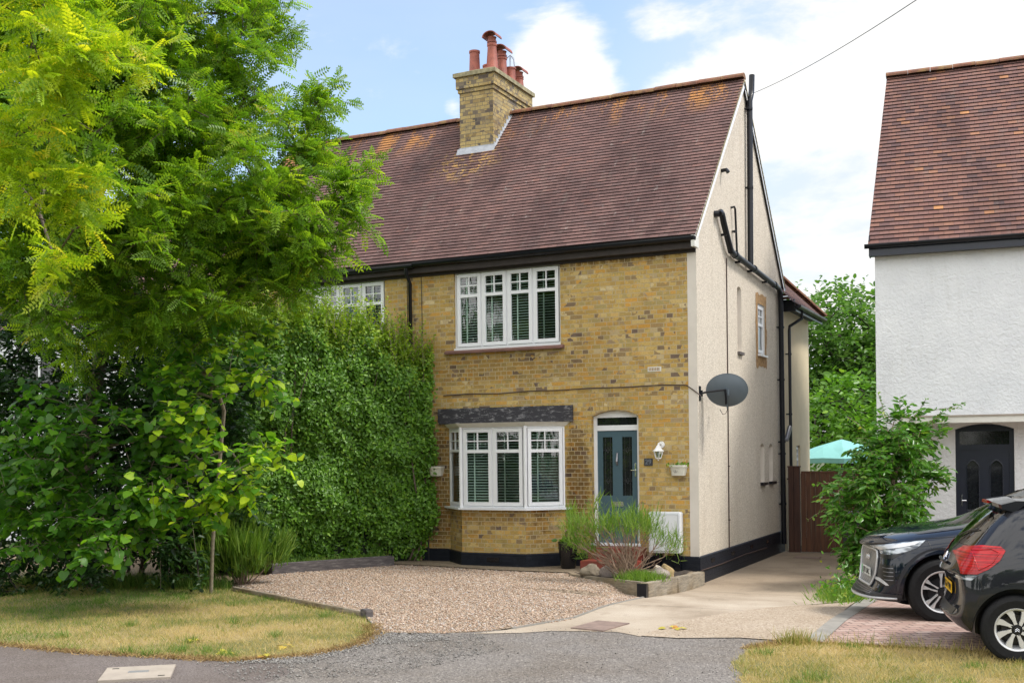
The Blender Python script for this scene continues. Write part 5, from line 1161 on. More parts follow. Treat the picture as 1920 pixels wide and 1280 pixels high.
def arches(wheels, wr_, halfw, root, mat='arch_grey', trim=True):
    for wx in wheels:
        for s in (-1, 1):
            mb = MB(); R_ = wr_+.052; m = 28; y0, y1 = s*(halfw-.29), s*(halfw-.03)
            A = [(wx+R_*math.cos(a), wr_+.01+R_*math.sin(a)) for a in [-.25+(math.pi+.5)*k/m for k in range(m+1)]]
            for i in range(m): mb.face([(A[i][0],y0,A[i][1]),(A[i+1][0],y0,A[i+1][1]),(A[i+1][0],y1,A[i+1][1]),(A[i][0],y1,A[i][1])])
            mb.face([(a, y0, b) for a, b in A]); o = mb.build('wheel_well', 'plate_ink'); o.parent = root
# ---- dark blue-black suv, nose towards the driveway
suv = empty('parked_suv', (2.93,-3.42,.125), 'blue-black suv parked nose to the driveway with a pale grid grille and silver lip', 'car', 'cars parked on the paved drive', R(19))
bow = lambda x: .34*max(0, 1-x/1.1)**1.3
ST = [(.00,.30,.56,.70,.38,.76,.58,.74,.74,.70,.80,.60,.835,.85),
      (.035,.25,.66,.82,.36,.86,.58,.83,.78,.77,.87,.64,.905,.92),
      (.13,.21,.76,.88,.35,.905,.60,.87,.82,.80,.92,.66,.955,.97),
      (.45,.20,.80,.905,.35,.925,.62,.89,.86,.81,.965,.66,1.02,1.04),
      (.90,.20,.82,.92,.36,.935,.64,.90,.90,.82,1.01,.67,1.07,1.09),
      (1.35,.20,.82,.915,.36,.93,.64,.90,.94,.82,1.05,.69,1.12,1.14),
      (1.55,.20,.82,.915,.36,.93,.64,.90,.95,.83,1.08,.71,1.18,1.21),
      (1.85,.20,.82,.915,.36,.93,.64,.90,.97,.84,1.09,.70,1.34,1.38),
      (2.20,.20,.82,.915,.36,.93,.64,.90,.98,.84,1.10,.665,1.51,1.555),
      (2.8,.20,.82,.915,.36,.93,.64,.90,.99,.84,1.11,.655,1.575,1.62),
      (3.5,.20,.82,.915,.36,.935,.64,.905,1.0,.84,1.12,.64,1.56,1.60),
      (4.0,.22,.80,.90,.38,.93,.66,.90,1.02,.82,1.14,.61,1.46,1.50),
      (4.35,.26,.76,.86,.42,.90,.70,.87,1.0,.78,1.12,.58,1.22,1.25),
      (4.52,.32,.66,.78,.46,.82,.70,.78,.92,.70,1.0,.5,1.04,1.05),
      (4.58,.38,.56,.68,.50,.72,.70,.68,.86,.6,.92,.4,.95,.96)]
SWH = (.86, 3.62); SR = .372
body, bv = car_body(ST, bow, SWH, SR, 'paint_blueblack', suv, .935, lambda x, z: .13*S((z-.68)/.26)*max(0, 1-x/.9))
arches(SWH, SR, .935, suv)
for wx in SWH:
    car_wheel(wx, -.925, SR, .235, suv, 'a'); car_wheel(wx, .925, SR, .235, suv, 'a')
# dark arch trims
for wx in SWH:
    for s, mode in ((-1,'left'),(1,'right')):
        mb = MB(); m = 26; P = []
        for k in range(m+1):
            a = -.30+(math.pi+.60)*k/m
            row = []
            for q in (SR+.054, SR+.125):
                x, z = wx+q*math.cos(a), SR+.01+q*math.sin(a); z = max(z, .23); p = cast(bv, (wx+(SR+.13)*math.cos(a) if q < SR+.1 else x, max(SR+.01+(SR+.13)*math.sin(a), .23) if q < SR+.1 else z), mode, .010)
                row.append(Vector((x, (p.y if p else s*.93), z)))
            P.append(row)
        for i in range(m):
            mb.face([P[i][0],P[i][1],P[i+1][1],P[i+1][0]] if s < 0 else [P[i+1][0],P[i+1][1],P[i][1],P[i][0]])
            for e in (0, 1):
                a, b = P[i][e], P[i+1][e]; d = Vector((0, -s*.05, 0)); mb.face([a, b, b+d, a+d])
        o = mb.build('arch_trim', 'arch_grey', smooth=40); o.parent = suv
for mode in ('left','right'):
    patch(bv, [(.30,.24),(.52,.235),(.52,.325),(.27,.335),(.12,.33),(.10,.29)] if mode else 0, mode, .008, 'lower_trim', 'arch_grey', suv)
    hl = patch(bv, [(.115,.845),(.30,.895),(.50,.935),(.70,.955),(.60,.875),(.50,.835),(.36,.795),(.22,.775),(.14,.775)], mode, .006, 'headlight', 'lens_clear', suv, .02)
    o = patch(bv, [(.14,.84),(.30,.882),(.50,.921),(.64,.937),(.58,.905),(.40,.865),(.20,.825)], mode, .011, 'light_bar', 'silver_trim', suv, .02); 
    o.parent = hl
    patch(bv, [(.14,.77),(.30,.785),(.44,.81),(.33,.745),(.20,.72),(.12,.71)], mode, .004, 'light_surround', 'car_black_trim', suv, .02)
    it = patch(bv, [(.24,.66),(.33,.67),(.345,.60),(.34,.46),(.25,.42),(.17,.44),(.22,.50)], mode, .004, 'air_intake', 'car_black_trim', suv, .02)
    for z in (.63,.585,.54,.495):
        q = seam(bv, [(.25,z),(.33,z+.003)], mode, 'louvre', it, .004, 'steel_grey', .006)
    patch(bv, [(.17,.50),(.23,.50),(.29,.435),(.26,.43)], mode, .008, 'intake_blade', 'silver_trim', suv, .02)
    seam(bv, [(.72,.955),(.74,.90),(.78,.84)], mode, 'wing_seam', suv, .003)
    seam(bv, [(.60,.97),(1.0,.995),(1.45,1.025)], mode, 'bonnet_seam', suv, .004)
    seam(bv, [(1.42,.30),(1.42,.6),(1.40,.98)], mode, 'door_seam', suv, .003); seam(bv, [(2.45,.30),(2.45,.98)], mode, 'door_seam', suv, .003)
    patch(bv, [(1.72,1.12),(2.10,1.42),(2.35,1.50),(3.2,1.49),(3.75,1.36),(3.9,1.20),(2.6,1.13)], mode, .004, 'side_window', 'dark_glazing', suv, .05)
# front: octagonal grille with frame, plate and rings
gp = [(-.42,.80),(-.47,.73),(-.45,.54),(-.33,.375),(.33,.375),(.45,.54),(.47,.73),(.42,.80),(.30,.835),(-.30,.835)]
gr = patch(bv, gp, 'front', .012, 'grille', 'grille_mesh', suv, .03)
fr_ = seam(bv, gp+[gp[0]], 'front', 'grille_frame', gr, .014, 'silver_trim', .016, 6)
for k in range(4):
    c0_, rr_ = (-.072+.048*k, .70), .032; P = []
    for q in range(25): a = 2*math.pi*q/24; p = cast(bv, (c0_[0]+rr_*math.cos(a), c0_[1]+rr_*math.sin(a)), 'front', .024); P.append(p)
    o = MB().tube(P, .0055, 6).build('badge_ring', 'chrome', smooth=True); o.parent = gr
patch(bv, [(-.50,.345),(.50,.345),(.62,.295),(-.62,.295)], 'front', .006, 'lower_intake', 'car_black_trim', suv, .03)
for z in (.335,.318,.302): seam(bv, [(-.5,z),(.5,z)], 'front', 'intake_slat', suv, .004, 'steel_grey', .008)
lip = seam(bv, [(-.80,.285),(-.5,.265),(0,.262),(.5,.265),(.80,.285)], 'front', 'front_lip', suv, .017, 'silver_trim', .010, 10)
pz, px_ = .53, cast(bv, (0,.53), 'front', .026).x
npl = MB().box(px_-.008,px_,-.26,.26,pz-.055,pz+.055).build('number_plate', 'plate_white', bevel=.003); npl.parent = suv
q = MB().box(px_-.0095,px_-.008,.215,.258,pz-.052,pz+.052).build('green_band', 'plate_green'); q.parent = npl
MT = Matrix.Translation((px_-.0105,-.02,pz-.002)) @ Matrix.Rotation(R(-90), 4, 'Z') @ Matrix.Rotation(R(90), 4, 'X')
text_mesh('LJ71 UAC', .098, .001, 'characters', 'plate_ink', npl, MT)
# bonnet shut line at the nose, windscreen, mirrors
seam(bv, [(-.62,.875),(-.3,.885),(0,.888),(.3,.885),(.62,.875)], 'front', 'bonnet_seam', suv, .004)
patch(bv, [(1.60,-.62),(1.60,.62),(2.12,.52),(2.12,-.52)], 'top', .005, 'windscreen', 'car_glass', suv, .05)
for s in (-1, 1):
    mb = MB(); mb.lathe([(0,-.10),(.06,-.09),(.085,-.03),(.085,.04),(.05,.08),(0,.085)], (0,0,0), 14, 'y'); mb.v = [(1.78+v[0]*.9, s*1.0+v[1], 1.13+v[2]*.85) for v in mb.v]; mb.tube([(1.78,s*.86,1.06),(1.78,s*.95,1.09)], .025, 8); o = mb.build('wing_mirror', 'paint_blueblack', smooth=50); o.parent = suv
# ---- grey-black hatchback, tail towards the driveway
hb = empty('parked_hatchback', (4.15,-5.71,.16), 'small black hatchback parked on the paved drive with red tail lights and yellow plate', 'car', 'cars parked on the paved drive', R(11))
bow2 = lambda x: .17*max(0, 1-x/.9)**1.4
S2 = [(.00,.40,.50,.66,.46,.70,.62,.66,.74,.60,.775,.48,.785,.79),
      (.035,.33,.60,.75,.42,.785,.62,.755,.79,.68,.83,.56,.84,.845),
      (.11,.26,.70,.81,.40,.835,.62,.80,.83,.73,.93,.60,.97,.98),
      (.17,.22,.74,.83,.38,.85,.62,.825,.86,.755,.98,.62,1.04,1.055),
      (.36,.20,.76,.835,.37,.86,.62,.84,.89,.775,1.03,.63,1.235,1.265),
      (.54,.20,.76,.835,.37,.865,.62,.845,.91,.785,1.05,.615,1.385,1.43),
      (.68,.20,.76,.835,.37,.865,.62,.85,.92,.79,1.06,.60,1.455,1.495),
      (.95,.20,.76,.835,.36,.865,.62,.85,.92,.79,1.06,.595,1.485,1.525),
      (1.6,.20,.76,.835,.36,.865,.62,.85,.92,.79,1.05,.59,1.49,1.53),
      (2.2,.20,.76,.835,.36,.865,.62,.85,.90,.785,1.02,.57,1.43,1.47),
      (2.75,.20,.76,.835,.36,.865,.62,.845,.88,.77,.98,.62,1.13,1.17),
      (3.05,.20,.76,.835,.36,.86,.62,.84,.84,.75,.92,.60,.98,1.01),
      (3.6,.20,.72,.81,.36,.83,.60,.80,.78,.70,.84,.55,.88,.90),
      (3.88,.24,.62,.70,.36,.74,.55,.70,.66,.6,.70,.45,.72,.73),
      (3.95,.32,.5,.58,.38,.60,.5,.58,.58,.5,.62,.4,.64,.65)]
HWH = (.585, 3.04); HR = .312
body2, bv2 = car_body(S2, bow2, HWH, HR, 'paint_greyblack', hb, .865)
arches(HWH, HR, .865, hb)
for wx in HWH: car_wheel(wx, -.855, HR, .20, hb, 'c'); car_wheel(wx, .855, HR, .20, hb, 'c')
for s, mode in ((-1,'left'),(1,'right')):
    tl = patch(bv2, [(.12,.97),(.20,1.045),(.32,1.07),(.47,1.065),(.505,1.03),(.45,.94),(.35,.86),(.25,.81),(.13,.80)], mode, .010, 'tail_light', 'lens_red', hb, .02, .008)
    q = seam(bv2, [(.23,1.02),(.39,1.04),(.45,1.01),(.38,.91),(.27,.85),(.23,1.02)], mode, 'light_ring', tl, .006, 'lens_red', .012)
    patch(bv2, [(.10,.785),(.20,.795),(.26,.80),(.21,.755),(.10,.745)], mode, .006, 'reverse_light', 'lens_clear', hb, .02)
    seam(bv2, [(1.06,.30),(1.0,.6),(.90,.80),(.84,1.05),(.92,1.25),(1.10,1.42)], mode, 'door_seam', hb, .0035); seam(bv2, [(1.95,.30),(1.95,1.0)], mode, 'door_seam', hb, .003)
    seam(bv2, [(.24,.80),(.28,.74),(.30,.66)], mode, 'bumper_seam', hb, .003)
    seam(bv2, [(.52,.74),(1.2,.775),(2.4,.77),(3.1,.74)], mode, 'crease', hb, .004, 'paint_greyblack', .001)
    patch(bv2, [(1.18,1.06),(1.10,1.20),(1.28,1.40),(1.9,1.40),(2.35,1.30),(2.62,1.04),(1.8,1.045)], mode, .004, 'side_window', 'dark_glazing', hb, .05)
rw = patch(bv2, [(-.60,1.055),(.60,1.055),(.56,1.18),(.50,1.38),(-.50,1.38),(-.56,1.18)], 'front', .006, 'rear_window', 'car_glass', hb, .04)
q = seam(bv2, [(.05,1.10),(-.15,1.16),(-.42,1.20)], 'front', 'rear_wiper', rw, .007, 'car_black_trim', .02)
seam(bv2, [(-.66,.80),(-.3,.79),(.3,.79),(.66,.80)], 'front', 'hatch_seam', hb, .004)
mb = MB(); P0 = [(.60,1.512),(.60,-1.0)]
# roof spoiler
sp = []
for y in [-.56,-.50,-.3,0,.3,.50,.56]:
    e = 1-(abs(y)/.56)**3*.55
    sp.append([( .76,y,1.500-.02*(y/.56)**2),(.64,y,1.506-.022*(y/.56)**2),(.45+.05*(1-e)*2,y,1.478-.03*(y/.56)**2),(.45+.05*(1-e)*2+.006,y,1.440-.03*(y/.56)**2),(.62,y,1.41-.035*(y/.56)**2)])
for a, b in zip(sp, sp[1:]):
    for i in range(4): mb.face([a[i],b[i],b[i+1],a[i+1]])
mb.face(sp[0]); mb.face(sp[-1][::-1]); so_ = mb.build('spoiler', 'paint_greyblack', smooth=35, recalc=True); so_.parent = hb
q = MB().box(.436,.46,-.16,.16,1.447,1.472).build('brake_light', 'lens_red'); q.parent = so_
pz = .62; px_ = cast(bv2, (0,.62), 'front', .012).x
npl = MB().box(px_-.008,px_,-.26,.26,pz-.055,pz+.055).build('number_plate', 'plate_yellow', bevel=.003); npl.parent = hb
text_mesh('FG14 YWM', .098, .001, 'characters', 'plate_ink', npl, Matrix.Translation((px_-.0095,0,pz-.002)) @ Matrix.Rotation(R(-90), 4, 'Z') @ Matrix.Rotation(R(90), 4, 'X'))
mb = MB()
for dz in (.012,-.030):
    P = [cast(bv2, p, 'front', .012) for p in ((-.062,.90+dz-.02),(0,.93+dz),(.062,.90+dz-.02))]; mb.tube(P, .010, 6)
o = mb.build('emblem', 'chrome'); o.parent = hb
mb = MB(); P = [cast(bv2, (y,.865), 'front', .02) for y in (-.24,-.12,0,.12,.24)]; mb.tube(P, .016, 8); o = mb.build('hatch_handle', 'car_black_trim', smooth=True); o.parent = hb
patch(bv2, [(-.42,.36),(.42,.36),(.5,.45),(-.5,.45)], 'front', .004, 'bumper_insert', 'car_black_trim', hb, .04)
mb = MB(); mb.tube([(.95,0,1.50),(1.0,0,1.56),(.86,0,1.64)], .006, 6); o = mb.build('aerial', 'car_black_trim'); o.parent = hb
for s in (-1, 1):
    mb = MB(); mb.lathe([(0,-.09),(.06,-.08),(.08,-.03),(.08,.04),(.05,.07),(0,.075)], (0,0,0), 14, 'y'); mb.v = [(2.45+v[0]*.9, s*.93+v[1], 1.03+v[2]*.85) for v in mb.v]; mb.tube([(2.45,s*.80,.97),(2.45,s*.88,1.0)], .022, 8); o = mb.build('wing_mirror', 'paint_greyblack', smooth=50); o.parent = hb
# ------------------------------------------------------------------ foliage
def leaf_mesh(name, tmpl, faces, P, A, N, s, var, mat, parent=None, label=None, cat=None, kind=None):
    "one mesh of many leaves: template x = along, y = across, z = normal"
    P = np.asarray(P, float); n = len(P); T = np.asarray(tmpl, float); m = len(T)
    A = A/np.linalg.norm(A, axis=1, keepdims=True); N = N-A*(N*A).sum(1, keepdims=True); N /= np.maximum(np.linalg.norm(N, axis=1, keepdims=True), 1e-6); B = np.cross(N, A)
    s = np.asarray(s, float)[:,None,None]
    V = P[:,None,:]+s*(T[None,:,0:1]*A[:,None,:]+T[None,:,1:2]*B[:,None,:]+T[None,:,2:3]*N[:,None,:])
    V = V.reshape(-1,3).astype(np.float32)
    k = len(faces[0]); F = np.asarray(faces, np.int32); F = (F[None]+(np.arange(n)*m)[:,None,None]).reshape(-1, k)
    me = bpy.data.meshes.new(name); me.vertices.add(len(V)); me.vertices.foreach_set('co', V.ravel())
    me.loops.add(F.size); me.loops.foreach_set('vertex_index', F.ravel()); me.polygons.add(len(F)); me.polygons.foreach_set('loop_start', np.arange(len(F), dtype=np.int32)*k)
    me.update(calc_edges=True)
    at = me.attributes.new('var', 'FLOAT', 'POINT'); at.data.foreach_set('value', np.repeat(np.asarray(var, np.float32), m))
    me.materials.append(M[mat]); o = bpy.data.objects.new(name, me); COL.objects.link(o)
    if parent: local(o, parent)
    return tag(o, label, cat, None, kind)
def L_simple(w=.55, fold=.12, droop=.1):      # folded oval leaf, 2 quads
    return [(0,0,0),(.35,w/2,fold),(.8,w*.38,fold-droop*.6),(1,0,-droop),(.8,-w*.38,fold-droop*.6),(.35,-w/2,fold),(.55,0,.02)], [(0,6,2,1),(6,3,2,2)][:0] or [(0,1,2,6),(6,2,3,3)][:0] or [(0,1,2,6),(0,6,4,5)]
LS_V = [(0,0,0),(.33,.27,.07),(.75,.2,.05),(1,0,-.08),(.75,-.2,.05),(.33,-.27,.07)]; LS_F = [(0,1,2,3),(0,3,4,5)]
LB_V = [(0,0,0),(-.05,.32,.02),(.30,.52,.03),(.72,.34,-.03),(1.05,0,-.16),(.72,-.34,-.03),(.30,-.52,.03),(-.05,-.32,.02),(.45,0,.0)]
LB_F = [(0,1,2,8),(8,2,3,4),(8,4,5,6),(0,8,6,7)]
LL_V = [(0,0,0),(.3,.20,.03),(.7,.15,-.02),(1,0,-.16),(.7,-.15,-.02),(.3,-.20,.03)]; LL_F = LS_F
def pinnate(pairs=7, L=1.0, lw=.075, ll=.24, droop=.25):
    V, F = [], []
    def lf(x, side, z, c=0):
        i = len(V); dx, dy = (.35, side*.94) if side else (1, 0); px, py = (-dy, dx)
        l = ll*(1-.35*abs(x/L-.45)) if side else ll
        for a, b, dz in ((0,0,0),(.5,1,.0),(1,0,-.05),(.5,-1,.0)): V.append((x+dx*l*a+px*lw*b*.5*1.0, dy*l*a+py*lw*b*.5, z+dz+(.02 if b else 0)))
        F.append((i,i+1,i+2,i+3))
    for k in range(pairs):
        x = .12*L+.80*L*k/(pairs-1)*.95; z = -droop*(x/L)**2*L
        for sd in (1,-1): lf(x, sd, z)
    lf(.90*L, 0, -droop*.85*L)
    i = len(V); V.extend([(0,.006,0),(0,-.006,0),(.9*L,-.004,-droop*.8*L),(.9*L,.004,-droop*.8*L)]); F.append((i,i+1,i+2,i+3))
    return V, F
def unit(v): return v/np.maximum(np.linalg.norm(v, axis=-1, keepdims=True), 1e-9)
def skeleton(trunks, tips, jit=.18, maxstep=.55):
    nodes = []; par = []
    for tr in trunks:
        prev = -1
        for p in tr: nodes.append(np.array(p, float)); par.append(prev); prev = len(nodes)-1
    base = np.array(trunks[0][-1]); order = np.argsort([np.linalg.norm(t-base) for t in tips]); ends = {}
    for ti in order:
        t = tips[ti]; Nn = np.array(nodes); d = t-Nn; dist = np.linalg.norm(d, axis=1)
        cost = dist+.9*np.maximum(0, -(d[:,2]))+ .25*np.abs(d[:,2]); cost[0] += 5
        j = int(np.argmin(cost)); p0 = nodes[j]; L = dist[j]; m = max(2, int(L/maxstep)); prev = j
        for k in range(1, m+1):
            f = k/m; p = p0+(t-p0)*f
            if k < m: p = p+rng.normal(0, jit*L*.25*math.sin(math.pi*f), 3)+np.array([0,0,.10*L*math.sin(math.pi*f)])
            nodes.append(p); par.append(prev); prev = len(nodes)-1
        ends[ti] = prev
    return nodes, par, ends
def limb_mesh(nodes, par, nt, r0, rtip, name, mat, parent, rmax=None, pw=.5, trunk_r=None):
    n = len(nodes); cnt = np.zeros(n)
    ch = [[] for _ in range(n)]
    for i, p in enumerate(par):
        if p >= 0: ch[p].append(i)
    for i in range(n-1, -1, -1):
        if not ch[i]: cnt[i] = 1
        else: cnt[i] = sum(cnt[c] for c in ch[i])
    rad = np.minimum(rtip*cnt**pw, r0)
    mb = MB(); done = set()
    starts = [i for i in range(n) if par[i] < 0]
    stack_ = [(s, None) for s in starts]
    while stack_:
        i, pre = stack_.pop(); path = [] if pre is None else [nodes[pre]]; rr = [] if pre is None else [min(rad[pre], rad[i]*1.2)]
        while True:
            path.append(nodes[i]); rr.append(rad[i])
            if not ch[i]: break
            c = sorted(ch[i], key=lambda q: -cnt[q]); 
            for q in c[1:]: stack_.append((q, i))
            i = c[0]
        if len(path) >= 2: mb.tube([Vector(p) for p in path], [float(x) for x in rr], 7 if max(rr) > .02 else 4, cap=False)
    o = mb.build(name, mat, smooth=True); return local(o, parent)
def blob_points(blobs, dens, power=2.4):
    out = []
    for (x, y, z, r, k) in blobs:
        n = max(2, int(dens*k*r**2.5)); u = unit(rng.normal(size=(n,3))); q = r*rng.random(n)**(1/power)
        out.append(np.array([x,y,z])+u*q[:,None]*np.array([1,1,.9]))
    return np.concatenate(out)
def spray(tips, center, n_twig, tl, n_leaf, droop=.25, out=.7):
    "twigs round every tip, leaves set alternately along them -> positions, axes"
    P, A, T = [], [], []
    for t in tips:
        o = unit(t-center)
        for _ in range(n_twig):
            d = unit(o*out+rng.normal(0, .75, 3)+np.array([0,0,-droop*.5])); l = tl*rng.uniform(.6, 1.2); s = t+rng.normal(0, .05, 3)
            T.append((s, s+d*l*.5+np.array([0,0,-.03*l]), s+d*l+np.array([0,0,-droop*l*.6])))
            for k in range(n_leaf):
                f = (k+.6)/n_leaf; p = s+d*l*f+np.array([0,0,-droop*l*.6*f*f]); sd = 1 if k % 2 else -1
                side = unit(np.cross(d, [0,0,1])+1e-6)*sd; a = unit(side*.85+d*.65+rng.normal(0, .25, 3)+np.array([0,0,-droop]))
                P.append(p); A.append(a)
    return np.array(P), np.array(A), T
def upn(n, k=.5): return unit(np.array([0,0,1])+rng.normal(0, k, (n,3)))
def tree_locust():
    t = empty('locust_tree', (-7.9,-5.2,.15), 'tall feathery-leaved tree with yellow-green sprays filling the left of the view', 'tree')
    B = LOCUST; tips = blob_points(B, 23)
    trunks = [[(-7.9,-5.2,0),(-8.0,-5.3,1.2),(-7.9,-5.3,2.6),(-7.5,-5.4,3.8),(-7.0,-5.5,5.0),(-6.6,-5.5,6.2)], [(-8.1,-5.35,.1),(-8.6,-5.8,1.6),(-9.0,-6.2,3.2),(-8.9,-6.6,4.8)], [(-7.9,-5.2,.0),(-7.2,-5.0,1.5),(-6.5,-4.8,3.2),(-5.9,-5.0,4.4)]]
    nodes, par, ends = skeleton(trunks, tips); limb_mesh(nodes, par, 0, .15, .0075, 'trunk', 'bark', t)
    c = np.array([-6.6,-6.0,4.6]); P, A, T = spray(tips, c, 7, .42, 9, droop=.12)
    mb = MB()
    for a, b, d in T: mb.tube([Vector(a), Vector(b), Vector(d)], [.006,.004,.002], 3, cap=False)
    local(mb.build('twigs', 'bark', autouv=False), t)
    V, F = pinnate(6, lw=.115, ll=.26, droop=.12); n = len(P); s = rng.uniform(.15, .27, n)
    # random leaf tone; the near boughs' brighter yellow is painted-in sunlight
    var = np.clip(rng.beta(2, 2.6, n), 0, 1)
    leaf_mesh('crown', V, F, P, A+rng.normal(0,.35,(n,3)), upn(n, .8), s, var, 'leaf_locust', t)
    tips2 = blob_points(LOCUST_B, 26); P, A, T = spray(tips2, c, 5, .40, 9, droop=.18)
    nodes, par, ends = skeleton([[(-6.8,-6.6,4.6),(-5.4,-8.0,5.0),(-4.6,-9.0,5.1)]], tips2); limb_mesh(nodes, par, 0, .05, .006, 'bough', 'bark', t)
    n = len(P); leaf_mesh('sunlit_foliage', V, F, P, A+rng.normal(0,.3,(n,3)), upn(n, .7), rng.uniform(.15,.26,n), np.clip(rng.beta(2, 2.2, n), 0, 1), 'leaf_locust_sunlit', t)
def tree_lime():
    t = empty('lime_tree', (-5.75,-5.1,.15), 'young broad-leaved tree with a slender pale trunk at the edge of the lawn', 'tree')
    tips = blob_points(LIME, 52); trunks = [[(-5.75,-5.1,.05),(-5.72,-5.08,.9),(-5.62,-5.05,1.9),(-5.55,-5.0,2.8),(-5.40,-4.95,3.8)], [(-6.6,-5.2,.05),(-6.5,-5.3,.7),(-6.7,-5.5,1.6),(-6.9,-5.6,2.4)], [(-6.0,-5.0,.05),(-6.05,-5.1,1.0),(-6.1,-5.2,2.0)]]
    nodes, par, ends = skeleton(trunks, tips); limb_mesh(nodes, par, 0, .030, .0042, 'trunk', 'bark_pale', t, pw=.42)
    c = np.array([-6.1,-4.6,1.6]); P, A, T = spray(tips, c, 4, .34, 6, droop=.35)
    mb = MB()
    for a, b, d in T: mb.tube([Vector(a), Vector(b), Vector(d)], [.004,.003,.002], 3, cap=False)
    local(mb.build('twigs', 'bark_pale', autouv=False), t)
    n = len(P); right = np.clip((P[:,0]+5.5)/1.0, 0, 1)*.85; var = np.clip(rng.beta(2, 3, n)*.8+right*rng.random(n), 0, 1)  # leaves towards the right get brighter yellow-green, sunlight painted into their colour
    leaf_mesh('crown', LB_V, LB_F, P, A, upn(n, .4), rng.uniform(.075,.135,n), var, 'leaf_lime', t)
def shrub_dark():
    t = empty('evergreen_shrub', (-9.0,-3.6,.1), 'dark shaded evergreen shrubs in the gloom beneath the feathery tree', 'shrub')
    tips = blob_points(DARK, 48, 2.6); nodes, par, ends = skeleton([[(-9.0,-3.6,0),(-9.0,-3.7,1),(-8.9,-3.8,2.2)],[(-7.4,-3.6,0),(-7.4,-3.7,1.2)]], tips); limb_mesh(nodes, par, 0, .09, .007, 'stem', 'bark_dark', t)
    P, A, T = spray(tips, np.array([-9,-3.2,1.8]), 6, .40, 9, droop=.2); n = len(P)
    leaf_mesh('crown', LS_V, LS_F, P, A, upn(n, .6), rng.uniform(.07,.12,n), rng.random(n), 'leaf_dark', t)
def hedge():
    t = empty('tall_hedge', (-6.3,-1.5,.15), 'tall dense green hedge standing along the left of the gravel up to the bay window', 'hedge')
    foot = [(-5.0,-.12),(-5.1,-.4),(-5.8,-1.0),(-6.85,-2.75),(-7.3,-3.05),(-8.6,-3.3),(-8.6,-.12)]
    # outer face polyline: from wall to front end and round
    line = [(-4.82,-.12),(-5.0,-.42),(-5.72,-1.0),(-6.78,-2.8),(-7.2,-3.15),(-8.6,-3.4)]; seg = []
    for a, b in zip(line, line[1:]): seg.append((np.array(a), np.array(b), math.dist(a, b)))
    Ls = np.array([s[2] for s in seg]); n = 80000
    def top(x, y): return 4.05+.50*S((-4.9-x)/1.3)+.40*noise.noise(Vector((x*1.3,y*1.3,0)))+.22*noise.noise(Vector((x*4,y*4,3)))
    P, A, Nn, var, topm = [], [], [], [], []
    for i in range(n):
        k = rng.choice(len(seg), p=Ls/Ls.sum()); a, b, L = seg[k]; f = rng.random(); q = a+(b-a)*f; d = (b-a)/L; o = np.array([-d[1], d[0]]) ; o = o if o[0] > -.2 or o[1] < 0 else -o
        if o[0]-o[1]*1.0 < 0: o = -o
        tz = top(q[0], q[1]); z = .25+(tz-.25)*rng.random()**.9
        # billow: bulges of about half a metre, tapering in at the very foot
        bulge = .28*noise.noise(Vector((q[0]*1.3,q[1]*1.3,z*1.1)))+.17*noise.noise(Vector((q[0]*3.8,q[1]*3.8,z*3.4)))-.30*S((1.1-z)/.9)-.16*S((z-tz+.7)/.7)
        dep_ = rng.exponential(.10) if rng.random() < .93 else -rng.random()*.13
        p = np.array([q[0]+o[0]*(bulge-dep_), q[1]+o[1]*(bulge-dep_), z+rng.normal(0,.02)])
        if p[1] > -.05: p[1] = -.05-rng.random()*.05
        P.append(p); nn = unit(np.array([o[0],o[1],.35])+rng.normal(0,.5,3)); Nn.append(nn); A.append(unit(np.cross(nn, rng.normal(0,1,3)))+np.array([0,0,.15])); var.append(rng.beta(2,2.6)); topm.append(z > tz-.55*rng.random()-.1)
    P, A, Nn, var, topm = map(np.array, (P, A, Nn, var, topm))
    # top surface
    m = 16000; Q = []
    while len(Q) < m:
        x, y = rng.uniform(-8.6,-5.0), rng.uniform(-3.3,-.1)
        if poly_in(foot, x, y): Q.append((x, y, top(x, y)-.15+rng.exponential(.10)*(1 if rng.random() < .5 else -1.5)))
    Q = np.array(Q); P = np.concatenate([P, Q]); Nn = np.concatenate([Nn, upn(m, .5)]); A = np.concatenate([A, unit(rng.normal(0,1,(m,3)))]); var = np.concatenate([var, rng.beta(2,2.4,m)]); topm = np.concatenate([topm, np.ones(m, bool)])
    leaf_mesh('foliage', LS_V, LS_F, P[~topm], A[~topm], Nn[~topm], rng.uniform(.042,.09,(~topm).sum()), var[~topm], 'leaf_hedge', t)
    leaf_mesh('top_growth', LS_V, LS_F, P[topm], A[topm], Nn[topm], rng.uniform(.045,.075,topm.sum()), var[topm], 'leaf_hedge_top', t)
    # upright new shoots on top
    mb = MB(); PP, AA = [], []
    for _ in range(520):
        a, b, L = seg[rng.choice(5, p=Ls/Ls.sum())]; q = a+(b-a)*rng.random(); q = q+np.array([-rng.random()*.7, rng.random()*.35]); q[1] = min(q[1], -.12); z = top(q[0], q[1])-.25; h = rng.uniform(.2,.8); l = rng.normal(0,.10,2)
        mb.tube([(q[0],q[1],z),(q[0]+l[0]*.5,q[1]+l[1]*.5,z+h*.5),(q[0]+l[0],q[1]+l[1],z+h)], [.005,.004,.002], 3, cap=False)
        for k in range(16): f = (k+1)/16; PP.append((q[0]+l[0]*f, q[1]+l[1]*f, z+h*f)); AA.append(unit(rng.normal(0,1,3)*np.array([1,1,.3])+np.array([0,0,.45])))
    local(mb.build('shoots', 'bark_pale', autouv=False), t); nn = len(PP)
    leaf_mesh('shoot_leaves', LS_V, LS_F, np.array(PP), np.array(AA), upn(nn,.6), rng.uniform(.045,.07,nn), rng.beta(2.5,2,nn), 'leaf_hedge_top', t)
    # woody stems low down and a near-black closed shell inside
    mb = MB()
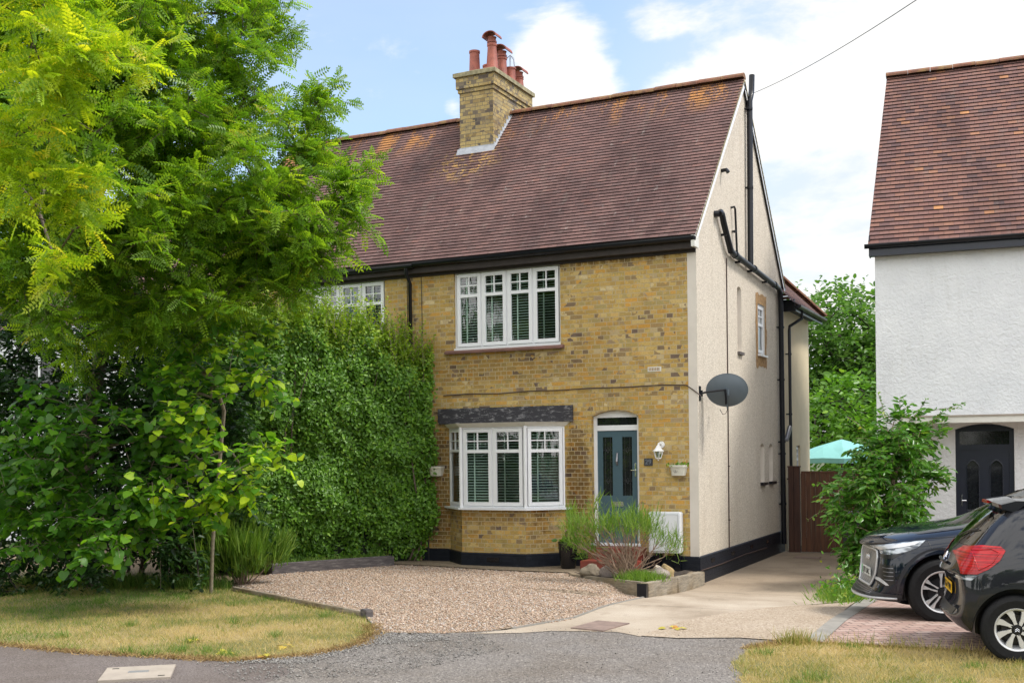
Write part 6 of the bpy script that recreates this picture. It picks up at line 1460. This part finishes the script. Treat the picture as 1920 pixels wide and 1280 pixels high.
    for _ in range(46):
        a, b, L = seg[rng.choice(5, p=Ls/Ls.sum())]; q = a+(b-a)*rng.random()+np.array([-.42-.25*rng.random(), .15]); q[1] = min(q[1], -.15); p = np.array([q[0], q[1], .1]); path = [p]
        for k in range(7): p = p+np.array([rng.normal(0,.10), rng.normal(0,.07), .5]); p[1] = min(p[1], -.1); path.append(p)
        mb.tube([Vector(x) for x in path], [.022,.02,.018,.016,.014,.012,.01,.006], 5, cap=False)
    local(mb.build('stems', 'bark', autouv=False), t)
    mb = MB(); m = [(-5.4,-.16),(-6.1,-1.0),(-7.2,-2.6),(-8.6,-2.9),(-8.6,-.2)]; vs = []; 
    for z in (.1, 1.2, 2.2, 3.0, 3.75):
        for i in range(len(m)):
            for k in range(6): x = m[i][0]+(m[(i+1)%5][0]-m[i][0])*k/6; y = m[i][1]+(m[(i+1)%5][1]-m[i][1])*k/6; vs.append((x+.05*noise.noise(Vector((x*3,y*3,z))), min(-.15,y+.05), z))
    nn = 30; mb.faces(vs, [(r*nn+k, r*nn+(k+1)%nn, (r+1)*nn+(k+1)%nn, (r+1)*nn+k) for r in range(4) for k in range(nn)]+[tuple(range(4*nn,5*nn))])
    local(mb.build('inner_shell', 'leaf_core', autouv=False), t)
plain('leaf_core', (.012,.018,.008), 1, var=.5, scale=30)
def tufts(name, spots, n, h, spread, w, mat, parent=None, lean=.35, curve=.3, varf=None, label=None, cat=None, kind=None, seg=1):
    "upright blades: each a tapered bent strip"
    P, A, s, var = [], [], [], []
    for i in range(n):
        x, y, z = spots() if callable(spots) else spots[rng.integers(len(spots))]
        P.append((x+rng.normal(0,spread), y+rng.normal(0,spread), z)); A.append(unit(np.array([rng.normal(0,lean), rng.normal(0,lean), 1]))); s.append(h*rng.uniform(.5,1.15)); var.append(rng.random() if varf is None else varf(x, y))
    P, A = np.array(P), np.array(A); V = [(0,-w,0),(0,w,0),(.55,w*.7,-.05*curve),(.55,-w*.7,-.05*curve),(1,w*.12,-.35*curve),(1,-w*.12,-.35*curve)]
    N = unit(rng.normal(0,1,(n,3))*np.array([1,1,.1]))
    return leaf_mesh(name, V, [(0,1,2,3),(3,2,4,5)], P, A, N, s, var, mat, parent, label, cat, kind)
def rand_in(poly, zf=None):
    xs = [p[0] for p in poly]; ys = [p[1] for p in poly]
    def f():
        while True:
            x, y = rng.uniform(max(min(xs),-9.8), min(max(xs),6.5)), rng.uniform(max(min(ys),-11), max(ys))
            if poly_in(poly, x, y): return x, y, (zf or G)(x, y)
    return f
tufts_spots = []
leafmat('thatch', [(0,(.14,.085,.035)),(.5,(.30,.19,.075)),(1,(.46,.33,.14))], (1,1,1), .1, .8)
def grasses():
    def v1(x, y): 
        f = noise.noise(Vector((x*.7,y*.7,0)))+.9*noise.noise(Vector((x*2.3,y*2.3,5)))+.6*noise.noise(Vector((x*7,y*7,2))); g = S((-3.2-x)/4)*.45+S((y+7.2)/2.4)*.1
        return float(np.clip(.72-f*.5-g+rng.normal(0,.22), 0, 1))
    tufts('grass', rand_in(LAWN_L), 60000, .075, .03, .035, 'grass_blade', lean=.7, varf=v1, kind='stuff', curve=.8)
    tufts('grass', rand_in(LAWN_R), 42000, .08, .03, .035, 'grass_blade', lean=.7, varf=lambda x, y: min(1, v1(x, y)+.12), kind='stuff', curve=.8)
    # taller clumps and dry thatch along the edges
    def edge(pts, wdt):
        def g():
            i = rng.integers(len(pts)-1); t_ = rng.random(); x = pts[i][0]+(pts[i+1][0]-pts[i][0])*t_+rng.normal(0,wdt); y = pts[i][1]+(pts[i+1][1]-pts[i][1])*t_+rng.normal(0,wdt); return x, y, G(x, y)+.01
        return g
    tufts('dry_thatch', edge([(-6,-9.3),(-4.95,-9.35),(-3.75,-9.38),(-2.62,-9.23),(-1.9,-9.1),(-1.45,-8.6),(-1.35,-7.9),(-1.55,-7.3),(-1.95,-6.75)], .05), 7000, .055, .02, .07, 'thatch', lean=1.6, kind='stuff', curve=.5)
    tufts('dry_thatch', edge([(2.45,-6.6),(2.7,-6.12),(2.9,-6.07),(5,-5.97),(6.5,-5.85)], .04), 3500, .06, .02, .06, 'thatch', lean=1.4, kind='stuff', curve=.5)
    tufts('grass', edge([(2.7,-6.2),(2.9,-6.15),(5,-6.05),(6.5,-5.95)], .06), 900, .17, .015, .018, 'grass_blade', lean=.4, varf=v1, kind='stuff')
    for _ in range(46):
        x, y, z = rand_in(LAWN_L if _ % 2 else LAWN_R)(); tufts_spots.append((x, y, z))
    tufts('grass', tufts_spots, 5200, .11, .05, .022, 'grass_blade_green', lean=.5, kind='stuff')
    back = [(-9.5,-5.4),(-7.5,-5.2),(-6.2,-4.9),(-5.8,-4.6),(-6.3,-4.2),(-9.5,-4.6)]
    tufts('grass', rand_in(back), 5000, .22, .03, .022, 'grass_blade_green', lean=.35, kind='stuff')
    ed = [(-6.62,-2.6),(-5.5,-.7),(-5.75,-.6),(-6.85,-2.6)]
    tufts('ground_ivy', rand_in(ed, lambda x, y: .25), 1500, .16, .03, .10, 'grass_blade_green', lean=.7, kind='stuff')
def pebbles(name, poly, n, s0, s1, mat, exclude=None, label=None):
    V = [(1,0,0),(-1,0,0),(0,.8,0),(0,-.8,0),(0,0,.55),(0,0,-.55)]; F = [(0,2,4),(2,1,4),(1,3,4),(3,0,4),(2,0,5),(1,2,5),(3,1,5),(0,3,5)]
    sp = rand_in(poly); P = []; 
    for i in range(n): x, y, z = sp(); P.append((x, y, z+.014+rng.random()*.006))
    leaf_mesh(name, V, F, np.array(P), unit(rng.normal(0,1,(n,3))*np.array([1,1,.35])), upn(n,.4), rng.uniform(s0, s1, n)*(1+.8*(rng.random(n) > .93)), rng.beta(2.2,2,n), mat, kind='stuff')
def broom(name, base, label, n, h, woody, stems, spread, mat='leaf_broom', lean=.3, bare=0, wisps=0):
    t = empty(name, base, label, 'shrub'); mb = MB(); heads = []
    b = np.array(base)
    for (dx, dy, dz) in stems:
        e = b+np.array([dx,dy,dz]); m = b+np.array([dx*.45,dy*.45,dz*.5])+rng.normal(0,.025,3); m2 = b+np.array([dx*.8,dy*.8,dz*.78])+rng.normal(0,.02,3)
        mb.tube([Vector(b+rng.normal(0,.03,3)*np.array([1,1,0])), Vector(m), Vector(m2), Vector(e)], [.017*woody,.013*woody,.010*woody,.007*woody], 6, cap=False)
        heads.append(e)
        for _ in range(3):
            e2 = m2+np.array([dx,dy,dz])*.25+np.abs(rng.normal(0,.09,3))*np.array([rng.choice([-1,1]),rng.choice([-1,1]),1]); mb.tube([Vector(m2), Vector((m2+e2)/2+rng.normal(0,.015,3)), Vector(e2)], [.008*woody,.006*woody,.004*woody], 4, cap=False); heads.append(e2)
    for _ in range(bare):
        e = heads[rng.integers(len(heads))]; f = rng.uniform(.45,.95); e = b+(e-b)*f+rng.normal(0,.06,3); m = b+(e-b)*.5+rng.normal(0,.06,3)
        mb.tube([Vector(b+rng.normal(0,.05,3)*np.array([1,1,0])), Vector(m), Vector(b+(e-b)*.8+rng.normal(0,.04,3)), Vector(e)], [.009,.008,.006,.003], 4, cap=False)
    local(mb.build('stems', 'twig', autouv=False), t)
    P, A, s = [], [], []
    for i in range(wisps):
        e = heads[rng.integers(len(heads))]; P.append(e+rng.normal(0,.04,3)); A.append(unit(np.array([0,0,1])+rng.normal(0,.28,3))); s.append(h*rng.uniform(1.2,2.4))
    for i in range(n):
        e = heads[rng.integers(len(heads))]; o = unit(e-b-np.array([0,0,.1])); P.append(e+rng.normal(0,spread,3)); A.append(unit(o*.5+np.array([0,0,.85])+rng.normal(0,lean,3))); s.append(h*rng.uniform(.4,1.1))
    V = [(0,-.03,0),(0,.03,0),(.5,.024,-.02),(.5,-.024,-.02),(1,.006,-.08),(1,-.006,-.08)]
    leaf_mesh('foliage', V, [(0,1,2,3),(3,2,4,5)], np.array(P), np.array(A), unit(rng.normal(0,1,(len(P),3))), s, rng.random(len(P)), mat, t); return t
def vine():
    t = empty('climbing_shrub', (2.75,.7,.0), 'rambling leafy climber spilling over the corner of the white house above the parked car', 'climber')
    tips = blob_points(VINE, 110, 3); nodes, par, ends = skeleton([[(2.75,.9,-.05),(2.8,.9,.8),(2.9,.9,1.6),(3.1,1.1,2.3)],[(2.5,.6,-.05),(2.4,.5,.8)]], tips, maxstep=.3); limb_mesh(nodes, par, 0, .035, .005, 'stems', 'twig', t)
    P, A, T = spray(tips, np.array([3.0,1.5,1.2]), 6, .27, 8, droop=.30); n = len(P)
    mb = MB()
    for a, b, d in T: mb.tube([Vector(a), Vector(b), Vector(d)], [.004,.003,.002], 3, cap=False)
    local(mb.build('twigs', 'twig', autouv=False), t)
    leaf_mesh('foliage', LL_V, LL_F, P, A, upn(n,.7), rng.uniform(.09,.15,n), rng.beta(2,2.6,n), 'leaf_vine', t)
    # shoots reaching up over the canopy
    PP, AA = [], []; mb = MB()
    for (x, y, z, dx, dz) in ((2.85,.6,2.6,-.1,.5),(3.2,1.8,2.7,.15,.35),(3.4,1.9,2.75,.45,.12),(2.6,.3,2.4,-.3,.35),(2.2,.1,1.3,-.45,-.15),(2.3,-.1,1.6,-.4,.1),(3.6,2.0,2.75,.3,.2)):
        pts = [np.array([x+dx*f, y-.1*f, z+dz*f-.1*f*f]) for f in np.linspace(0,1,9)]; mb.tube([Vector(p) for p in pts], [.005]*8+[.002], 4, cap=False)
        for p in pts:
            for sd in (1,-1): PP.append(p); AA.append(unit(np.array([dx*.5, sd*.8, dz*.4])+rng.normal(0,.3,3)))
    local(mb.build('shoots', 'twig', autouv=False), t); leaf_mesh('shoot_leaves', LL_V, LL_F, np.array(PP), np.array(AA), upn(len(PP),.5), rng.uniform(.07,.11,len(PP)), rng.random(len(PP)), 'leaf_vine', t)
def far_tree(x, y, blobs, h, label, n=12, mat='leaf_far', sz=(.16,.30), nl=6):
    t = empty('background_tree', (x,y,-.1), label, 'tree', 'trees behind the houses'); tips = blob_points(blobs, n, 2.2)
    nodes, par, ends = skeleton([[(x,y,-.1),(x,y,h*.2),(x+.1,y,h*.4),(x,y+.1,h*.6)]], tips, maxstep=1.2); limb_mesh(nodes, par, 0, .3, .02, 'trunk', 'bark_dark', t)
    P, A, T = spray(tips, np.array([x,y,h*.45]), 6, .9, nl, droop=.15); m = len(P)
    leaf_mesh('crown', LS_V, LS_F, P, A, upn(m,.7), rng.uniform(*sz,m), np.clip(rng.beta(2,2.6,m),0,1), mat, t)
# crown masses: x, y, z, radius, density factor
LOCUST = [(-5.87,-5.87,7.43,1.70,1.0),(-4.56,-6.02,5.85,1.35,1.0),(-3.61,-5.78,5.40,0.75,1.2),(-4.54,-5.79,7.46,0.65,1.1),(-5.94,-7.58,6.14,1.70,1.0),(-6.26,-7.73,4.54,1.20,1.0),(-5.22,-6.11,4.55,1.30,1.0),(-4.06,-6.00,4.61,0.85,1.0),(-3.32,-5.42,5.69,0.42,1.5),(-3.94,-5.50,6.81,0.50,1.0),(-5.85,-5.86,9.06,1.80,0.8),(-5.03,-7.69,5.22,1.10,1.0),(-3.85,-5.45,6.38,0.50,1.0),(-6.35,-7.77,7.61,1.60,0.9),(-4.34,-5.69,8.32,0.40,1.0),(-3.59,-5.33,6.81,0.12,6.0),(-6.37,-6.12,3.90,0.90,0.8)]
LOCUST_B = [(-3.08,-10.30,5.83,0.75,1.0),(-3.60,-10.22,5.33,0.65,1.0),(-3.47,-10.16,4.83,0.55,1.1),(-3.28,-9.62,4.55,0.36,1.4),(-2.86,-9.86,5.93,0.40,1.0),(-3.92,-9.37,4.12,0.25,1.6),(-3.20,-10.36,6.37,0.60,1.0)]
LIME = [(-6.34,-7.10,2.35,0.90,1.0),(-5.08,-6.49,2.54,0.80,1.0),(-4.14,-6.04,3.01,0.42,1.4),(-4.02,-6.09,2.18,0.40,1.3),(-5.14,-6.74,1.51,0.65,1.1),(-6.70,-7.39,1.52,0.80,1.1),(-5.60,-7.19,1.46,0.60,1.1),(-4.46,-6.31,1.84,0.55,1.0),(-4.45,-5.97,3.66,0.50,1.0),(-5.58,-7.40,1.14,0.40,1.1),(-5.10,-6.17,3.40,0.60,0.8),(-7.11,-7.03,2.07,0.80,1.0)]
DARK = [(-8.55,-4.84,3.30,1.60,1.0),(-9.25,-5.17,1.30,1.30,1.0),(-7.07,-4.34,1.53,1.20,1.0),(-6.42,-3.59,2.95,0.90,0.9),(-7.86,-4.50,4.13,1.20,0.9),(-7.37,-5.15,1.41,1.00,1.0),(-7.05,-4.34,2.94,1.10,0.9),(-10.03,-5.11,2.49,0.90,0.7),(-6.25,-3.95,1.11,0.60,1.0),(-8.72,-6.03,0.72,0.70,1.0),(-7.56,-5.80,0.74,0.50,1.0),(-6.51,-5.30,0.72,0.45,1.0),(-6.02,-5.06,0.56,0.30,1.0),(-8.94,-5.02,2.14,0.90,1.0),(-8.10,-4.40,2.63,0.80,1.0),(-9.61,-5.13,4.01,0.90,1.0),(-9.37,-5.35,2.98,0.80,1.0)]
VINE = [(2.55, 0.49, 0.75, 0.47, 1.15), (2.51, 0.41, 1.35, 0.47, 1.265), (2.79, 0.71, 1.5, 0.51, 1.15), (2.79, 0.79, 2.05, 0.47, 1.38), (3.03, 1.26, 1.8, 0.47, 1.15), (2.99, 1.22, 2.35, 0.39, 1.4949999999999999), (3.31, 1.64, 2.35, 0.31, 1.6099999999999999), (3.27, 1.6, 1.7, 0.35, 1.265), (3.07, 1.26, 1.1, 0.42, 1.15), (2.43, 0.37, 0.35, 0.33, 1.38), (2.83, 0.83, 0.9, 0.42, 1.15), (2.27, 0.2, 1.0, 0.26, 1.265), (2.75, 0.66, 1.9, 0.33, 1.15)]
tree_locust(); tree_lime(); shrub_dark(); hedge()
broom('broom_shrub', (-6.0,-4.1,.12), 'upright bright green broom shrub at the corner of the gravel by the slender tree', 9000, .34, .8, [(rng.normal(-.05,.19), rng.normal(0,.19), rng.uniform(.3,.85)) for _ in range(26)], .07, lean=.28)
broom('flower_bed_shrub', (-.56,-1.82,.24), 'leggy green broom with bare twisted stems in the raised bed before the door', 3500, .13, .85,
      [(-0.98,0.2,0.8),(-0.79,-0.05,0.48),(-0.74,0.2,0.7),(-0.56,0.1,0.63),(-0.47,-0.1,0.76),(-0.33,0.2,0.79),(-0.14,0.1,0.77),(0,0.25,0.81),(0.11,0,0.76),(0.23,0.2,0.72),(0.32,0.1,0.65),(0.42,0.2,0.55),(0.56,0.25,0.39),(-0.65,0,0.39),(-0.23,-0.1,0.7),(0.05,-0.1,0.69),(-0.88,0,0.61)], .075, lean=.75, bare=80, wisps=380)
gt = empty('green_tuft', (-.25,-2.0,.24), 'low bright green grassy tuft at the front corner of the raised bed', 'plant')
tufts('blades', lambda: (-.3+rng.normal(0,.15), -2.0+rng.normal(0,.12), .24), 1500, .16, .01, .03, 'leaf_broom', gt, lean=.45)
pf = empty('potted_flowers', (-2.14,-.42,.6), 'pink flowers with dark green leaves growing in the black pot', 'flowers')
n = 90; P = np.array([-2.14,-.42,.62])+rng.normal(0,1,(n,3))*np.array([.075,.075,.03]); leaf_mesh('leaves', LS_V, LS_F, P, unit(rng.normal(0,1,(n,3))+np.array([0,0,.9])), upn(n,.7), rng.uniform(.07,.12,n), rng.random(n), 'leaf_hedge', pf)
for q in range(3):
    c = Vector((-2.14+(.06,-.05,.0)[q], -.46+(.0,.03,-.03)[q], .78+(.0,.02,.05)[q])); mb = MB(); mb.tube([(c.x,c.y+.02,.6), c], .004, 4, mi=1)
    for ringr, tilt in ((.05,.3),(.03,.9)):
        for k in range(9):
            a = 2*math.pi*k/9+tilt; d = Vector((math.cos(a), math.sin(a), tilt)).normalized(); s_ = Vector((-math.sin(a), math.cos(a), 0))*.014
            mb.face([c, c+d*ringr*.6+s_, c+d*ringr, c+d*ringr*.6-s_])
    local(mb.build('bloom', ['petal_pink','leaf_core']), pf)
n = 60
for pl, xx, k in ((pl1,-.325,60),):
    P = np.array([xx,-.09,1.89])+rng.normal(0,1,(k,3))*np.array([.07,.03,.012]); sh = leaf_mesh('shoots', LS_V, LS_F, P, unit(rng.normal(0,.5,(k,3))+np.array([0,0,1])), upn(k,1), rng.uniform(.04,.075,k), rng.random(k), 'leaf_broom', empty('planter_greens', (xx,-.08,1.88), 'small green shoots growing out of the right-hand cream planter', 'plant'))
vine()
wd = empty('weed_patch', (2.6,-1.0,-.02), 'straggly weeds at the foot of the climber beside the driveway', 'weeds')
tufts('blades', lambda: (2.45+rng.normal(0,.16), -.9+rng.normal(0,.55), G(2.5,-.9)), 1600, .22, .02, .03, 'leaf_broom', wd, lean=.6)
m = 500; P = np.stack([2.5+rng.normal(0,.2,m), -.6+rng.normal(0,.6,m), .05+rng.exponential(.10,m)], 1); leaf_mesh('leaves', LS_V, LS_F, P, unit(rng.normal(0,1,(m,3))), upn(m,.6), rng.uniform(.05,.09,m), rng.random(m), 'leaf_vine', wd)
far_tree(-3.0,31,[(-3.2,31,6.4,3.0,1),(-5.5,30,5.0,3,1),(-1.2,31,4.8,2.6,1),(-3.5,29,3.4,2.6,1),(-1.0,30,2.2,2.4,1)], 9, 'leafy green tree rising behind the gate beside the cream extension')
far_tree(1.0,34,[(.6,34,6.8,3.0,1),(2.2,33,4.6,3,1),(3.5,34,6.5,2.5,1),(.5,32,3.0,2.4,1)], 9, 'leafy green tree behind the gate nearest the white house')
far_tree(-1.0,22,[(-.6,22,2.2,1.5,1),(1.0,22,2.6,1.5,1),(.2,22,1.0,1.4,1),(-1.5,22,3.2,1.5,1)], 5, 'dark bushy small tree low behind the parasol', mat='leaf_hedge')
far_tree(-22,14,[(-22,14,6,3.5,1),(-19,14,4.5,3,1),(-25,14,5,3,1)], 9, 'green tree standing behind the far left white house', n=5)
for k,(x,y,h,r) in enumerate(((-16,-42,11,4.5),(-6,-46,9,4),(3,-44,12,4.6),(13,-42,10,4.2),(22,-36,11,4.5),(30,-20,10,4),(-26,-34,11,4.5),(33,-2,10,4))):
    far_tree(x, y, [(x,y,h*.62,r,1),(x-r*.6,y,h*.45,r*.7,1),(x+r*.6,y,h*.42,r*.7,1),(x,y,h*.28,r*.8,1)], h, ('wide','narrow','tall','squat','spreading','small','dense','lone')[k]+' green tree across the road, '+('far left','left','straight','right of centre','right','far right','farthest left','farthest right')[k]+' behind the viewer', n=3, sz=(.35,.6), nl=6, mat='leaf_hedge')
grasses()
pebbles('gravel', GRAVEL, 62000, .007, .015, 'pebble')
pebbles('loose_stones', [(-2.3,-6.3),(-1.5,-7.2),(-.9,-7.0),(-.6,-7.3),(-1.2,-7.9),(-1.2,-9.0),(-2.0,-9.3),(-1.45,-8.6),(-1.35,-7.9),(-1.55,-7.3),(-1.95,-6.75)], 2200, .006, .015, 'pebble_grey')
pebbles('loose_stones', APRON, 2500, .004, .009, 'pebble_grey')
pebbles('loose_stones', [(-.5,-6.8),(.2,-7.6),(-.2,-9.2),(-1.3,-9.9),(-2.2,-9.4),(-1.4,-8.6),(-1.3,-7.8),(-1.2,-7.2)], 3000, .004, .012, 'pebble_grey')
# scattered fallen leaves
for k, (x, y) in enumerate(((-3.1,-8.4),(-1.95,-8.35),(-1.75,-8.95),(-2.3,-8.9),(1.35,-5.75))):
    m = 5 if k else 3; P = np.array([(x+rng.normal(0,.05), y+rng.normal(0,.05), G(x,y)+.035) for _ in range(m)]); leaf_mesh('fallen_leaf', LB_V, LB_F, P, unit(rng.normal(0,1,(m,3))*np.array([1,1,.1])), upn(m,.2), rng.uniform(.05,.09,m), rng.random(m), 'leaf_litter', None, None, None, 'stuff')
